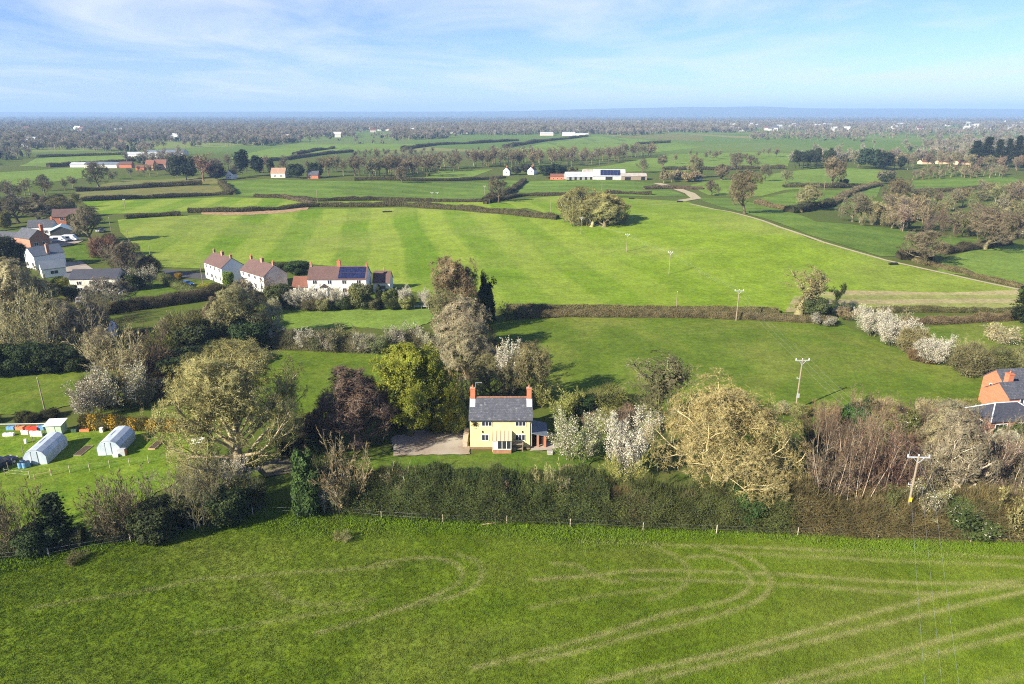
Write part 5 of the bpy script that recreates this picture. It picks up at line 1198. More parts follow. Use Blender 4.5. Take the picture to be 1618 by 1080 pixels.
# park and far hedgerow trees
belt([(1060, 262), (1120, 258), (1240, 250), (1250, 246), (1100, 248), (1050, 256)], 14, 'small bare tree in the far park hedges', 'far park hedge trees', (8, 12), [C2, C1], seed=62, mind=14)
belt([(560, 256), (620, 250), (680, 246), (690, 240), (600, 244), (540, 250)], 26, 'tree in the far hedgerow left of the olive field', 'hedgerow left of the olive field', (7, 11), [C2, C1, (.11, .095, .06)], seed=63, mind=8)
belt([(700, 248), (780, 244), (840, 238), (830, 234), (720, 240)], 18, 'tree in the far hedgerow over the olive field', 'hedgerow over the olive field', (6, 9), [C2, C4], seed=64, mind=10)

# ------------------------------------------------------------------ woods too far off to count
WC = bpy.data.collections.new('woodland_kinds')
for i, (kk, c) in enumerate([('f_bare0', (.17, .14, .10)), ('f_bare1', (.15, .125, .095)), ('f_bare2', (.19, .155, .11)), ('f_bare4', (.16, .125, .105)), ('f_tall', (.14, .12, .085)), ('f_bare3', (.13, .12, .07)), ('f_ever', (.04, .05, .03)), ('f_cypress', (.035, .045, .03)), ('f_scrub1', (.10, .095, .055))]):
    mc = FAR[kk][0].copy(); wm = foliage('woodland_%d' % i, .0, .4, (c[0] * 1.45, c[1] * 1.6, c[2] * 1.75))  # distance haze painted in: each colour is lifted, blue the most
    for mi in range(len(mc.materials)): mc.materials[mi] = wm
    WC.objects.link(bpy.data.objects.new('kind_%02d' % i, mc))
def woods(label, poly_list, seed, name='far_woodland'):
    rng = np.random.default_rng(seed); PT = []; SCL = []; IDX = []; ROT = []
    for poly, spacing, (h0, h1), pe, px in poly_list:
        thin = -.25 if px else -9
        P = np.array([G(*p) for p in poly] if px else poly); lo = P.min(0); hi = P.max(0)
        n = int((hi - lo).prod() / spacing ** 2); n = min(n, 40000)
        q = rng.uniform(lo, hi, (n, 2)); inside = np.zeros(n, bool); j = len(P) - 1
        for i in range(len(P)):
            with np.errstate(divide='ignore', invalid='ignore'):
                c = ((P[i, 1] > q[:, 1]) != (P[j, 1] > q[:, 1])) & (q[:, 0] < (P[j, 0] - P[i, 0]) * (q[:, 1] - P[i, 1]) / (P[j, 1] - P[i, 1]) + P[i, 0])
            inside ^= c; j = i
        cl = np.sin(q[:, 0] / 150 + 1.3 * np.sin(q[:, 1] / 210)) * np.sin(q[:, 1] / 95 + .8 * np.sin(q[:, 0] / 330)) + .5 * np.sin(q[:, 0] / 61 + q[:, 1] / 83)
        q = q[inside & ((cl > thin) | (rng.random(n) < .04))]; m = len(q)
        PT.append(np.stack([q[:, 0], q[:, 1], h(q[:, 0], q[:, 1]) - .2], -1)); s = rng.uniform(h0, h1, m) / 13.0
        w = s * rng.uniform(.9, 1.4, m)
        SCL.append(np.stack([w, w, s], -1)); IDX.append(np.where(rng.random(m) < pe, rng.integers(6, 8, m), np.where(rng.random(m) < .14, 8, rng.integers(0, 6, m)))); ROT.append(rng.uniform(0, 6.28, m))
    PT = np.concatenate(PT); SCL = np.concatenate(SCL); IDX = np.concatenate(IDX); ROT = np.concatenate(ROT)
    SCL[IDX == 8] *= 2.2
    me = bpy.data.meshes.new(name); me.vertices.add(len(PT)); me.vertices.foreach_set('co', PT.astype(np.float32).reshape(-1))
    me.attributes.new('siz', 'FLOAT_VECTOR', 'POINT').data.foreach_set('vector', SCL.astype(np.float32).reshape(-1))
    me.attributes.new('idx', 'INT', 'POINT').data.foreach_set('value', IDX.astype(np.int32))
    me.attributes.new('rot', 'FLOAT', 'POINT').data.foreach_set('value', ROT.astype(np.float32))
    o = link(name, me); tag(o, label, 'woodland', kind='stuff')
    scatter_nodes(o, WC)
    return len(PT)
def scatter_nodes(o, coll):
    ng = bpy.data.node_groups.new('scatter', 'GeometryNodeTree')
    ng.interface.new_socket('Geometry', in_out='INPUT', socket_type='NodeSocketGeometry'); ng.interface.new_socket('Geometry', in_out='OUTPUT', socket_type='NodeSocketGeometry')
    N = ng.nodes.new; gi = N('NodeGroupInput'); go = N('NodeGroupOutput'); ip = N('GeometryNodeInstanceOnPoints'); ci = N('GeometryNodeCollectionInfo')
    ci.inputs['Collection'].default_value = coll; ci.inputs['Separate Children'].default_value = True; ci.inputs['Reset Children'].default_value = True
    def na(nm, t):
        n = N('GeometryNodeInputNamedAttribute'); n.data_type = t; n.inputs['Name'].default_value = nm; return n.outputs[0]
    cx_ = N('ShaderNodeCombineXYZ'); ng.links.new(na('rot', 'FLOAT'), cx_.inputs[2])
    e2r = N('FunctionNodeEulerToRotation'); ng.links.new(cx_.outputs[0], e2r.inputs[0])
    ng.links.new(gi.outputs[0], ip.inputs['Points']); ng.links.new(ci.outputs[0], ip.inputs['Instance']); ip.inputs['Pick Instance'].default_value = True
    ng.links.new(na('idx', 'INT'), ip.inputs['Instance Index']); ng.links.new(e2r.outputs[0], ip.inputs['Rotation']); ng.links.new(na('siz', 'FLOAT_VECTOR'), ip.inputs['Scale'])
    ng.links.new(ip.outputs[0], go.inputs[0])
    md = o.modifiers.new('scatter', 'NODES'); md.node_group = ng
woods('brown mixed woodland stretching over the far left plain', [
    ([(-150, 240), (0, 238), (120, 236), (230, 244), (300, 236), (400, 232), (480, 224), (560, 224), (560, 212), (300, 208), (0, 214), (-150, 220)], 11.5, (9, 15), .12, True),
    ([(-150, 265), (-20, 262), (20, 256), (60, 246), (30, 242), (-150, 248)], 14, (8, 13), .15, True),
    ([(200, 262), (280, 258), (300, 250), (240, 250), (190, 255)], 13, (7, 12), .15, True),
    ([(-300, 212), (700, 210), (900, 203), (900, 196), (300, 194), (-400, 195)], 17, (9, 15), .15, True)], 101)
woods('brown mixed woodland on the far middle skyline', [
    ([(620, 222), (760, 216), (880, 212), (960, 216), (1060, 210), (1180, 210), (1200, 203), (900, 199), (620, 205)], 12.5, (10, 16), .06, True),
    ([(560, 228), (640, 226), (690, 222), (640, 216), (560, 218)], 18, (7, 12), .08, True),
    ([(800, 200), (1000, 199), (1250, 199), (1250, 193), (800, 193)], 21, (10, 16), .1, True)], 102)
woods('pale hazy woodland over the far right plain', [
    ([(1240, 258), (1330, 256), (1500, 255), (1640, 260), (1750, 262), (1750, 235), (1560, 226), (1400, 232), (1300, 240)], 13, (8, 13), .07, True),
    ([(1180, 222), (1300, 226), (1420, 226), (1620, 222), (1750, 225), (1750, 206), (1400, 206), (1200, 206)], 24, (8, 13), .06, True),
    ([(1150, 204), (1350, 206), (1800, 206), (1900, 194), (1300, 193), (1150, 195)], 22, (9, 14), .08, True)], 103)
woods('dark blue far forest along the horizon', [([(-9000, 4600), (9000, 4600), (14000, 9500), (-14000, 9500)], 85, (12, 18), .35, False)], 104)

# ------------------------------------------------------------------ hills at the rim of the plain
def hills():
    xs_ = np.linspace(-15000, 15000, 160); prof = []
    yy = 12600.0
    k_ = mpp(0, yy)
    hv = 82 + 7 * np.sin(xs_ / 2600 + 1) + 4 * np.sin(xs_ / 900)
    hv += 52 * smooth(-300, 2600, xs_) + 34 * np.exp(-((xs_ - 4250) / 650) ** 2) + 20 * np.exp(-((xs_ - 3100) / 500) ** 2)
    V = []
    for dy, f in ((-2200, 0.0), (-1400, .35), (-600, .8), (0, 1.0), (900, .6), (2400, 0.0)):
        V.append(np.stack([xs_, np.full_like(xs_, yy + dy), np.maximum(hv * f, 0) - .3], -1))
    V = np.concatenate(V); n = len(xs_); i = (np.arange(5)[:, None] * n + np.arange(n - 1)[None]).reshape(-1)
    q = np.stack([i, i + 1, i + n + 1, i + n], -1)
    return mesh_np('hills', V, q, None, [plain('hill_cover', (.05, .06, .035), .95, .3, .002)], smooth_=True)
tag(link('hills', hills()), kind='structure')

# ------------------------------------------------------------------ air
hb = MB().box(-16500, 16500, -350, 16500, -4, 230)
hk = bpy.data.materials.new('haze'); hk.use_nodes = True
hn = hk.node_tree; hn.nodes.clear()
pv = hn.nodes.new('ShaderNodeVolumePrincipled')
pv.inputs['Color'].default_value = (0.42, 0.65, 1.0, 1)
pv.inputs['Density'].default_value = 1.3e-4
pv.inputs['Anisotropy'].default_value = 0.0
hn.links.new(pv.outputs[0], hn.nodes.new('ShaderNodeOutputMaterial').inputs['Volume'])
ho = hb.build('haze', hk); tag(ho, kind='stuff')
# ------------------------------------------------------------------ building materials
def wallmat(name, col, var=.12, scale=1.2, rough=.85):
    return plain(name, col, rough, var, scale, .2)
W_YEL = wallmat('yellow_render', (.76, .64, .31), .14, 1.1); W_WHITE = wallmat('white_render', (.78, .77, .74), .06, .5); W_CREAM = wallmat('cream_render', (.66, .63, .52), .08, .6)
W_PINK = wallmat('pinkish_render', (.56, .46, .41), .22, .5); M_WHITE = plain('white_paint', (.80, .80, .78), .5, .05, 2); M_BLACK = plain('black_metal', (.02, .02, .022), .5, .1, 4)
def brick(name, a, b, mortar=(.42, .36, .28)):
    k = NT(name); tc = k.n('ShaderNodeTexCoord'); mp_ = k.n('ShaderNodeMapping'); mp_.inputs['Rotation'].default_value = (RAD(90), 0, 0); k.l(tc.outputs['Object'], mp_.inputs[0])
    bt = k.n('ShaderNodeTexBrick'); k.l(mp_.outputs[0], bt.inputs['Vector'])
    for nm, v in (('Color1', a), ('Color2', b), ('Mortar', mortar)): bt.inputs[nm].default_value = (*v, 1)
    bt.inputs['Scale'].default_value = 1.0; bt.inputs['Brick Width'].default_value = .225; bt.inputs['Row Height'].default_value = .075; bt.inputs['Mortar Size'].default_value = .006
    n = k.noise(.8, 4)
    return k.finish(k.mix(k.ramp(n, .3, .7, 0, .3), bt.outputs[0], tuple(v * .7 for v in a)), .9, bt.outputs['Fac'], .3, .01, .15)
B_RED = brick('red_brick', (.47, .125, .055), (.54, .17, .075)); B_DULL = brick('dull_brick', (.34, .15, .10), (.40, .20, .13))
def roofmat(name, a, b, speck=(.42, .42, .42), amt=.35, row=.28):
    k = NT(name); tc = k.n('ShaderNodeTexCoord')
    bt = k.n('ShaderNodeTexBrick'); k.l(tc.outputs['Object'], bt.inputs['Vector']); bt.inputs['Scale'].default_value = 1.0
    bt.inputs['Brick Width'].default_value = row; bt.inputs['Row Height'].default_value = row * .8; bt.inputs['Mortar Size'].default_value = .012
    for nm, v in (('Color1', a), ('Color2', b), ('Mortar', tuple(q * .5 for q in a))): bt.inputs[nm].default_value = (*v, 1)
    n = k.noise(2.2, 5, .75); n2 = k.noise(.35, 3)
    c = k.mix(k.ramp(n, .55, .68, 0, amt), bt.outputs[0], speck)
    c = k.mix(k.ramp(n2, .35, .7, 0, .35), c, tuple(v * .6 for v in a))
    return k.finish(c, .75, n, .35, .03, .3)
R_SLATE = roofmat('grey_slate', (.062, .068, .085), (.095, .10, .12)); R_TILE = roofmat('brown_tile', (.115, .068, .060), (.15, .09, .08), (.20, .16, .13), .3); R_RUST = roofmat('rust_tile', (.17, .07, .045), (.21, .09, .06), (.2, .15, .1), .2)
R_BLUE = roofmat('blue_slate', (.13, .16, .20), (.17, .20, .24), (.3, .32, .33), .25); R_PALE = plain('pale_sheet_roof', (.40, .42, .43), .5, .15, .4); R_TEAL = plain('pale_teal_sheet', (.36, .50, .52), .5, .1, .6)
R_DARK = roofmat('dark_slate', (.045, .048, .065), (.06, .065, .085), (.2, .2, .2), .15)
kg = NT('window_glass'); M_GLASS = kg.finish((.025, .03, .045), .12, spec=.6)
kg = NT('solar_cell'); M_SOLAR = kg.finish(kg.mix(kg.ramp(kg.noise(1.5, 2), .4, .6), (.012, .016, .05), (.02, .026, .075)), .18, spec=.5)
M_WOOD = plain('weathered_timber', (.25, .205, .15), .9, .3, 5); M_FAWN = plain('fawn_timber', (.46, .33, .20), .85, .2, 5); M_POLE = plain('pole_timber', (.26, .215, .155), .85, .25, 3); M_STEEL = plain('galvanised_steel', (.50, .52, .55), .45, .12, 3, metal=.3)
M_LEAD = plain('lead_flashing', (.50, .53, .58), .6, .15, 2)

def window(parent, u0, u1, z0, z1, yf, lights=2, side=-1, axis='x', name='window', fr=.07, mat=None):
    """a framed window standing on a wall face; axis x: wall runs along x at y = yf, facing side"""
    mat = mat or M_WHITE
    def B(mb, a0, a1, c0, c1, o0, o1):
        lo, hi = sorted((yf + side * o0, yf + side * o1))
        if axis == 'x': mb.box(a0, a1, lo, hi, c0, c1)
        else: mb.box(lo, hi, a0, a1, c0, c1)
    f = MB(); B(f, u0 - fr, u1 + fr, z1, z1 + fr, .004, .07); B(f, u0 - fr, u1 + fr, z0 - fr, z0, .004, .09); B(f, u0 - fr, u0, z0, z1, .004, .07); B(f, u1, u1 + fr, z0, z1, .004, .07)
    w = (u1 - u0) / lights
    for i in range(1, lights): B(f, u0 + i * w - fr / 2, u0 + i * w + fr / 2, z0, z1, .004, .065)
    fo = f.build(name, mat, parent)
    for i in range(lights):
        p = MB(); B(p, u0 + i * w + (fr / 2 if i else 0), u0 + (i + 1) * w - (fr / 2 if i < lights - 1 else 0), z0, z1, .004, .03); p.build('pane', M_GLASS, fo)
    return fo
def roof_part(parent, W_, D_, eave, ridge, mat, over=.25, th=.12, hip=0.0, name='roof'):
    """two slopes over a box centred on the parent's origin, ridge along x"""
    m = MB(); s = (ridge - eave) / (D_ / 2); yo = D_ / 2 + over; ze = eave - s * over + .03
    x0, x1 = -W_ / 2 - over * .6, W_ / 2 + over * .6
    m.prism([(-yo, ze), (0, ridge + .03), (yo, ze), (yo, ze + th), (0, ridge + .03 + th * 1.1), (-yo, ze + th)], x0, x1)
    return m.build(name, mat, parent)
def chimney(parent, x, y, w, d, z0, z1, mat, pots=1):
    m = MB().box(x - w / 2, x + w / 2, y - d / 2, y + d / 2, z0, z1).box(x - w / 2 - .06, x + w / 2 + .06, y - d / 2 - .06, y + d / 2 + .06, z1 - .22, z1 - .08)
    c = m.build('chimney', mat, parent)
    for i in range(pots):
        xx = x + (i - (pots - 1) / 2) * .36
        MB().tube((xx, y, z1 - .01), (xx, y, z1 + .42), .13, .11, 8).build('chimney_pot', B_RED, parent if False else c)
    return c
def house(name, label, x, y, rz, W_, D_, eave, ridge, wall, roof, chim=(), wins=(), doors=(), cat='house', group=None, over=.25, gable_mat=None):
    t = thing(name, label, cat, (x, y, hz(x, y) - .1), rz, group)
    MB().prism([(-D_ / 2, 0), (D_ / 2, 0), (D_ / 2, eave), (0, ridge), (-D_ / 2, eave)], -W_ / 2, W_ / 2).build('wall', wall, t)
    r = roof_part(t, W_, D_, eave, ridge, roof, over)
    for (cx_, cy_, w, d, up, mt) in chim: chimney(r, cx_, cy_, w, d, ridge - .9 if abs(cy_) < .5 else eave, ridge + up, mt)
    for wv in wins:
        face, u0, u1, z0, z1, nl = wv
        if face == 'f': window(t, u0, u1, z0, z1, -D_ / 2, nl, -1)
        elif face == 'b': window(t, u0, u1, z0, z1, D_ / 2, nl, 1)
        elif face == 'l': window(t, u0, u1, z0, z1, -W_ / 2, nl, -1, 'y')
        else: window(t, u0, u1, z0, z1, W_ / 2, nl, 1, 'y')
    for (face, u0, u1, hgt, mt) in doors:
        m = MB()
        if face == 'f': m.box(u0, u1, -D_ / 2 - .05, -D_ / 2 - .004, 0, hgt)
        elif face == 'l': m.box(-W_ / 2 - .05, -W_ / 2 - .004, u0, u1, 0, hgt)
        else: m.box(W_ / 2 + .004, W_ / 2 + .05, u0, u1, 0, hgt)
        m.build('door', mt, t)
    return t

# ------------------------------------------------------------------ the yellow cottage
CX, CY = G(791.5, 708); CD, CWd, CE, CR = 5.8, 9.44, 4.95, 7.25
CYc = CY + CD / 2; cz = hz(CX, CYc) - .05
ct = thing('cottage', 'yellow rendered cottage with grey slate roof and two brick chimneys', 'house', (CX, CYc, cz))
MB().prism([(-CD / 2, 0), (CD / 2, 0), (CD / 2, CE), (0, CR), (-CD / 2, CE)], -CWd / 2, CWd / 2).build('wall', W_YEL, ct)
MB().box(-CWd / 2 - .03, CWd / 2 + .03, -CD / 2 - .04, CD / 2 + .04, -.1, .28).build('plinth', plain('plinth_brick', (.22, .13, .08), .9, .2, 3), ct)
cro = roof_part(ct, CWd, CD, CE, CR, R_SLATE, .28, .12)
m = MB()
for i in range(22): m.box(-CWd / 2 - .1 + i * .437, -CWd / 2 - .1 + i * .437 + .42, -.14, .14, CR + .10, CR + .23)
m.build('ridge_tile', plain('ridge_clay', (.30, .15, .09), .85, .3, 3), cro)
for sx in (-1, 1):
    x = sx * (CWd / 2 - .36); c = chimney(cro, x, 0, .72, .62, CR - .6, CR + 1.75, B_RED, 1)
    s = (CR - CE) / (CD / 2); yy = -1.35
    MB().poly([(x - .40, -.2, CR - s * .2 + .20), (x + .40, -.2, CR - s * .2 + .20), (x + .40, yy, CR + s * yy + .175), (x - .40, yy, CR + s * yy + .175)]).poly([(x - .40, -.2, CR - s * .2 + .165), (x + .40, -.2, CR - s * .2 + .165), (x + .40, yy, CR + s * yy + .165), (x - .40, yy, CR + s * yy + .165)]).build('flashing', M_LEAD, c)
    if sx < 0:
        a = MB().tube((x + .45, .1, CR + .2), (x + .45, .1, CR + 2.5), .025, .025, 5).tube((x + .4, .1, CR + 2.48), (x + 1.45, .1, CR + 2.52), .022, .022, 5)
        for i in range(5): a.tube((x + .6 + i * .2, -.22, CR + 2.5), (x + .6 + i * .2, .42, CR + 2.5), .012, .012, 4)
        a.build('aerial', M_STEEL, c)
MB().tube((-CWd / 2 - .2, -CD / 2 - .32, CE - .13), (CWd / 2 + .2, -CD / 2 - .32, CE - .13), .07, .07, 6).build('gutter', M_BLACK, ct)
MB().tube((CWd / 2 - .32, -CD / 2 - .3, CE - .15), (CWd / 2 - .22, -CD / 2 - .07, CE - .6), .05, .05, 6).tube((CWd / 2 - .22, -CD / 2 - .07, CE - .6), (CWd / 2 - .22, -CD / 2 - .07, .05), .05, .05, 6).build('downpipe', M_BLACK, ct)
for (a, b, z0, z1, n_) in ((-2.86, -1.40, 3.88, 4.50, 3), (2.26, 3.76, 3.88, 4.50, 3), (-2.90, -1.92, 1.45, 2.35, 2), (2.26, 3.68, 1.45, 2.35, 3)): window(ct, a, b, z0, z1, -CD / 2, n_)
for ux in (-2.85, 3.25):
    MB().box(ux - .06, ux + .06, -CD / 2 - .16, -CD / 2 - .004, 2.75, 3.02).box(ux - .03, ux + .03, -CD / 2 - .2, -CD / 2 - .004, 3.02, 3.08).build('wall_lamp', M_BLACK, ct)
# glazed porch
pt = MB(); px0, px1, pd = -1.2, 1.6, 1.75; yf = -CD / 2
pt.box(px0, px1, yf - pd, yf - pd + .12, 0, .75).box(px0, px0 + .12, yf - pd + .12, yf - .004, 0, .75).box(px1 - .12, px1, yf - pd + .12, yf - .004, 0, .75)
po = pt.build('porch', plain('porch_brick', (.32, .17, .10), .9, .25, 3), ct)
fm = MB()
for xx in np.linspace(px0, px1 - .08, 5): fm.box(xx, xx + .08, yf - pd, yf - pd + .08, .75, 2.15)
fm.box(px0, px1, yf - pd - .01, yf - pd + .09, 2.15, 2.27).box(px0, px1, yf - pd - .01, yf - pd + .09, .75, .84)
for xx in (px0, px1 - .08): fm.box(xx, xx + .08, yf - .9, yf - .82, .75, 2.5).box(xx, xx + .08, yf - pd, yf - .004, .752, .84)
fm.build('porch_frame', M_WHITE, po)
for i in range(4):
    xs0 = px0 + .08 + i * (px1 - px0 - .08) / 4
    MB().box(xs0, xs0 + .60, yf - pd + .03, yf - pd + .05, .84, 2.15).build('pane', M_GLASS if i != 0 else plain('white_door', (.78, .79, .8), .5, .05, 2), po)
kk = NT('porch_sheet'); M_PSHEET = kk.finish((.50, .40, .28), .35, spec=.4)
rz0, rz1 = 2.27, 3.02
MB().prism([(yf - pd - .15, rz0 - .03), (yf - .004, rz1), (yf - .004, rz1 + .04), (yf - pd - .15, rz0 + .01)], px0 - .08, px1 + .08).build('porch_roof', M_PSHEET, po)
bars = MB()
for xx in np.linspace(px0 - .06, px1 + .06, 6): bars.prism([(yf - pd - .16, rz0 + .012), (yf - .006, rz1 + .042), (yf - .006, rz1 + .10), (yf - pd - .16, rz0 + .07)], xx - .03, xx + .03)
bars.build('glazing_bar', M_FAWN, po)
for xx in (px0, px1): MB().poly([(xx, yf - pd, .84), (xx, yf - .01, .84), (xx, yf - .01, rz1), (xx, yf - pd, rz0)]).poly([(xx + .02, yf - pd, .84), (xx + .02, yf - .01, .84), (xx + .02, yf - .01, rz1), (xx + .02, yf - pd, rz0)]).build('porch_side', W_YEL if xx == px1 else M_GLASS, po)
# black basket on the wall: dark trailing plant
rng_b = np.random.default_rng(3); gb = Geo(); gb.leaves(rng_b, np.stack([rng_b.normal(-4.0, .22, 160), rng_b.normal(yf - .16, .05, 160), rng_b.normal(4.2, .22, 160)], -1), .12, 0)
o = link('hanging_basket', gb.mesh('hanging_basket', [M_LEAF]), None, (CX, CYc, cz)); o.color = rgba((.06, .045, .02)); tag(o, 'dark hanging plant high on the left of the yellow cottage wall', 'plant')
# lean-to at the right
lx = CX + CWd / 2; ly = CYc - .6
lt = thing('lean_to', 'brick lean-to store with sloping slate roof right of the cottage', 'outbuilding', (lx + 1.15, ly, cz))
MB().box(-1.08, -1.0, -2.0, 2.4, 0, 2.35).box(-1.0, 1.1, 2.2, 2.4, 0, 2.0).build('wall', B_DULL, lt)
MB().box(.72, 1.1, -2.2, -1.8, 0, 2.0).build('brick_pier', B_RED, lt); MB().box(-.35, .0, -2.1, -1.9, 0, 2.1).build('brick_pier', B_DULL, lt)
MB().box(.0, .72, -1.1, -1.0, 0, 1.9).build('door', plain('dark_door', (.03, .018, .012), .7, .2, 3), lt)
MB().box(.9, 1.1, -1.8, 2.2, 0, 1.95).build('side_wall', B_RED, lt)
MB().prism([(-1.12, 2.55), (1.35, 2.0), (1.35, 2.12), (-1.12, 2.67)], -2.35, 2.5, 'y').build('roof', R_BLUE, lt)
# things round the cottage
def crate(name, label, cat, px, py, w, d, hh, mat, rim=.06, lift=0):
    x, y = G(px, py); t = thing(name, label, cat, (x, y, hz(x, y) + lift))
    MB().box(-w / 2, w / 2, -d / 2, -d / 2 + rim, 0, hh).box(-w / 2, w / 2, d / 2 - rim, d / 2, 0, hh).box(-w / 2, -w / 2 + rim, -d / 2 + rim, d / 2 - rim, 0, hh).box(w / 2 - rim, w / 2, -d / 2 + rim, d / 2 - rim, 0, hh).build('side', mat, t)
    MB().box(-w / 2 + rim, w / 2 - rim, -d / 2 + rim, d / 2 - rim, 0, hh * .8).build('filling', plain('potting_soil', (.07, .05, .03), .95, .3, 4), t)
    return t
crate('planter', 'fawn timber planter left of the cottage porch', 'planter', 782, 712.5, .85, .6, .55, M_FAWN); crate('planter', 'fawn timber planter right of the cottage porch', 'planter', 811, 711, .75, .6, .6, M_FAWN)
bx_, by_ = G(818, 707); bt_ = thing('pergola', 'small dark timber pergola against the cottage right of the porch', 'pergola', (bx_, CY - .75, cz))
for sx in (-.75, .75):
    for sy in (-.35, .35): MB().box(sx - .05, sx + .05, sy - .05, sy + .05, 0, 1.25).build('post', M_WOOD, bt_)
MB().box(-.85, .85, -.45, .45, 1.25, 1.31).build('top', M_WOOD, bt_); MB().box(-.7, .7, -.3, .3, .4, .46).build('shelf', M_WOOD, bt_)
lw = MB().box(-.35, .35, -2.4, 2.4, 0, .9).box(-.4, .4, -2.45, 2.45, .9, .97); x, y = G(737, 697); tag(lw.build('garden_wall', plain('pale_stone', (.42, .34, .26), .9, .2, 2), None, (x - .1, y + .6, hz(x, y) - .05)), 'low pale stone wall against the left end of the cottage', 'wall')
sl = MB().box(-.4, .4, -.35, .35, 0, .32).box(-.45, .45, -.4, .4, .32, .42); x, y = G(869, 717); tag(sl.build('stone_block', plain('grey_stone', (.36, .34, .31), .9, .2, 2), None, (x, y, hz(x, y))), 'grey stone block on the lawn right of the cottage', 'stone')
M_BINGREEN = plain('bin_green', (.012, .045, .035), .45, .1, 2); M_LABEL = plain('bin_label', (.55, .66, .68), .5, .05, 2)
for i, (px_, py_) in enumerate(((685.5, 676), (697, 675.5))):
    x, y = G(px_, py_); t = thing('recycling_bin', ['dark green recycling bin on the left of the pair by the yard', 'dark green recycling bin on the right of the pair by the yard'][i], 'bin', (x, y, hz(x, y)))
    MB().prism([(-.42, .12), (.42, .12), (.5, 1.0), (-.5, 1.0)], -.52, .52).build('body', M_BINGREEN, t); MB().prism([(-.52, 1.0), (.52, 1.0), (.46, 1.14), (0, 1.2), (-.46, 1.14)], -.55, .55).build('lid', M_BINGREEN, t)
    MB().box(-.3, .3, -.50, -.475, .62, .8).build('label_plate', M_LABEL, t)
    for sx in (-.42, .42):
        for sy in (-.3, .3): MB().tube((sx - .04, sy, .07), (sx + .04, sy, .07), .07, .07, 8).build('wheel', M_BLACK, t)

# ------------------------------------------------------------------ white houses by the striped field
def semi(px0, py0, px1, py1, label, W_, D_, eave, ridge, wall, roof, name='white_house', gable=None, extra=(), nwin=4):
    """front foot runs from one traced point to the other"""
    a = np.array(G(px0, py0)); b = np.array(G(px1, py1)); d = b - a; L = np.linalg.norm(d); rz = math.atan2(d[1], d[0]); n = np.array([-d[1], d[0]]) / L
    W_ = W_ or L; c = (a + b) / 2 + n * D_ / 2
    wins = []
    for i in range(nwin):
        u = -W_ / 2 + W_ * (i + .5) / nwin
        wins += [('f', u - .55, u + .55, eave - 1.35, eave - .35, 2), ('f', u - .55, u + .55, .9, 2.1, 2)]
    return house(name, label, c[0], c[1], rz, W_, D_, eave, ridge, wall, roof, extra, wins, [('f', -.5 - W_ * .06, .45 - W_ * .06, 2.0, plain('dark_door2', (.05, .06, .08), .6, .1, 2))]), W_, D_, eave, ridge, rz, c
CHM = [(-.47, 0, .6, .6, 1.0, B_DULL), (0, 0, 1.1, .7, 1.2, B_DULL), (.47, 0, .6, .6, 1.0, B_DULL)]
def chims(W_): return [(f * W_, 0 if f else .0, w, d, up, mt) for (f, _, w, d, up, mt) in CHM]
semi(321, 437, 358, 450, 'left white house with brown roof and white gable by the lane', 13.0, 7.0, 5.0, 7.6, W_WHITE, R_TILE, extra=chims(13.0))
h2 = semi(379, 450, 424, 465, 'second white house with brown roof and weathered pink gable', 13.5, 7.2, 4.8, 7.6, W_WHITE, R_TILE, extra=chims(13.5))
MB().poly([(h2[1] / 2 + .02, -3.6, 0), (h2[1] / 2 + .02, 3.6, 0), (h2[1] / 2 + .02, 3.6, 4.75), (h2[1] / 2 + .02, 0, 7.5), (h2[1] / 2 + .02, -3.6, 4.75)]).poly([(h2[1] / 2 + .006, -3.6, 0), (h2[1] / 2 + .006, 3.6, 0), (h2[1] / 2 + .006, 3.6, 4.75), (h2[1] / 2 + .006, 0, 7.5), (h2[1] / 2 + .006, -3.6, 4.75)]).build('gable_render', W_PINK, h2[0])
W3 = 16.4; D3 = 7.4; E3 = 4.7; R3 = 7.5
h3 = semi(489, 466, 579, 466, 'white semi-detached house with brown tiles and solar panels on its right half', W3, D3, E3, R3, W_WHITE, R_TILE, extra=[(-W3 * .48, 0, .6, .6, 1.0, B_DULL), (0, .2, 1.0, .8, 1.6, B_RED), (W3 * .48, 0, .5, .5, .8, B_DULL)])
s3 = (R3 - E3) / (D3 / 2)
M_SFRAME = plain('panel_frame', (.03, .035, .05), .4, .05, 2)
roof3 = [c for c in h3[0].children if c.name.startswith('roof')][0]
for r_ in range(2):
    for c_ in range(7):
        x0 = .35 + c_ * 1.07; y1 = -.35 - r_ * 1.72; y0 = y1 - 1.62; f = lambda y: R3 + s3 * y + .03 + .16
        p = MB().prism([(y0, f(y0)), (y1, f(y1)), (y1, f(y1) + .05), (y0, f(y0) + .05)], x0, x0 + 1.02); p.build('solar_panel', M_SOLAR, roof3)
# porch and side block
x3, y3 = h3[6][0], h3[6][1]; t = h3[0]
pr = MB().prism([(-1.3, 2.3), (0, 3.3), (1.3, 2.3), (1.45, 2.3), (0, 3.45), (-1.45, 2.3)], -D3 / 2 - 1.3, -D3 / 2 - .004, 'y').build('porch_roof', R_TILE, t)
pr.location = (-3.6, 0, 0); MB().box(-4.6, -2.6, -D3 / 2 - 1.1, -D3 / 2 - .004, 0, 2.3).build('porch', W_WHITE, t)
rz3 = h3[5]
def local(cx_, cy_, rz, u, v): return cx_ + math.cos(rz) * u - math.sin(rz) * v, cy_ + math.sin(rz) * u + math.cos(rz) * v
xx, yy = local(x3, y3, rz3, -W3 / 2 - 2.4, -.6)
house('side_extension', 'low extension with rust red roof at the left of the semi-detached house', xx, yy, rz3, 4.4, 5.2, 2.4, 4.7, W_CREAM, R_RUST, (), [('f', -1.2, .9, .9, 2.0, 3)], cat='outbuilding')
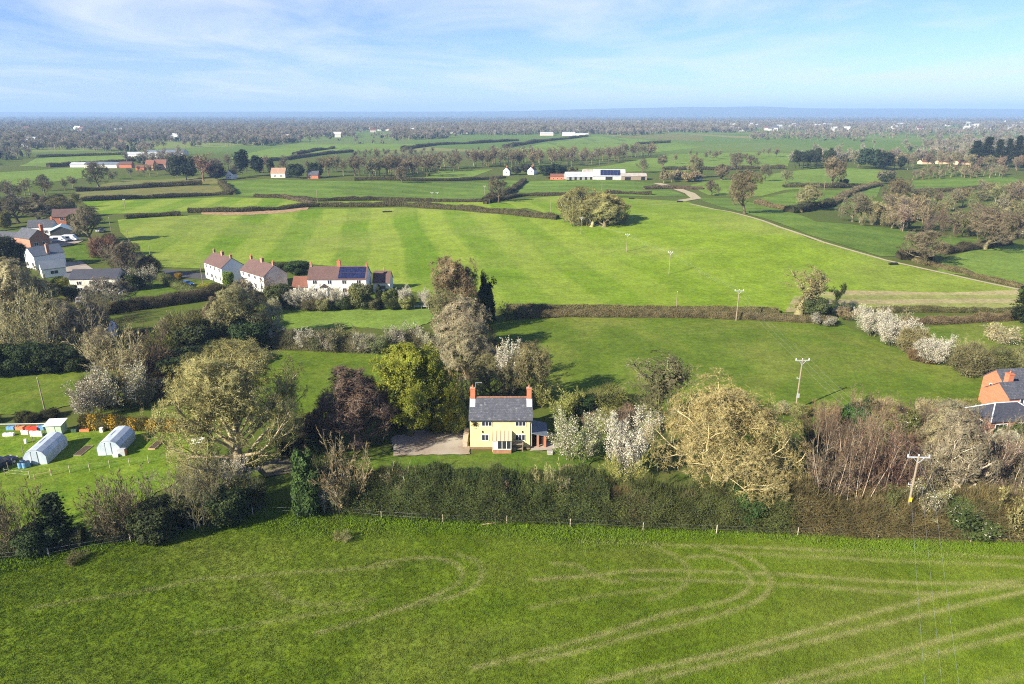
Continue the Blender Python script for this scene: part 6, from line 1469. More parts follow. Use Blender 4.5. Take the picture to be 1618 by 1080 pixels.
xx, yy = G(603, 460); house('garage', 'small cream garage with brown tiled roof right of the solar panels', xx, yy + 3, rz3, 4.8, 6.0, 2.8, 5.4, W_CREAM, R_TILE, [(.4, .3, .4, .4, .6, B_DULL)], [('f', -1.4, 1.2, .8, 1.9, 2)], cat='garage')
# ------------------------------------------------------------------ red brick house on the right
rzb = RAD(8); xh, yh = G(1584, 672); xh += math.cos(rzb) * 5.75 - math.sin(rzb) * 2.4 - 3.6; yh += math.sin(rzb) * 5.75 + math.cos(rzb) * 2.4 - 4.6
hb_ = house('brick_house', 'orange red brick house with slate roof cut by the right edge', xh + 3.6, yh + 4.6, rzb, 11.5, 4.8, 5.0, 6.7, B_RED, R_SLATE, [(-3.3, .9, .95, .9, 1.3, B_RED)], [('f', -3.6, -1.7, 3.55, 4.75, 3), ('f', -3.4, -1.9, 1.0, 2.0, 2), ('f', .8, 2.6, 3.55, 4.75, 3), ('f', .8, 2.6, 1.0, 2.2, 3)], [('f', -.9, .1, 2.1, plain('red_door', (.45, .02, .06), .5, .05, 2))])
MB().box(-.95, .25, -2.4 - .8, -2.404, 2.25, 2.4).build('door_canopy', M_WHITE, hb_)
xw, yw = local(xh + 3.6, yh + 4.6, rzb, 1.6, 4.75)
house('rear_wing', 'brick rear wing with its own gable behind the brick house', xw, yw, rzb, 7.5, 4.6, 5.0, 7.0, B_RED, R_SLATE, (), [('l', -.8, .6, 3.2, 4.3, 2)], cat='house')
xe, ye = local(xh + 3.6, yh + 4.6, rzb, -6.0, -4.6)
def hipped(name, label, x, y, rz, W_, D_, eave, ridge, wall, roof, wins=(), cat='house'):
    t = thing(name, label, cat, (x, y, hz(x, y) - .1), rz)
    MB().box(-W_ / 2, W_ / 2, -D_ / 2, D_ / 2, 0, eave).build('wall', wall, t)
    o = .3; a, b = W_ / 2 + o, D_ / 2 + o; r = max(.1, a - b)
    m = MB(); P0 = [(-a, -b, eave), (a, -b, eave), (a, b, eave), (-a, b, eave)]; r0, r1 = (-r, 0, ridge), (r, 0, ridge)
    m.poly([P0[0], P0[1], r1, r0]).poly([P0[1], P0[2], r1]).poly([P0[2], P0[3], r0, r1]).poly([P0[3], P0[0], r0]).poly(P0[::-1])
    m.build('roof', roof, t)
    hp = MB()
    for q, rr in ((P0[0], r0), (P0[1], r1), (P0[2], r1), (P0[3], r0)): hp.tube((q[0], q[1], q[2] + .04), (rr[0], rr[1], rr[2] + .04), .10, .10, 5)
    hp.tube((r0[0], 0, ridge + .04), (r1[0], 0, ridge + .04), .10, .10, 5); hp.build('hip_tile', M_LEAD, t)
    for w in wins:
        face, u0, u1, z0, z1, nl = w
        window(t, u0, u1, z0, z1, -D_ / 2 if face == 'f' else (-W_ / 2 if face == 'l' else W_ / 2), nl, -1 if face in 'fl' else 1, 'x' if face == 'f' else 'y')
    return t
hipped('bungalow', 'hip roofed brick bungalow in front of the brick house', xe - 1.0, ye + 1.4, rzb, 9.2, 5.2, 2.6, 4.6, B_DULL, R_DARK, [('f', .4, 2.6, .8, 2.1, 3), ('f', -3.6, -1.6, .8, 2.1, 3), ('l', -1.6, .8, .8, 2.1, 3)])
hipped('bungalow_wing', 'projecting hip roofed wing with white corner windows in front of the brick house', xe + 4.2, ye + .2, rzb + RAD(90), 6.4, 4.2, 2.6, 4.3, W_WHITE, R_BLUE, [('l', -1.6, -.2, .8, 2.1, 2), ('l', .3, 1.7, .8, 2.1, 2)])
xg, yg = G(1514, 682); house('garden_room', 'small orange roofed garden room left of the bungalow', xg, yg + 2, RAD(98), 3.6, 3.4, 2.2, 3.6, W_WHITE, R_RUST, (), [('l', -1.1, 1.1, .8, 1.9, 3)], cat='outbuilding')

# ------------------------------------------------------------------ village on the left
def vil(name, label, px, py, rz, W_, D_, e, r, wall, roof, chim=(), wins=(), cat='house', dy=0, doors=()):
    x, y = G(px, py); return house(name, label, x, y + dy, RAD(rz), W_, D_, e, r, wall, roof, chim, wins, doors, cat)
vil('brick_house', 'slate roofed brick house with brick gable at the far left', 42, 392, -28, 10, 7.0, 3.8, 6.6, B_DULL, R_SLATE, [(4.7, 1.5, .9, 1.0, 1.8, B_RED)], [('r', -2.2, -.8, 1, 2.1, 2), ('r', .8, 2.2, 1, 2.1, 2)], dy=4)
vil('brick_wing', 'long slate wing left of the brick gabled house', 14, 388, -6, 10, 5, 2.8, 4.8, B_DULL, R_SLATE, (), (), dy=3)
vil('white_house', 'white half timbered house with pale slate roof and tall brick chimney', 62, 424, 58, 9.5, 6.2, 4.4, 6.8, W_WHITE, R_BLUE, [(0, -2.7, .9, .8, .9, B_DULL)], [('f', -3.5, -2.3, 1, 2.2, 2), ('f', 1.8, 3.2, 1, 2.2, 2), ('l', -2.4, -1.2, 1, 2.2, 2), ('l', 1.2, 2.4, 1, 2.2, 2)], dy=4)
vil('slate_outbuilding', 'lower slate roofed block below the white half timbered house', 76, 438, 40, 6.5, 5.0, 2.8, 4.8, W_WHITE, R_BLUE, (), [('f', -1, 1, 1, 2, 2)], dy=3)
vil('cream_house', 'cream rendered house with dark slate roof behind the spreading bare tree', 150, 464, 6, 13, 6.6, 4.6, 6.6, W_CREAM, R_DARK, (), [('f', -4.6, -3.4, 2.9, 3.9, 2), ('f', -1.2, 0, 2.9, 3.9, 2), ('f', 2.4, 3.6, 2.9, 3.9, 2), ('f', -4.6, -3.4, .9, 2, 2), ('l', -1.8, -.8, 2.9, 3.9, 2), ('l', .8, 1.8, 2.9, 3.9, 2), ('l', -1.8, -.8, .9, 1.9, 2)], dy=3.2)
vil('cream_outbuilding', 'small slate roofed outbuilding left of the cream house', 112, 452, 6, 4, 4, 2.4, 3.6, W_CREAM, R_SLATE, (), [('f', -.8, .8, .9, 1.9, 2)], cat='outbuilding', dy=2)
vil('white_cottage', 'small white cottage behind the brick gabled house', 62, 372, 15, 9, 5.5, 3.6, 6.0, W_WHITE, R_SLATE, [(3.8, 0, .7, .7, .9, B_RED)], [('f', -2.5, -1.3, 1, 2.1, 2), ('f', 1.3, 2.5, 1, 2.1, 2)], dy=3)
vil('garage', 'timber garage with pale teal roof in the village', 90, 376, -62, 8.5, 7.5, 2.9, 4.6, plain('dark_boards', (.09, .095, .10), .8, .2, 2), R_TEAL, (), (), cat='garage', dy=4)
vil('brick_house', 'small red brick house peeping out between village trees', 106, 356, 20, 12, 7, 4.2, 7, B_RED, R_TILE, (), [('l', -1.4, -.2, 2.6, 3.7, 2), ('f', -3, -1.6, 2.6, 3.7, 2)], dy=3)
# ------------------------------------------------------------------ farm and far houses
def vilf(name, label, px, py, rz, W_, D_, e, r, *a, **k):
    f = .8 if W_ < 20 else .88
    for q in ('doors',):
        if q in k: k[q] = [(d[0], d[1] * f, d[2] * f, d[3] * f, d[4]) for d in k[q]]
    if len(a) > 3 and a[3]: a = (*a[:3], [(w[0], w[1] * f, w[2] * f, w[3] * f, w[4] * f, w[5]) for w in a[3]], *a[4:])
    return vil(name, label, px, py, rz, W_ * f, D_ * f, e * f, r * f, *a, **k)
vilf('white_house', 'white double gabled house at the left end of the dark green field', 361, 283, 90, 9, 7.5, 4.6, 8, W_WHITE, R_DARK, [(3, 0, 1, .8, 1, B_DULL)], [('l', -1.5, -.3, 2.8, 4, 2), ('l', .4, 1.6, 1, 2.2, 2)], dy=6)
vilf('brick_house', 'tan tiled house among the dark conifers', 438, 281, 0, 14, 9, 4.5, 9, W_CREAM, roofmat('tan_tile', (.33, .20, .13), (.40, .26, .17)), (), [('f', -4, -2, 1, 2.4, 3), ('f', 2, 4, 1, 2.4, 3)], dy=6)
vilf('brick_cottage', 'small slate roofed brick cottage beside the woodland belt', 493, 282, 0, 11, 8, 3.4, 7, B_RED, R_SLATE, (), [('f', -3, -1, 1, 2.2, 2)], dy=5)
vilf('farm_house', 'white farm house with steep gable beside the field hedge', 801, 277, 80, 9, 7, 4.8, 8.2, W_WHITE, R_SLATE, [(0, 0, .8, .8, 1.2, B_RED)], [('l', -1.2, .2, 2.6, 4, 2)], dy=5)
vilf('farm_house', 'white and brick farm house among dark evergreens', 841, 276, 70, 10, 7, 4.8, 8, W_WHITE, R_TILE, [(0, 0, .8, .8, 1.2, B_RED)], [('l', -1.2, .2, 2.6, 4, 2)], dy=5)
vilf('barn', 'long red brick farm shed below the white barns', 882, 284, -2, 15, 7, 3.2, 5.6, B_RED, R_RUST, (), [('f', -5, -3.8, .8, 1.8, 1), ('f', -1, .2, .8, 1.8, 1), ('f', 3, 4.2, .8, 1.8, 1)], cat='barn', dy=5)
vilf('barn', 'large pale curved roof barn on the left of the farm', 924, 284.5, 4, 33, 18, 2.6, 6.2, plain('barn_board', (.30, .30, .29), .7, .2, .5), R_PALE, (), (), cat='barn', dy=12, doors=[('f', -14 + i * 4.6, -12 + i * 4.6, 2.6, M_BLACK) for i in range(6)])  # black door panels stand in for the shade inside open bays
bsol = vilf('barn', 'white barn with dark solar panels on its roof', 965, 284.5, -6, 28, 19, 3.0, 8.2, plain('barn_white', (.42, .42, .41), .7, .1, .5), R_PALE, (), (), cat='barn', dy=12, doors=[('f', -3, 3, 3, M_BLACK)])
brf = [c for c in bsol.children if c.name.startswith('roof')][0]; sb = (8.2 - 3.0) / 9.5; F8 = .88
for r_ in range(3):
    for c_ in range(6):
        x0 = -7.5 + c_ * 2.9; y1 = -1.2 - r_ * 2.5; y0 = y1 - 2.4; f = lambda y: 8.2 * F8 + sb * y + .19; x0 *= F8; y0 *= F8; y1 *= F8
        MB().prism([(y0, f(y0)), (y1, f(y1)), (y1, f(y1) + .06), (y0, f(y0) + .06)], x0, x0 + 2.45).build('solar_panel', M_SOLAR, brf)
vilf('barn', 'grey open fronted barn on the right of the farm', 1003, 285, 0, 22, 11, 3.2, 5.4, M_WOOD, plain('asbestos_roof', (.33, .30, .26), .8, .2, .4), (), (), cat='barn', dy=8, doors=[('f', 6, 9.5, 2.8, M_BLACK), ('f', -8, -3, 2.6, M_BLACK)])  # black panels paint the shaded inside of the open front, not real doors
vilf('barn', 'small grey shed behind the pale curved barn', 930, 276, 0, 10, 8, 3, 5, W_CREAM, plain('asbestos_roof', (.33, .30, .26)), (), (), cat='barn', dy=10)
for (px_, py_, W_, D_, e, r, wl, rf, nm, lb, ct_) in [
    (126, 264, 22, 12, 3, 5, W_WHITE, R_PALE, 'shed', 'white flat shed left of the far left sheds', 'shed'), (147, 265, 20, 12, 3.5, 6, W_CREAM, R_SLATE, 'shed', 'grey middle shed of the far left sheds', 'shed'), (169, 265, 24, 12, 3.5, 6, W_CREAM, R_BLUE, 'shed', 'blue roofed shed right of the far left sheds', 'shed'),
    (197, 265, 14, 9, 4, 7, B_RED, R_TILE, 'brick_house', 'far brick house right of the blue roofed shed', 'house'), (220, 269, 9, 7, 3.2, 5.5, B_RED, R_RUST, 'brick_outbuilding', 'small orange far outbuilding', 'outbuilding'), (236, 269, 10, 9, 5.5, 11, plain('sand_brick', (.45, .27, .17), .9, .2, 1), R_RUST, 'gabled_house', 'tall gabled sandy house far left', 'house'), (252, 268, 14, 9, 5.5, 11, plain('sand_brick', (.45, .27, .17)), R_RUST, 'gabled_house', 'sandy house with chimneys right of the tall gabled one', 'house'),
    (222, 249, 40, 16, 4, 7, W_WHITE, R_PALE, 'long_shed', 'long white shed on the far left plain', 'shed'), (252, 247, 40, 16, 4, 8, W_CREAM, R_BLUE, 'long_shed', 'grey roofed long shed behind the white one', 'shed'), (272, 245, 34, 14, 4, 8, W_CREAM, R_SLATE, 'long_shed', 'dark long shed at the right end of the far sheds', 'shed'),
    (899, 214, 34, 20, 5, 9, W_WHITE, R_PALE, 'far_barn', 'brightest white far barn above the belt', 'barn'), (864, 214, 34, 20, 5, 9, W_PINK, R_PALE, 'far_barn', 'pinkish far barn left of the brightest one', 'barn'), (920, 214.5, 34, 18, 4, 7, W_CREAM, R_PALE, 'far_barn', 'low pale far barn right of the brightest one', 'barn'),
    (1466, 259, 16, 9, 3, 5, plain('fence_tan', (.6, .45, .3), .8, .1, 1), R_RUST, 'far_shed', 'tan shed in the far right woods', 'shed'), (1492, 259, 14, 9, 3, 5, plain('fence_tan', (.6, .45, .3)), R_RUST, 'far_shed', 'second tan shed in the far right woods', 'shed'), (1524, 260, 16, 9, 3, 5, plain('fence_tan', (.6, .45, .3)), R_RUST, 'far_shed', 'third tan shed in the far right woods', 'shed')]:
    vilf(nm, lb, px_, py_, _prng.uniform(-8, 8), W_, D_, e, r, wl, rf, (), (), ct_, dy=D_ / 2)
FARW = [wallmat('far_pale', (.50, .49, .46)), wallmat('far_grey', (.40, .39, .36)), W_PINK, wallmat('far_brick', (.35, .2, .14))]; FARR = [R_SLATE, R_TILE, R_PALE, R_RUST]
fm_cache = {}
def far_house(px, py, W_, label, group, i):
    x, y = G(px, py); wl = FARW[i % 4]; rf = FARR[(i // 2) % 4]
    t = thing('distant_house', label, 'house', (x, y, hz(x, y) - .1), _prng.uniform(-.6, .6), group, (W_ / 14.0,) * 3)
    key = (i % 4, (i // 2) % 4)
    if key not in fm_cache:
        a = MB().prism([(-4.5, 0), (4.5, 0), (4.5, 5.5), (0, 9), (-4.5, 5.5)], -7, 7).build('wall', wl, t); b = roof_part(t, 14, 9, 5.5, 9, rf, .3, .25); fm_cache[key] = (a.data, b.data)
    else:
        link('wall', fm_cache[key][0], t); link('roof', fm_cache[key][1], t)
rh = random.Random(12)
for i in range(46):
    x0 = rh.uniform(290, 560); far_house(x0, rh.uniform(203, 226) - (x0 - 290) * .02, rh.uniform(10, 18), 'distant house scattered through the trees of the far left town', 'houses of the far left town', rh.randrange(16))
for i in range(30):
    far_house(rh.uniform(560, 740), rh.uniform(200, 212), rh.uniform(12, 20), 'distant house scattered through the trees of the far middle town', 'houses of the far middle town', rh.randrange(16))
for i in range(44):
    far_house(rh.uniform(1060, 1350), rh.uniform(198, 207.5), rh.uniform(11, 24), 'distant pale building in the far right town', 'buildings of the far right town', rh.choice([0, 4, 1, 5, 2, 12, 8, 13]))
for i in range(26):
    far_house(rh.uniform(1380, 1618), rh.uniform(193, 208), rh.uniform(11, 24), 'distant pale building on the far right plain', 'buildings on the far right plain', rh.choice([0, 4, 1, 5, 2, 12]))
for i in range(14):
    far_house(rh.uniform(0, 290), rh.uniform(205, 232), rh.uniform(14, 22), 'distant house half hidden by the far left woods', 'houses in the far left woods', rh.randrange(16))
# ------------------------------------------------------------------ glass tunnels in the garden
kp = NT('polycarbonate'); M_POLY = kp.finish(kp.mix(kp.ramp(kp.noise(.9, 4), .35, .7), (.52, .60, .68), (.70, .77, .83)), .35, kp.noise(6, 3), .15, .02, .5, transl=.25)
M_FRAME = plain('tunnel_frame', (.22, .25, .28), .5, .1, 2)
def tunnel(label, px0, py0, px1, py1, L, H_=2.35, dark_panel=True):
    a = np.array(G(px0, py0)); b = np.array(G(px1, py1)); W_ = float(np.linalg.norm(b - a)); c = (a + b) / 2
    t = thing('garden_tunnel', label, 'greenhouse', (c[0], c[1], hz(*c) + .0), math.atan2(b[1] - a[1], b[0] - a[0]))
    w = W_ / 2; prof = [(-w, 0), (-w * 1.0, H_ * .55), (-w * .72, H_ * .84), (-w * .28, H_ * .985), (w * .28, H_ * .985), (w * .72, H_ * .84), (w, H_ * .55), (w, 0)]
    nb = 3; th = .03
    for k_ in range(nb):
        y0, y1 = k_ * L / nb + .02, (k_ + 1) * L / nb - .02
        for i in range(len(prof) - 1):
            p, q = prof[i], prof[i + 1]; nx_, nz = (q[1] - p[1]), -(q[0] - p[0]); n_ = math.hypot(nx_, nz); nx_, nz = -nx_ / n_ * th, -nz / n_ * th
            MB().prism([p, q, (q[0] + nx_, q[1] + nz), (p[0] + nx_, p[1] + nz)], y0, y1, 'y').build('panel', M_POLY, t)
    for k_ in range(nb + 1):
        m = MB(); yy = k_ * L / nb
        for i in range(len(prof) - 1): m.tube((prof[i][0] * 1.012, yy, prof[i][1] * 1.012), (prof[i + 1][0] * 1.012, yy, prof[i + 1][1] * 1.012), .025, .025, 5)
        m.build('hoop', M_FRAME, t)
    for yy in (0.0, L - .03):
        m = MB().prism(prof, yy, yy + .03, 'y'); e = m.build('end_wall', M_POLY, t)
        if yy == 0.0:
            for sx in (-.42, .42): MB().box(sx - .03, sx + .03, -.05, -.004, 0, H_ * .9).build('door_post', M_FRAME, e)
            MB().box(-.39, .39, -.03, -.006, .05, H_ * .82).build('door', M_POLY, e)
    y0 = L * .38; p, q = prof[3], prof[4]
    MB().box(-w * .25, -w * .15, y0, y0 + L * .3, H_ * .99, H_ * 1.01).build('vent_frame', M_FRAME, t)
    return t, c, W_
tunnel('larger left garden tunnel of clear ribbed sheet', 39, 735, 75, 733, 6.2)
tunnel('smaller right garden tunnel of clear ribbed sheet', 155, 720, 191, 718, 5.4)
tunnel('round topped plastic tunnel end showing above the left scrub', 157, 538, 175, 537, 5.0, 3.2)
def at(px, py, dz=0.0):
    x, y = G(px, py); return (x, y, hz(x, y) + dz)
# shed, junk and garden things
t = thing('garden_shed', 'pale green garden shed with a white sloping roof', 'shed', at(91, 683), RAD(6))
MB().prism([(-.9, 0), (.9, 0), (.9, 1.9), (-.9, 1.65)], -1.15, 1.15).build('wall', plain('shed_green', (.42, .52, .38), .8, .15, 2), t); MB().prism([(-1.1, 1.64), (1.1, 1.95), (1.1, 2.02), (-1.1, 1.71)], -1.4, 1.4).build('roof', M_WHITE, t); MB().box(-.5, .2, -.95, -.904, 0, 1.45).build('door', plain('shed_door', (.5, .6, .46), .8, .1, 2), t)
BL = plain('blue_sheet', (.16, .32, .52), .5, .15, 2); OR_ = plain('orange_sheet', (.62, .22, .10), .6, .15, 2); RD = plain('red_sheet', (.55, .06, .03), .5, .15, 2); PW = plain('pale_board', (.66, .62, .55), .7, .15, 2)
def board(name, label, cat, px, py, w, d, hh, mat, rz=0, n=4):
    t = thing(name, label, cat, at(px, py), rz)
    for i in range(n): MB().box(-w / 2 + i * w / n + .01, -w / 2 + (i + 1) * w / n - .01, -d / 2, d / 2, 0, hh * (1 - .06 * (i % 2))).build('board', mat, t)
    return t
board('panel_stack', 'pale board panel leaning below the long pipe', 'panel', 58, 689, 1.9, .25, .95, PW, .03); board('panel_stack', 'shorter pale board panel left of the leaning one', 'panel', 40, 686, 1.2, .25, .75, PW, -.06); board('panel_stack', 'white low board stack at the left edge of the garden', 'panel', 14, 688, 1.6, .5, .45, M_WHITE, .1)
board('covered_pile', 'red covered pile behind the board panels', 'pile', 52, 679, 1.9, .8, .6, RD, .02, 3); board('covered_pile', 'orange covered pile left of the red one', 'pile', 33, 678, 1.3, .8, .55, OR_, -.05, 3); board('covered_pile', 'blue covered pile near the left end of the pipe', 'pile', 18, 678, 1.2, .7, .55, BL, .04, 3); board('covered_pile', 'blue covered pile next to the garden shed', 'pile', 66, 678, 1.0, .7, .7, BL, .04, 3)
pa, pb = at(-22, 679, 1.0), at(75, 678, 1.05); t = thing('long_pipe', 'long pale pipe lying across the junk piles', 'pipe', (pa[0], pa[1], pa[2] - 1.0)); 
MB().tube((0, 0, 1.0), (pb[0] - pa[0], pb[1] - pa[1], 1.0), .07, .07, 6).build('pipe', M_STEEL, t)
for f in (.15, .5, .85): MB().box((pb[0] - pa[0]) * f - .05, (pb[0] - pa[0]) * f + .05, (pb[1] - pa[1]) * f - .05, (pb[1] - pa[1]) * f + .05, 0, .93).build('trestle', M_WOOD, t)
def barrel(label, px, py, dz, mat, r=.33, hh=.9):
    t = thing('water_barrel', label, 'barrel', at(px, py, dz)); m = MB(); n_ = 6
    for i in range(n_): m.tube((0, 0, hh * i / n_), (0, 0, hh * (i + 1) / n_), r * (.9, 1, .97, .97, 1, .97)[i], r * (1, .97, .97, 1, .97, .9)[i], 12)
    m.build('body', mat, t); MB().tube((0, 0, hh), (0, 0, hh + .04), r * .85, r * .82, 12).build('lid', M_BLACK, t); return t
for i, (px_, py_) in enumerate(((33, 739), (40, 739), (37, 735), (45, 737))): barrel(['leftmost blue barrel at the front of the larger tunnel', 'front middle blue barrel of the larger tunnel', 'rear blue barrel of the larger tunnel', 'blue barrel touching the larger tunnel door'][i], px_, py_, 0, BL)
crate('raised_bed', 'bare soil raised bed right of the smaller tunnel', 'planter', 246, 704, 1.1, 2.6, .2, M_FAWN, .06)
crate('vegetable_bed', 'weedy vegetable bed between the two tunnels', 'planter', 132, 712, 1.2, 3.2, .14, M_WOOD, .06)
board('log_stack', 'orange clay pots stacked below the gorse', 'pots', 134, 681, 1.5, .4, .35, OR_, .05, 8); board('box', 'white box standing below the gorse', 'box', 161, 682, .5, .45, .75, M_WHITE, .1, 1); board('heap', 'dark green compost bin below the gorse', 'bin', 118, 682, .8, .6, .55, plain('compost_green', (.05, .10, .06), .7, .2, 3), .1, 2)
board('box', 'small white box by the fence post in the garden', 'box', 41, 700, .3, .3, .7, M_WHITE, .1, 1); board('box', 'white crate at the front of the smaller tunnel', 'box', 184, 721, .8, .5, .55, M_WHITE, .0, 2)
t = thing('fawn_cabinet', 'small cabinet with orange door against the smaller tunnel', 'cabinet', at(193, 719), .05); MB().box(-.6, .6, -.3, .3, 0, 1.1).build('body', M_STEEL, t); MB().box(.604, .64, -.28, .28, .05, 1.05).build('door', OR_, t)
def table(label, px, py, rz):
    t = thing('picnic_table', label, 'table', at(px, py), rz); MB().box(-.9, .9, -.4, .4, .68, .74).build('top', M_WHITE, t)
    for sy in (-.75, .75): MB().box(-.9, .9, sy - .14, sy + .14, .4, .45).build('bench', M_WHITE, t)
    for sx in (-.6, .6): MB().box(sx - .04, sx + .04, -.8, .8, .34, .40).box(sx - .05, sx + .05, -.05, .05, 0, .68).build('leg', M_WHITE, t)
table('white picnic table at the edge of the large budding tree', 313, 700, .2)
# fences
def fence(label, pts, hgt, px=True, wires=2, mat=M_WOOD, r=.05, rail=None):
    P = [G(*p) for p in pts]; t = thing('fence', label, 'fence', (P[0][0], P[0][1], hz(*P[0])))
    z = [hz(*p) - hz(*P[0]) for p in P]; o = P[0]
    for p, zz in zip(P, z): MB().tube((p[0] - o[0], p[1] - o[1], zz - .1), (p[0] - o[0], p[1] - o[1], zz + hgt), r, r * .9, 6).build('post', mat, t)
    for k_ in range(wires):
        m = MB(); zh = hgt * (.9 - .4 * k_)
        for i in range(len(P) - 1): m.tube((P[i][0] - o[0], P[i][1] - o[1], z[i] + zh), (P[i + 1][0] - o[0], P[i + 1][1] - o[1], z[i + 1] + zh), rail or .003, rail or .003, 4)
        m.build('rail' if rail else 'wire', mat if rail else M_STEEL, t)
    return t
M_POST = plain('pale_post', (.48, .42, .32), .85, .2, 4)
fence('post and wire fence along the hedge of the near field', [(-60, 893), (78, 880), (207, 857), (308, 838), (400, 815), (513, 811), (603, 820), (700, 826), (801, 828), (901, 833), (1016, 838), (1132, 843), (1260, 847), (1387, 852), (1533, 858), (1650, 862)], 1.25, mat=M_POST, r=.065)
fence('post and wire fence in front of the garden tunnels', [(9, 752), (48, 756), (81, 751), (111, 747), (142, 743), (174, 739), (205, 735), (235, 731), (265, 727), (290, 722)], 1.2, mat=M_POST, r=.055)
fence('short fence at the left of the larger tunnel', [(9, 752), (14, 743), (21, 736), (37, 716), (53, 700), (72, 688)], 1.3, mat=M_WOOD, r=.055)
fence('timber rail fence behind the first garden beds', [(55, 757), (82, 751)], .8, mat=M_FAWN, wires=1, rail=.035)
fence('pale rail fence below the garage of the white houses', [(645, 486), (655, 487), (666, 487), (677, 487)], 1.0, mat=M_WHITE, wires=2, rail=.04)
fence('white rail fence on the village lawn', [(186, 470), (194, 464), (203, 460), (212, 455)], .9, mat=M_WHITE, wires=1, rail=.07)

# poles and cables
M_INS = plain('white_insulator', (.75, .77, .80), .4, .05, 3); M_YEL = plain('yellow_plate', (.75, .52, .02), .5, .05, 3)
def pole(label, px, py, ty, arm=0.0, rz=0.0, r=.13, extra=0, hgt=None, xy=None):
    x, y = xy or G(px, py); z = hz(x, y); hh = hgt or height_at(y, z, ty); t = thing('utility_pole', label, 'utility pole', (x, y, z - .1), rz)
    MB().tube((0, 0, 0), (0, 0, hh), r, r * .72, 8).build('post', M_POLE, t); tips = []
    if arm:
        a = MB().box(-arm / 2, arm / 2, -.07, .07, hh - .32, hh - .18).build('crossarm', M_STEEL, t)
        MB().tube((-arm * .24, -.09, hh - .3), (0, -.12, hh - .95), .03, .03, 5).tube((arm * .24, -.09, hh - .3), (0, -.12, hh - .95), .03, .03, 5).build('brace', M_STEEL, t)
        for u in (-arm / 2 + .08, 0, arm / 2 - .08):
            MB().tube((u, 0, hh - .18), (u, 0, hh + .02), .07, .09, 8).tube((u, 0, hh + .02), (u, 0, hh + .12), .09, .05, 8).build('insulator', M_INS, a)
            tips.append(Vector((x + math.cos(rz) * u, y + math.sin(rz) * u, z + hh)))
    else:
        MB().tube((0, 0, hh), (0, 0, hh + .1), r * .8, .03, 8).build('cap', M_STEEL, t); tips = [Vector((x, y, z + hh))] * 3
    if extra >= 1: MB().box(-.55, .0, -.05, .05, hh * .62, hh * .62 + .09).tube((-.5, 0, hh * .62 + .09), (-.5, 0, hh * .62 + .3), .07, .05, 6).build('side_bracket', M_STEEL, t)
    if extra == 1: MB().box(-.22, .22, -.34, -.14, hh * .25, hh * .25 + .75).build('switch_box', M_STEEL, t)
    if extra == 2: MB().box(-.18, .18, -.2, -.14, 4.3, 4.85).build('warning_plate', M_YEL, t); st = MB().tube((0, 0, hh - .6), (6.2, .8, .1), .012, .012, 4).build('stay_wire', M_STEEL, t); MB().tube((4.05, .52, 3.05), (4.55, .585, 2.35), .05, .05, 6).build('stay_guard', M_YEL, st)
    return tips
def cable(a, b, label, group, sag=.9, r=.005):
    m = bpy.data.curves.new('power_cable', 'CURVE'); 
    n = 14; P = [(a + (b - a) * (i / n)) - Vector((0, 0, sag * 4 * (i / n) * (1 - i / n))) for i in range(n + 1)]
    mb = MB()
    for p, q in zip(P[:-1], P[1:]): mb.tube(p - a, q - a, r, r, 4)
    bpy.data.curves.remove(m)
    tag(mb.build('power_cable', M_STEEL, None, tuple(a)), label, 'cable', group)
pA = pole('nearest utility pole with white crossarm rising from the hedge', 1427, 838, 718, 2.6, RAD(-4), .15, 2)
pB = pole('utility pole with crossarm standing in the meadow', 1257, 646, 566, 2.4, RAD(2), .15, 1)
pC = pole('utility pole with crossarm on the meadow hedge', 1163, 506, 457, 2.2, 0, .14)
pD = pole('first thin pole on the right of the striped field', 1057, 433, 397, 1.6, 0, .12); pE = pole('second thin pole on the right of the striped field', 990, 397, 369, 1.6, 0, .12); pF = pole('thin pole in front of the round copse', 918, 369, 343, 1.4, 0, .12)
pZ = pole('utility pole standing behind the view point', 0, 0, 0, 2.4, RAD(-20), .15, hgt=9.5, xy=(12.0, 1.0))
for a, b, l in ((pZ, pA, 'power cable sweeping over the right of the near field'), (pA, pB, 'power cable from the hedge pole to the meadow pole'), (pB, pC, 'power cable across the meadow to its top hedge'), (pC, pD, 'power cable from the meadow hedge into the striped field'), (pD, pE, 'power cable between the two thin striped field poles'), (pE, pF, 'power cable from the striped field toward the copse')):
    for i in range(3): cable(a[i], b[i], l, 'power cables')
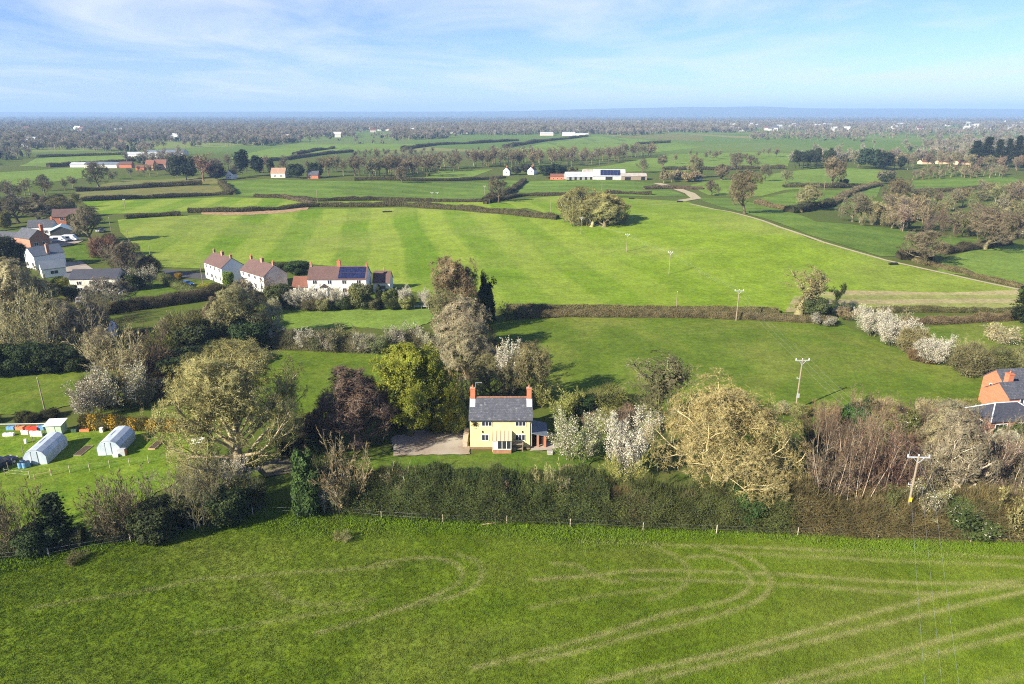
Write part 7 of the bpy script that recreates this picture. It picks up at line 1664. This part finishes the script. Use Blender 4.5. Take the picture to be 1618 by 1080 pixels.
for (lb, px_, py_, ty, arm, r) in [('dark leaning garden pole at the left field edge', 73, 657, 596, 0, .12), ('tall thin pole behind the cottage ridge', 797, 640, 560, 0, .11), ('pole in the dark hedge gap above the budding tree', 340, 513, 492, 0, .11), ('pole in the left scrub beside the fan shaped tree', 215, 562, 539, 0, .11),
                                   ('pole left of the crossarm pole on the striped field foot', 1068, 492, 460, 0, .10), ('pole by the crest hedge left of the copse', 870, 339, 317, 0, .12), ('pole at the village bend by the striped field', 177, 372, 343, 0, .11), ('pole on the field edge by the village scrub', 207, 402, 364, 0, .11),
                                   ('double leaning pole at the lane corner', 241, 424, 388, 0, .13), ('pole in front of the left white house', 322, 458, 418, 0, .11), ('pole below the second white house', 415, 470, 438, 0, .11), ('pale pole with transformer on the left strip', 199, 335, 314, 1.2, .15), ('pole on the strip right of the straw pasture', 502, 323, 300, 0, .13),
                                   ('left of two poles below the dark green field', 683, 317, 303, 1.6, .13), ('right of two poles below the dark green field', 691, 315, 303, 1.6, .13), ('pole with bracket left of the lone oak', 766, 308, 293, 1.6, .14), ('pole right of the bracket pole', 773, 328, 314, 0, .12), ('pole on the barn field', 951, 300, 287, 0, .12), ('pole on the far slope behind the barns', 947, 261, 252, 0, .14), ('pole below the dense brown oak', 1302, 300, 286, 0, .14), ('pole on the far left green field', 58, 264, 252, 0, .15), ('pole at the roadside of the spreading tree', 183, 490, 468, 0, .12)]:
    pole(lb, px_, py_, ty, arm, 0, r)

# vehicles
def car(name, label, px, py, rz, body, L=4.3, Wd=1.75, H_=1.45, van=False, cat='car'):
    t = thing(name, label, cat, at(px, py, .05), RAD(rz)); k_ = L / 4.3
    if van: prof = [(-2.1, .35), (2.1, .35), (2.15, .9), (1.75, 1.15), (1.15, H_ - .02), (-2.05, H_), (-2.15, .8)]
    else: prof = [(-2.1, .3), (2.1, .3), (2.15, .7), (1.9, .85), (.95, .95), (-1.6, .98), (-2.1, .9), (-2.15, .55)]
    prof = [(a * k_, b) for a, b in prof]; m = MB(); b0 = len(m.v)
    m.v += [(a, -Wd / 2, z) for a, z in prof] + [(a, Wd / 2, z) for a, z in prof]; n_ = len(prof)
    m.f += [(i, (i + 1) % n_, n_ + (i + 1) % n_, n_ + i) for i in range(n_)] + [tuple(range(n_))[::-1], tuple(range(n_, 2 * n_))]
    m.build('body', body, t, bevel=.06)
    if not van:
        c = [(-1.5, .96), (.9, .94), (.35, H_ - .08), (-1.05, H_ - .06)]; c = [(a * k_, z) for a, z in c]; m = MB(); w = Wd / 2 - .1
        m.v += [(a, -w * (1 if i < 2 else .82), z) for i, (a, z) in enumerate(c)] + [(a, w * (1 if i < 2 else .82), z) for i, (a, z) in enumerate(c)]
        m.f += [(0, 1, 5, 4), (1, 2, 6, 5), (2, 3, 7, 6), (3, 0, 4, 7), (3, 2, 1, 0), (4, 5, 6, 7)]; m.build('windows', M_GLASS, t)
        MB().box(-1.05 * k_, .35 * k_, -w * .84, w * .84, H_ - .085, H_ - .03).build('roof', body, t)
    else:
        MB().box(1.0 * k_, 1.35 * k_, -Wd / 2 - .012, Wd / 2 + .012, .95, 1.35).build('windows', M_GLASS, t); MB().box(-1.2 * k_, .2 * k_, -Wd / 2 - .012, -Wd / 2 + .03, 1.2, H_ - .4).build('windows', M_GLASS, t)
    for sx in (-1.35 * k_, 1.35 * k_):
        for sy in (-Wd / 2 + .1, Wd / 2 - .1):
            wv = MB().tube((sx, sy - .11, .3), (sx, sy + .11, .3), .32, .32, 12).build('wheel', M_BLACK, t)
            MB().tube((sx, sy - .125, .3), (sx, sy + .125, .3), .18, .18, 8).build('rim', M_STEEL, wv)
    for sy in (-Wd * .34, Wd * .34): MB().box(2.0 * k_, 2.17 * k_, sy - .16, sy + .16, .62, .76).build('headlight', M_INS, t)
    return t
P_NAVY = plain('navy_paint', (.012, .016, .05), .25, .05, 2, .5); P_WHITE = plain('vehicle_white', (.72, .75, .78), .3, .05, 2, .5); P_BLUE = plain('blue_paint', (.03, .09, .24), .3, .05, 2, .5); P_GREY = plain('grey_paint', (.35, .37, .40), .3, .05, 2, .5); P_BLACK = plain('black_paint', (.015, .016, .02), .3, .05, 2, .5)
car('parked_car', 'navy car cut by the left edge in the garden', 2, 738, 75, P_NAVY, 4.4, 1.8, 1.6)
car('camper_van', 'white camper van parked by the village garage', 94, 382, 8, P_WHITE, 5.6, 2.0, 2.3, True, 'van'); car('camper_van', 'white caravan right of the camper van', 112, 380, 8, P_WHITE, 5.2, 2.0, 2.3, True, 'van')
car('parked_car', 'dark car in the garden of the left white house', 341, 467, -15, P_BLACK); car('parked_car', 'blue car on the lane by the clipped hedge', 296, 451, -25, P_BLUE); car('parked_car', 'pale grey car below the cream house', 126, 478, -60, P_GREY); car('parked_car', 'grey car on the lane behind the dense pale tree', 160, 366, 80, P_GREY)
car('trailer', 'white box trailer beside the stone track', 1103, 285, 0, P_WHITE, 6.5, 2.4, 2.9, True, 'trailer')
def trough(label, px, py, w, mat):
    t = thing('water_trough', label, 'trough', at(px, py, .0), .2); MB().box(-w / 2, w / 2, -.4, -.32, .12, .7).box(-w / 2, w / 2, .32, .4, .12, .7).box(-w / 2, -w / 2 + .08, -.32, .32, .12, .7).box(w / 2 - .08, w / 2, -.32, .32, .12, .7).box(-w / 2 + .08, w / 2 - .08, -.32, .32, .12, .45).build('tank', mat, t)
    for sx in (-w * .35, w * .35): MB().box(sx - .1, sx + .1, -.35, .35, 0, .12).build('foot', mat, t)
trough('black water trough near the crest of the striped field', 612, 335, 5.0, M_BLACK); trough('black water trough beside the farm track', 1411, 418, 3.0, M_BLACK); trough('dark water trough right of the copse', 998, 314, 3.5, M_BLACK); trough('dark water trough by the farm track bend', 1074, 319, 3.5, M_BLACK)
# a pile of cut brush on the near field
for i, (px_, py_, w) in enumerate(((536, 856, 36), (127, 888, 40))):
    plant_px('scrub1', px_, py_ + 2, py_ - 14, w, 'brush_pile', ['pile of cut brush on the near field below the coppice', 'flat pile of dead twigs at the lower left field edge'][i], 'brush pile', (.14, .12, .06))
lg = thing('fallen_log', 'pale broken branch lying at the foot of the cottage hedge', 'log', at(772, 829, .05), .15); MB().tube((-.9, 0, .08), (.9, .1, .10), .09, .05, 7).build('branch', M_FAWN, lg)

# ------------------------------------------------------------------ grass blades of the near field and rough tufts
def tuft_mesh(name, seed, n, spread, hh, w, mat):
    rng = np.random.default_rng(seed); P = np.stack([rng.normal(0, spread, n), rng.normal(0, spread, n), np.zeros(n)], -1)
    D = unit(np.stack([rng.normal(0, .55, n), rng.normal(0, .55, n), np.ones(n)], -1)); g = Geo(); g.twigs(rng, P, D, hh * rng.uniform(.5, 1.3, n), np.full(n, w)); return g.mesh(name, [mat])
M_TUFT = grass('blade_grass', track='INSTANCER', rough=((0.125, 0.14, 0.028), 0.5), bump=0, **G_NEAR)
TC = bpy.data.collections.new('grass_kinds')
for i in range(4): TC.objects.link(bpy.data.objects.new('kind_tuft_%d' % i, tuft_mesh('grass_tuft', 200 + i, 16, .16, .15, .02, M_TUFT)))
rng = np.random.default_rng(8); N = 160000
tx = rng.uniform(-92, 92, N); ty_ = 40 + (edge_y(tx) + .8 - 40) * rng.random(N) ** .9
keep = np.abs(tx) < (ty_ * CP + 49 * SP) * 1.05; tx, ty_ = tx[keep], ty_[keep]
me = bpy.data.meshes.new('grass'); me.vertices.add(len(tx)); me.vertices.foreach_set('co', np.stack([tx, ty_, h(tx, ty_)], -1).astype(np.float32).reshape(-1))
lv = lushval(tx, ty_); sv = (.55 + .5 * rng.random(len(tx))) * (1 + 2.4 * lv * rng.random(len(tx)))
me.attributes.new('siz', 'FLOAT_VECTOR', 'POINT').data.foreach_set('vector', np.stack([sv, sv, sv], -1).astype(np.float32).reshape(-1))
me.attributes.new('idx', 'INT', 'POINT').data.foreach_set('value', rng.integers(0, 4, len(tx)).astype(np.int32)); me.attributes.new('rot', 'FLOAT', 'POINT').data.foreach_set('value', rng.uniform(0, 6.28, len(tx)).astype(np.float32))
me.attributes.new('track', 'FLOAT', 'POINT').data.foreach_set('value', trackval(tx, ty_).astype(np.float32)); me.attributes.new('lush', 'FLOAT', 'POINT').data.foreach_set('value', lv.astype(np.float32))
o = link('grass', me); tag(o, 'short green grass of the near field', 'grass', kind='stuff'); scatter_nodes(o, TC)
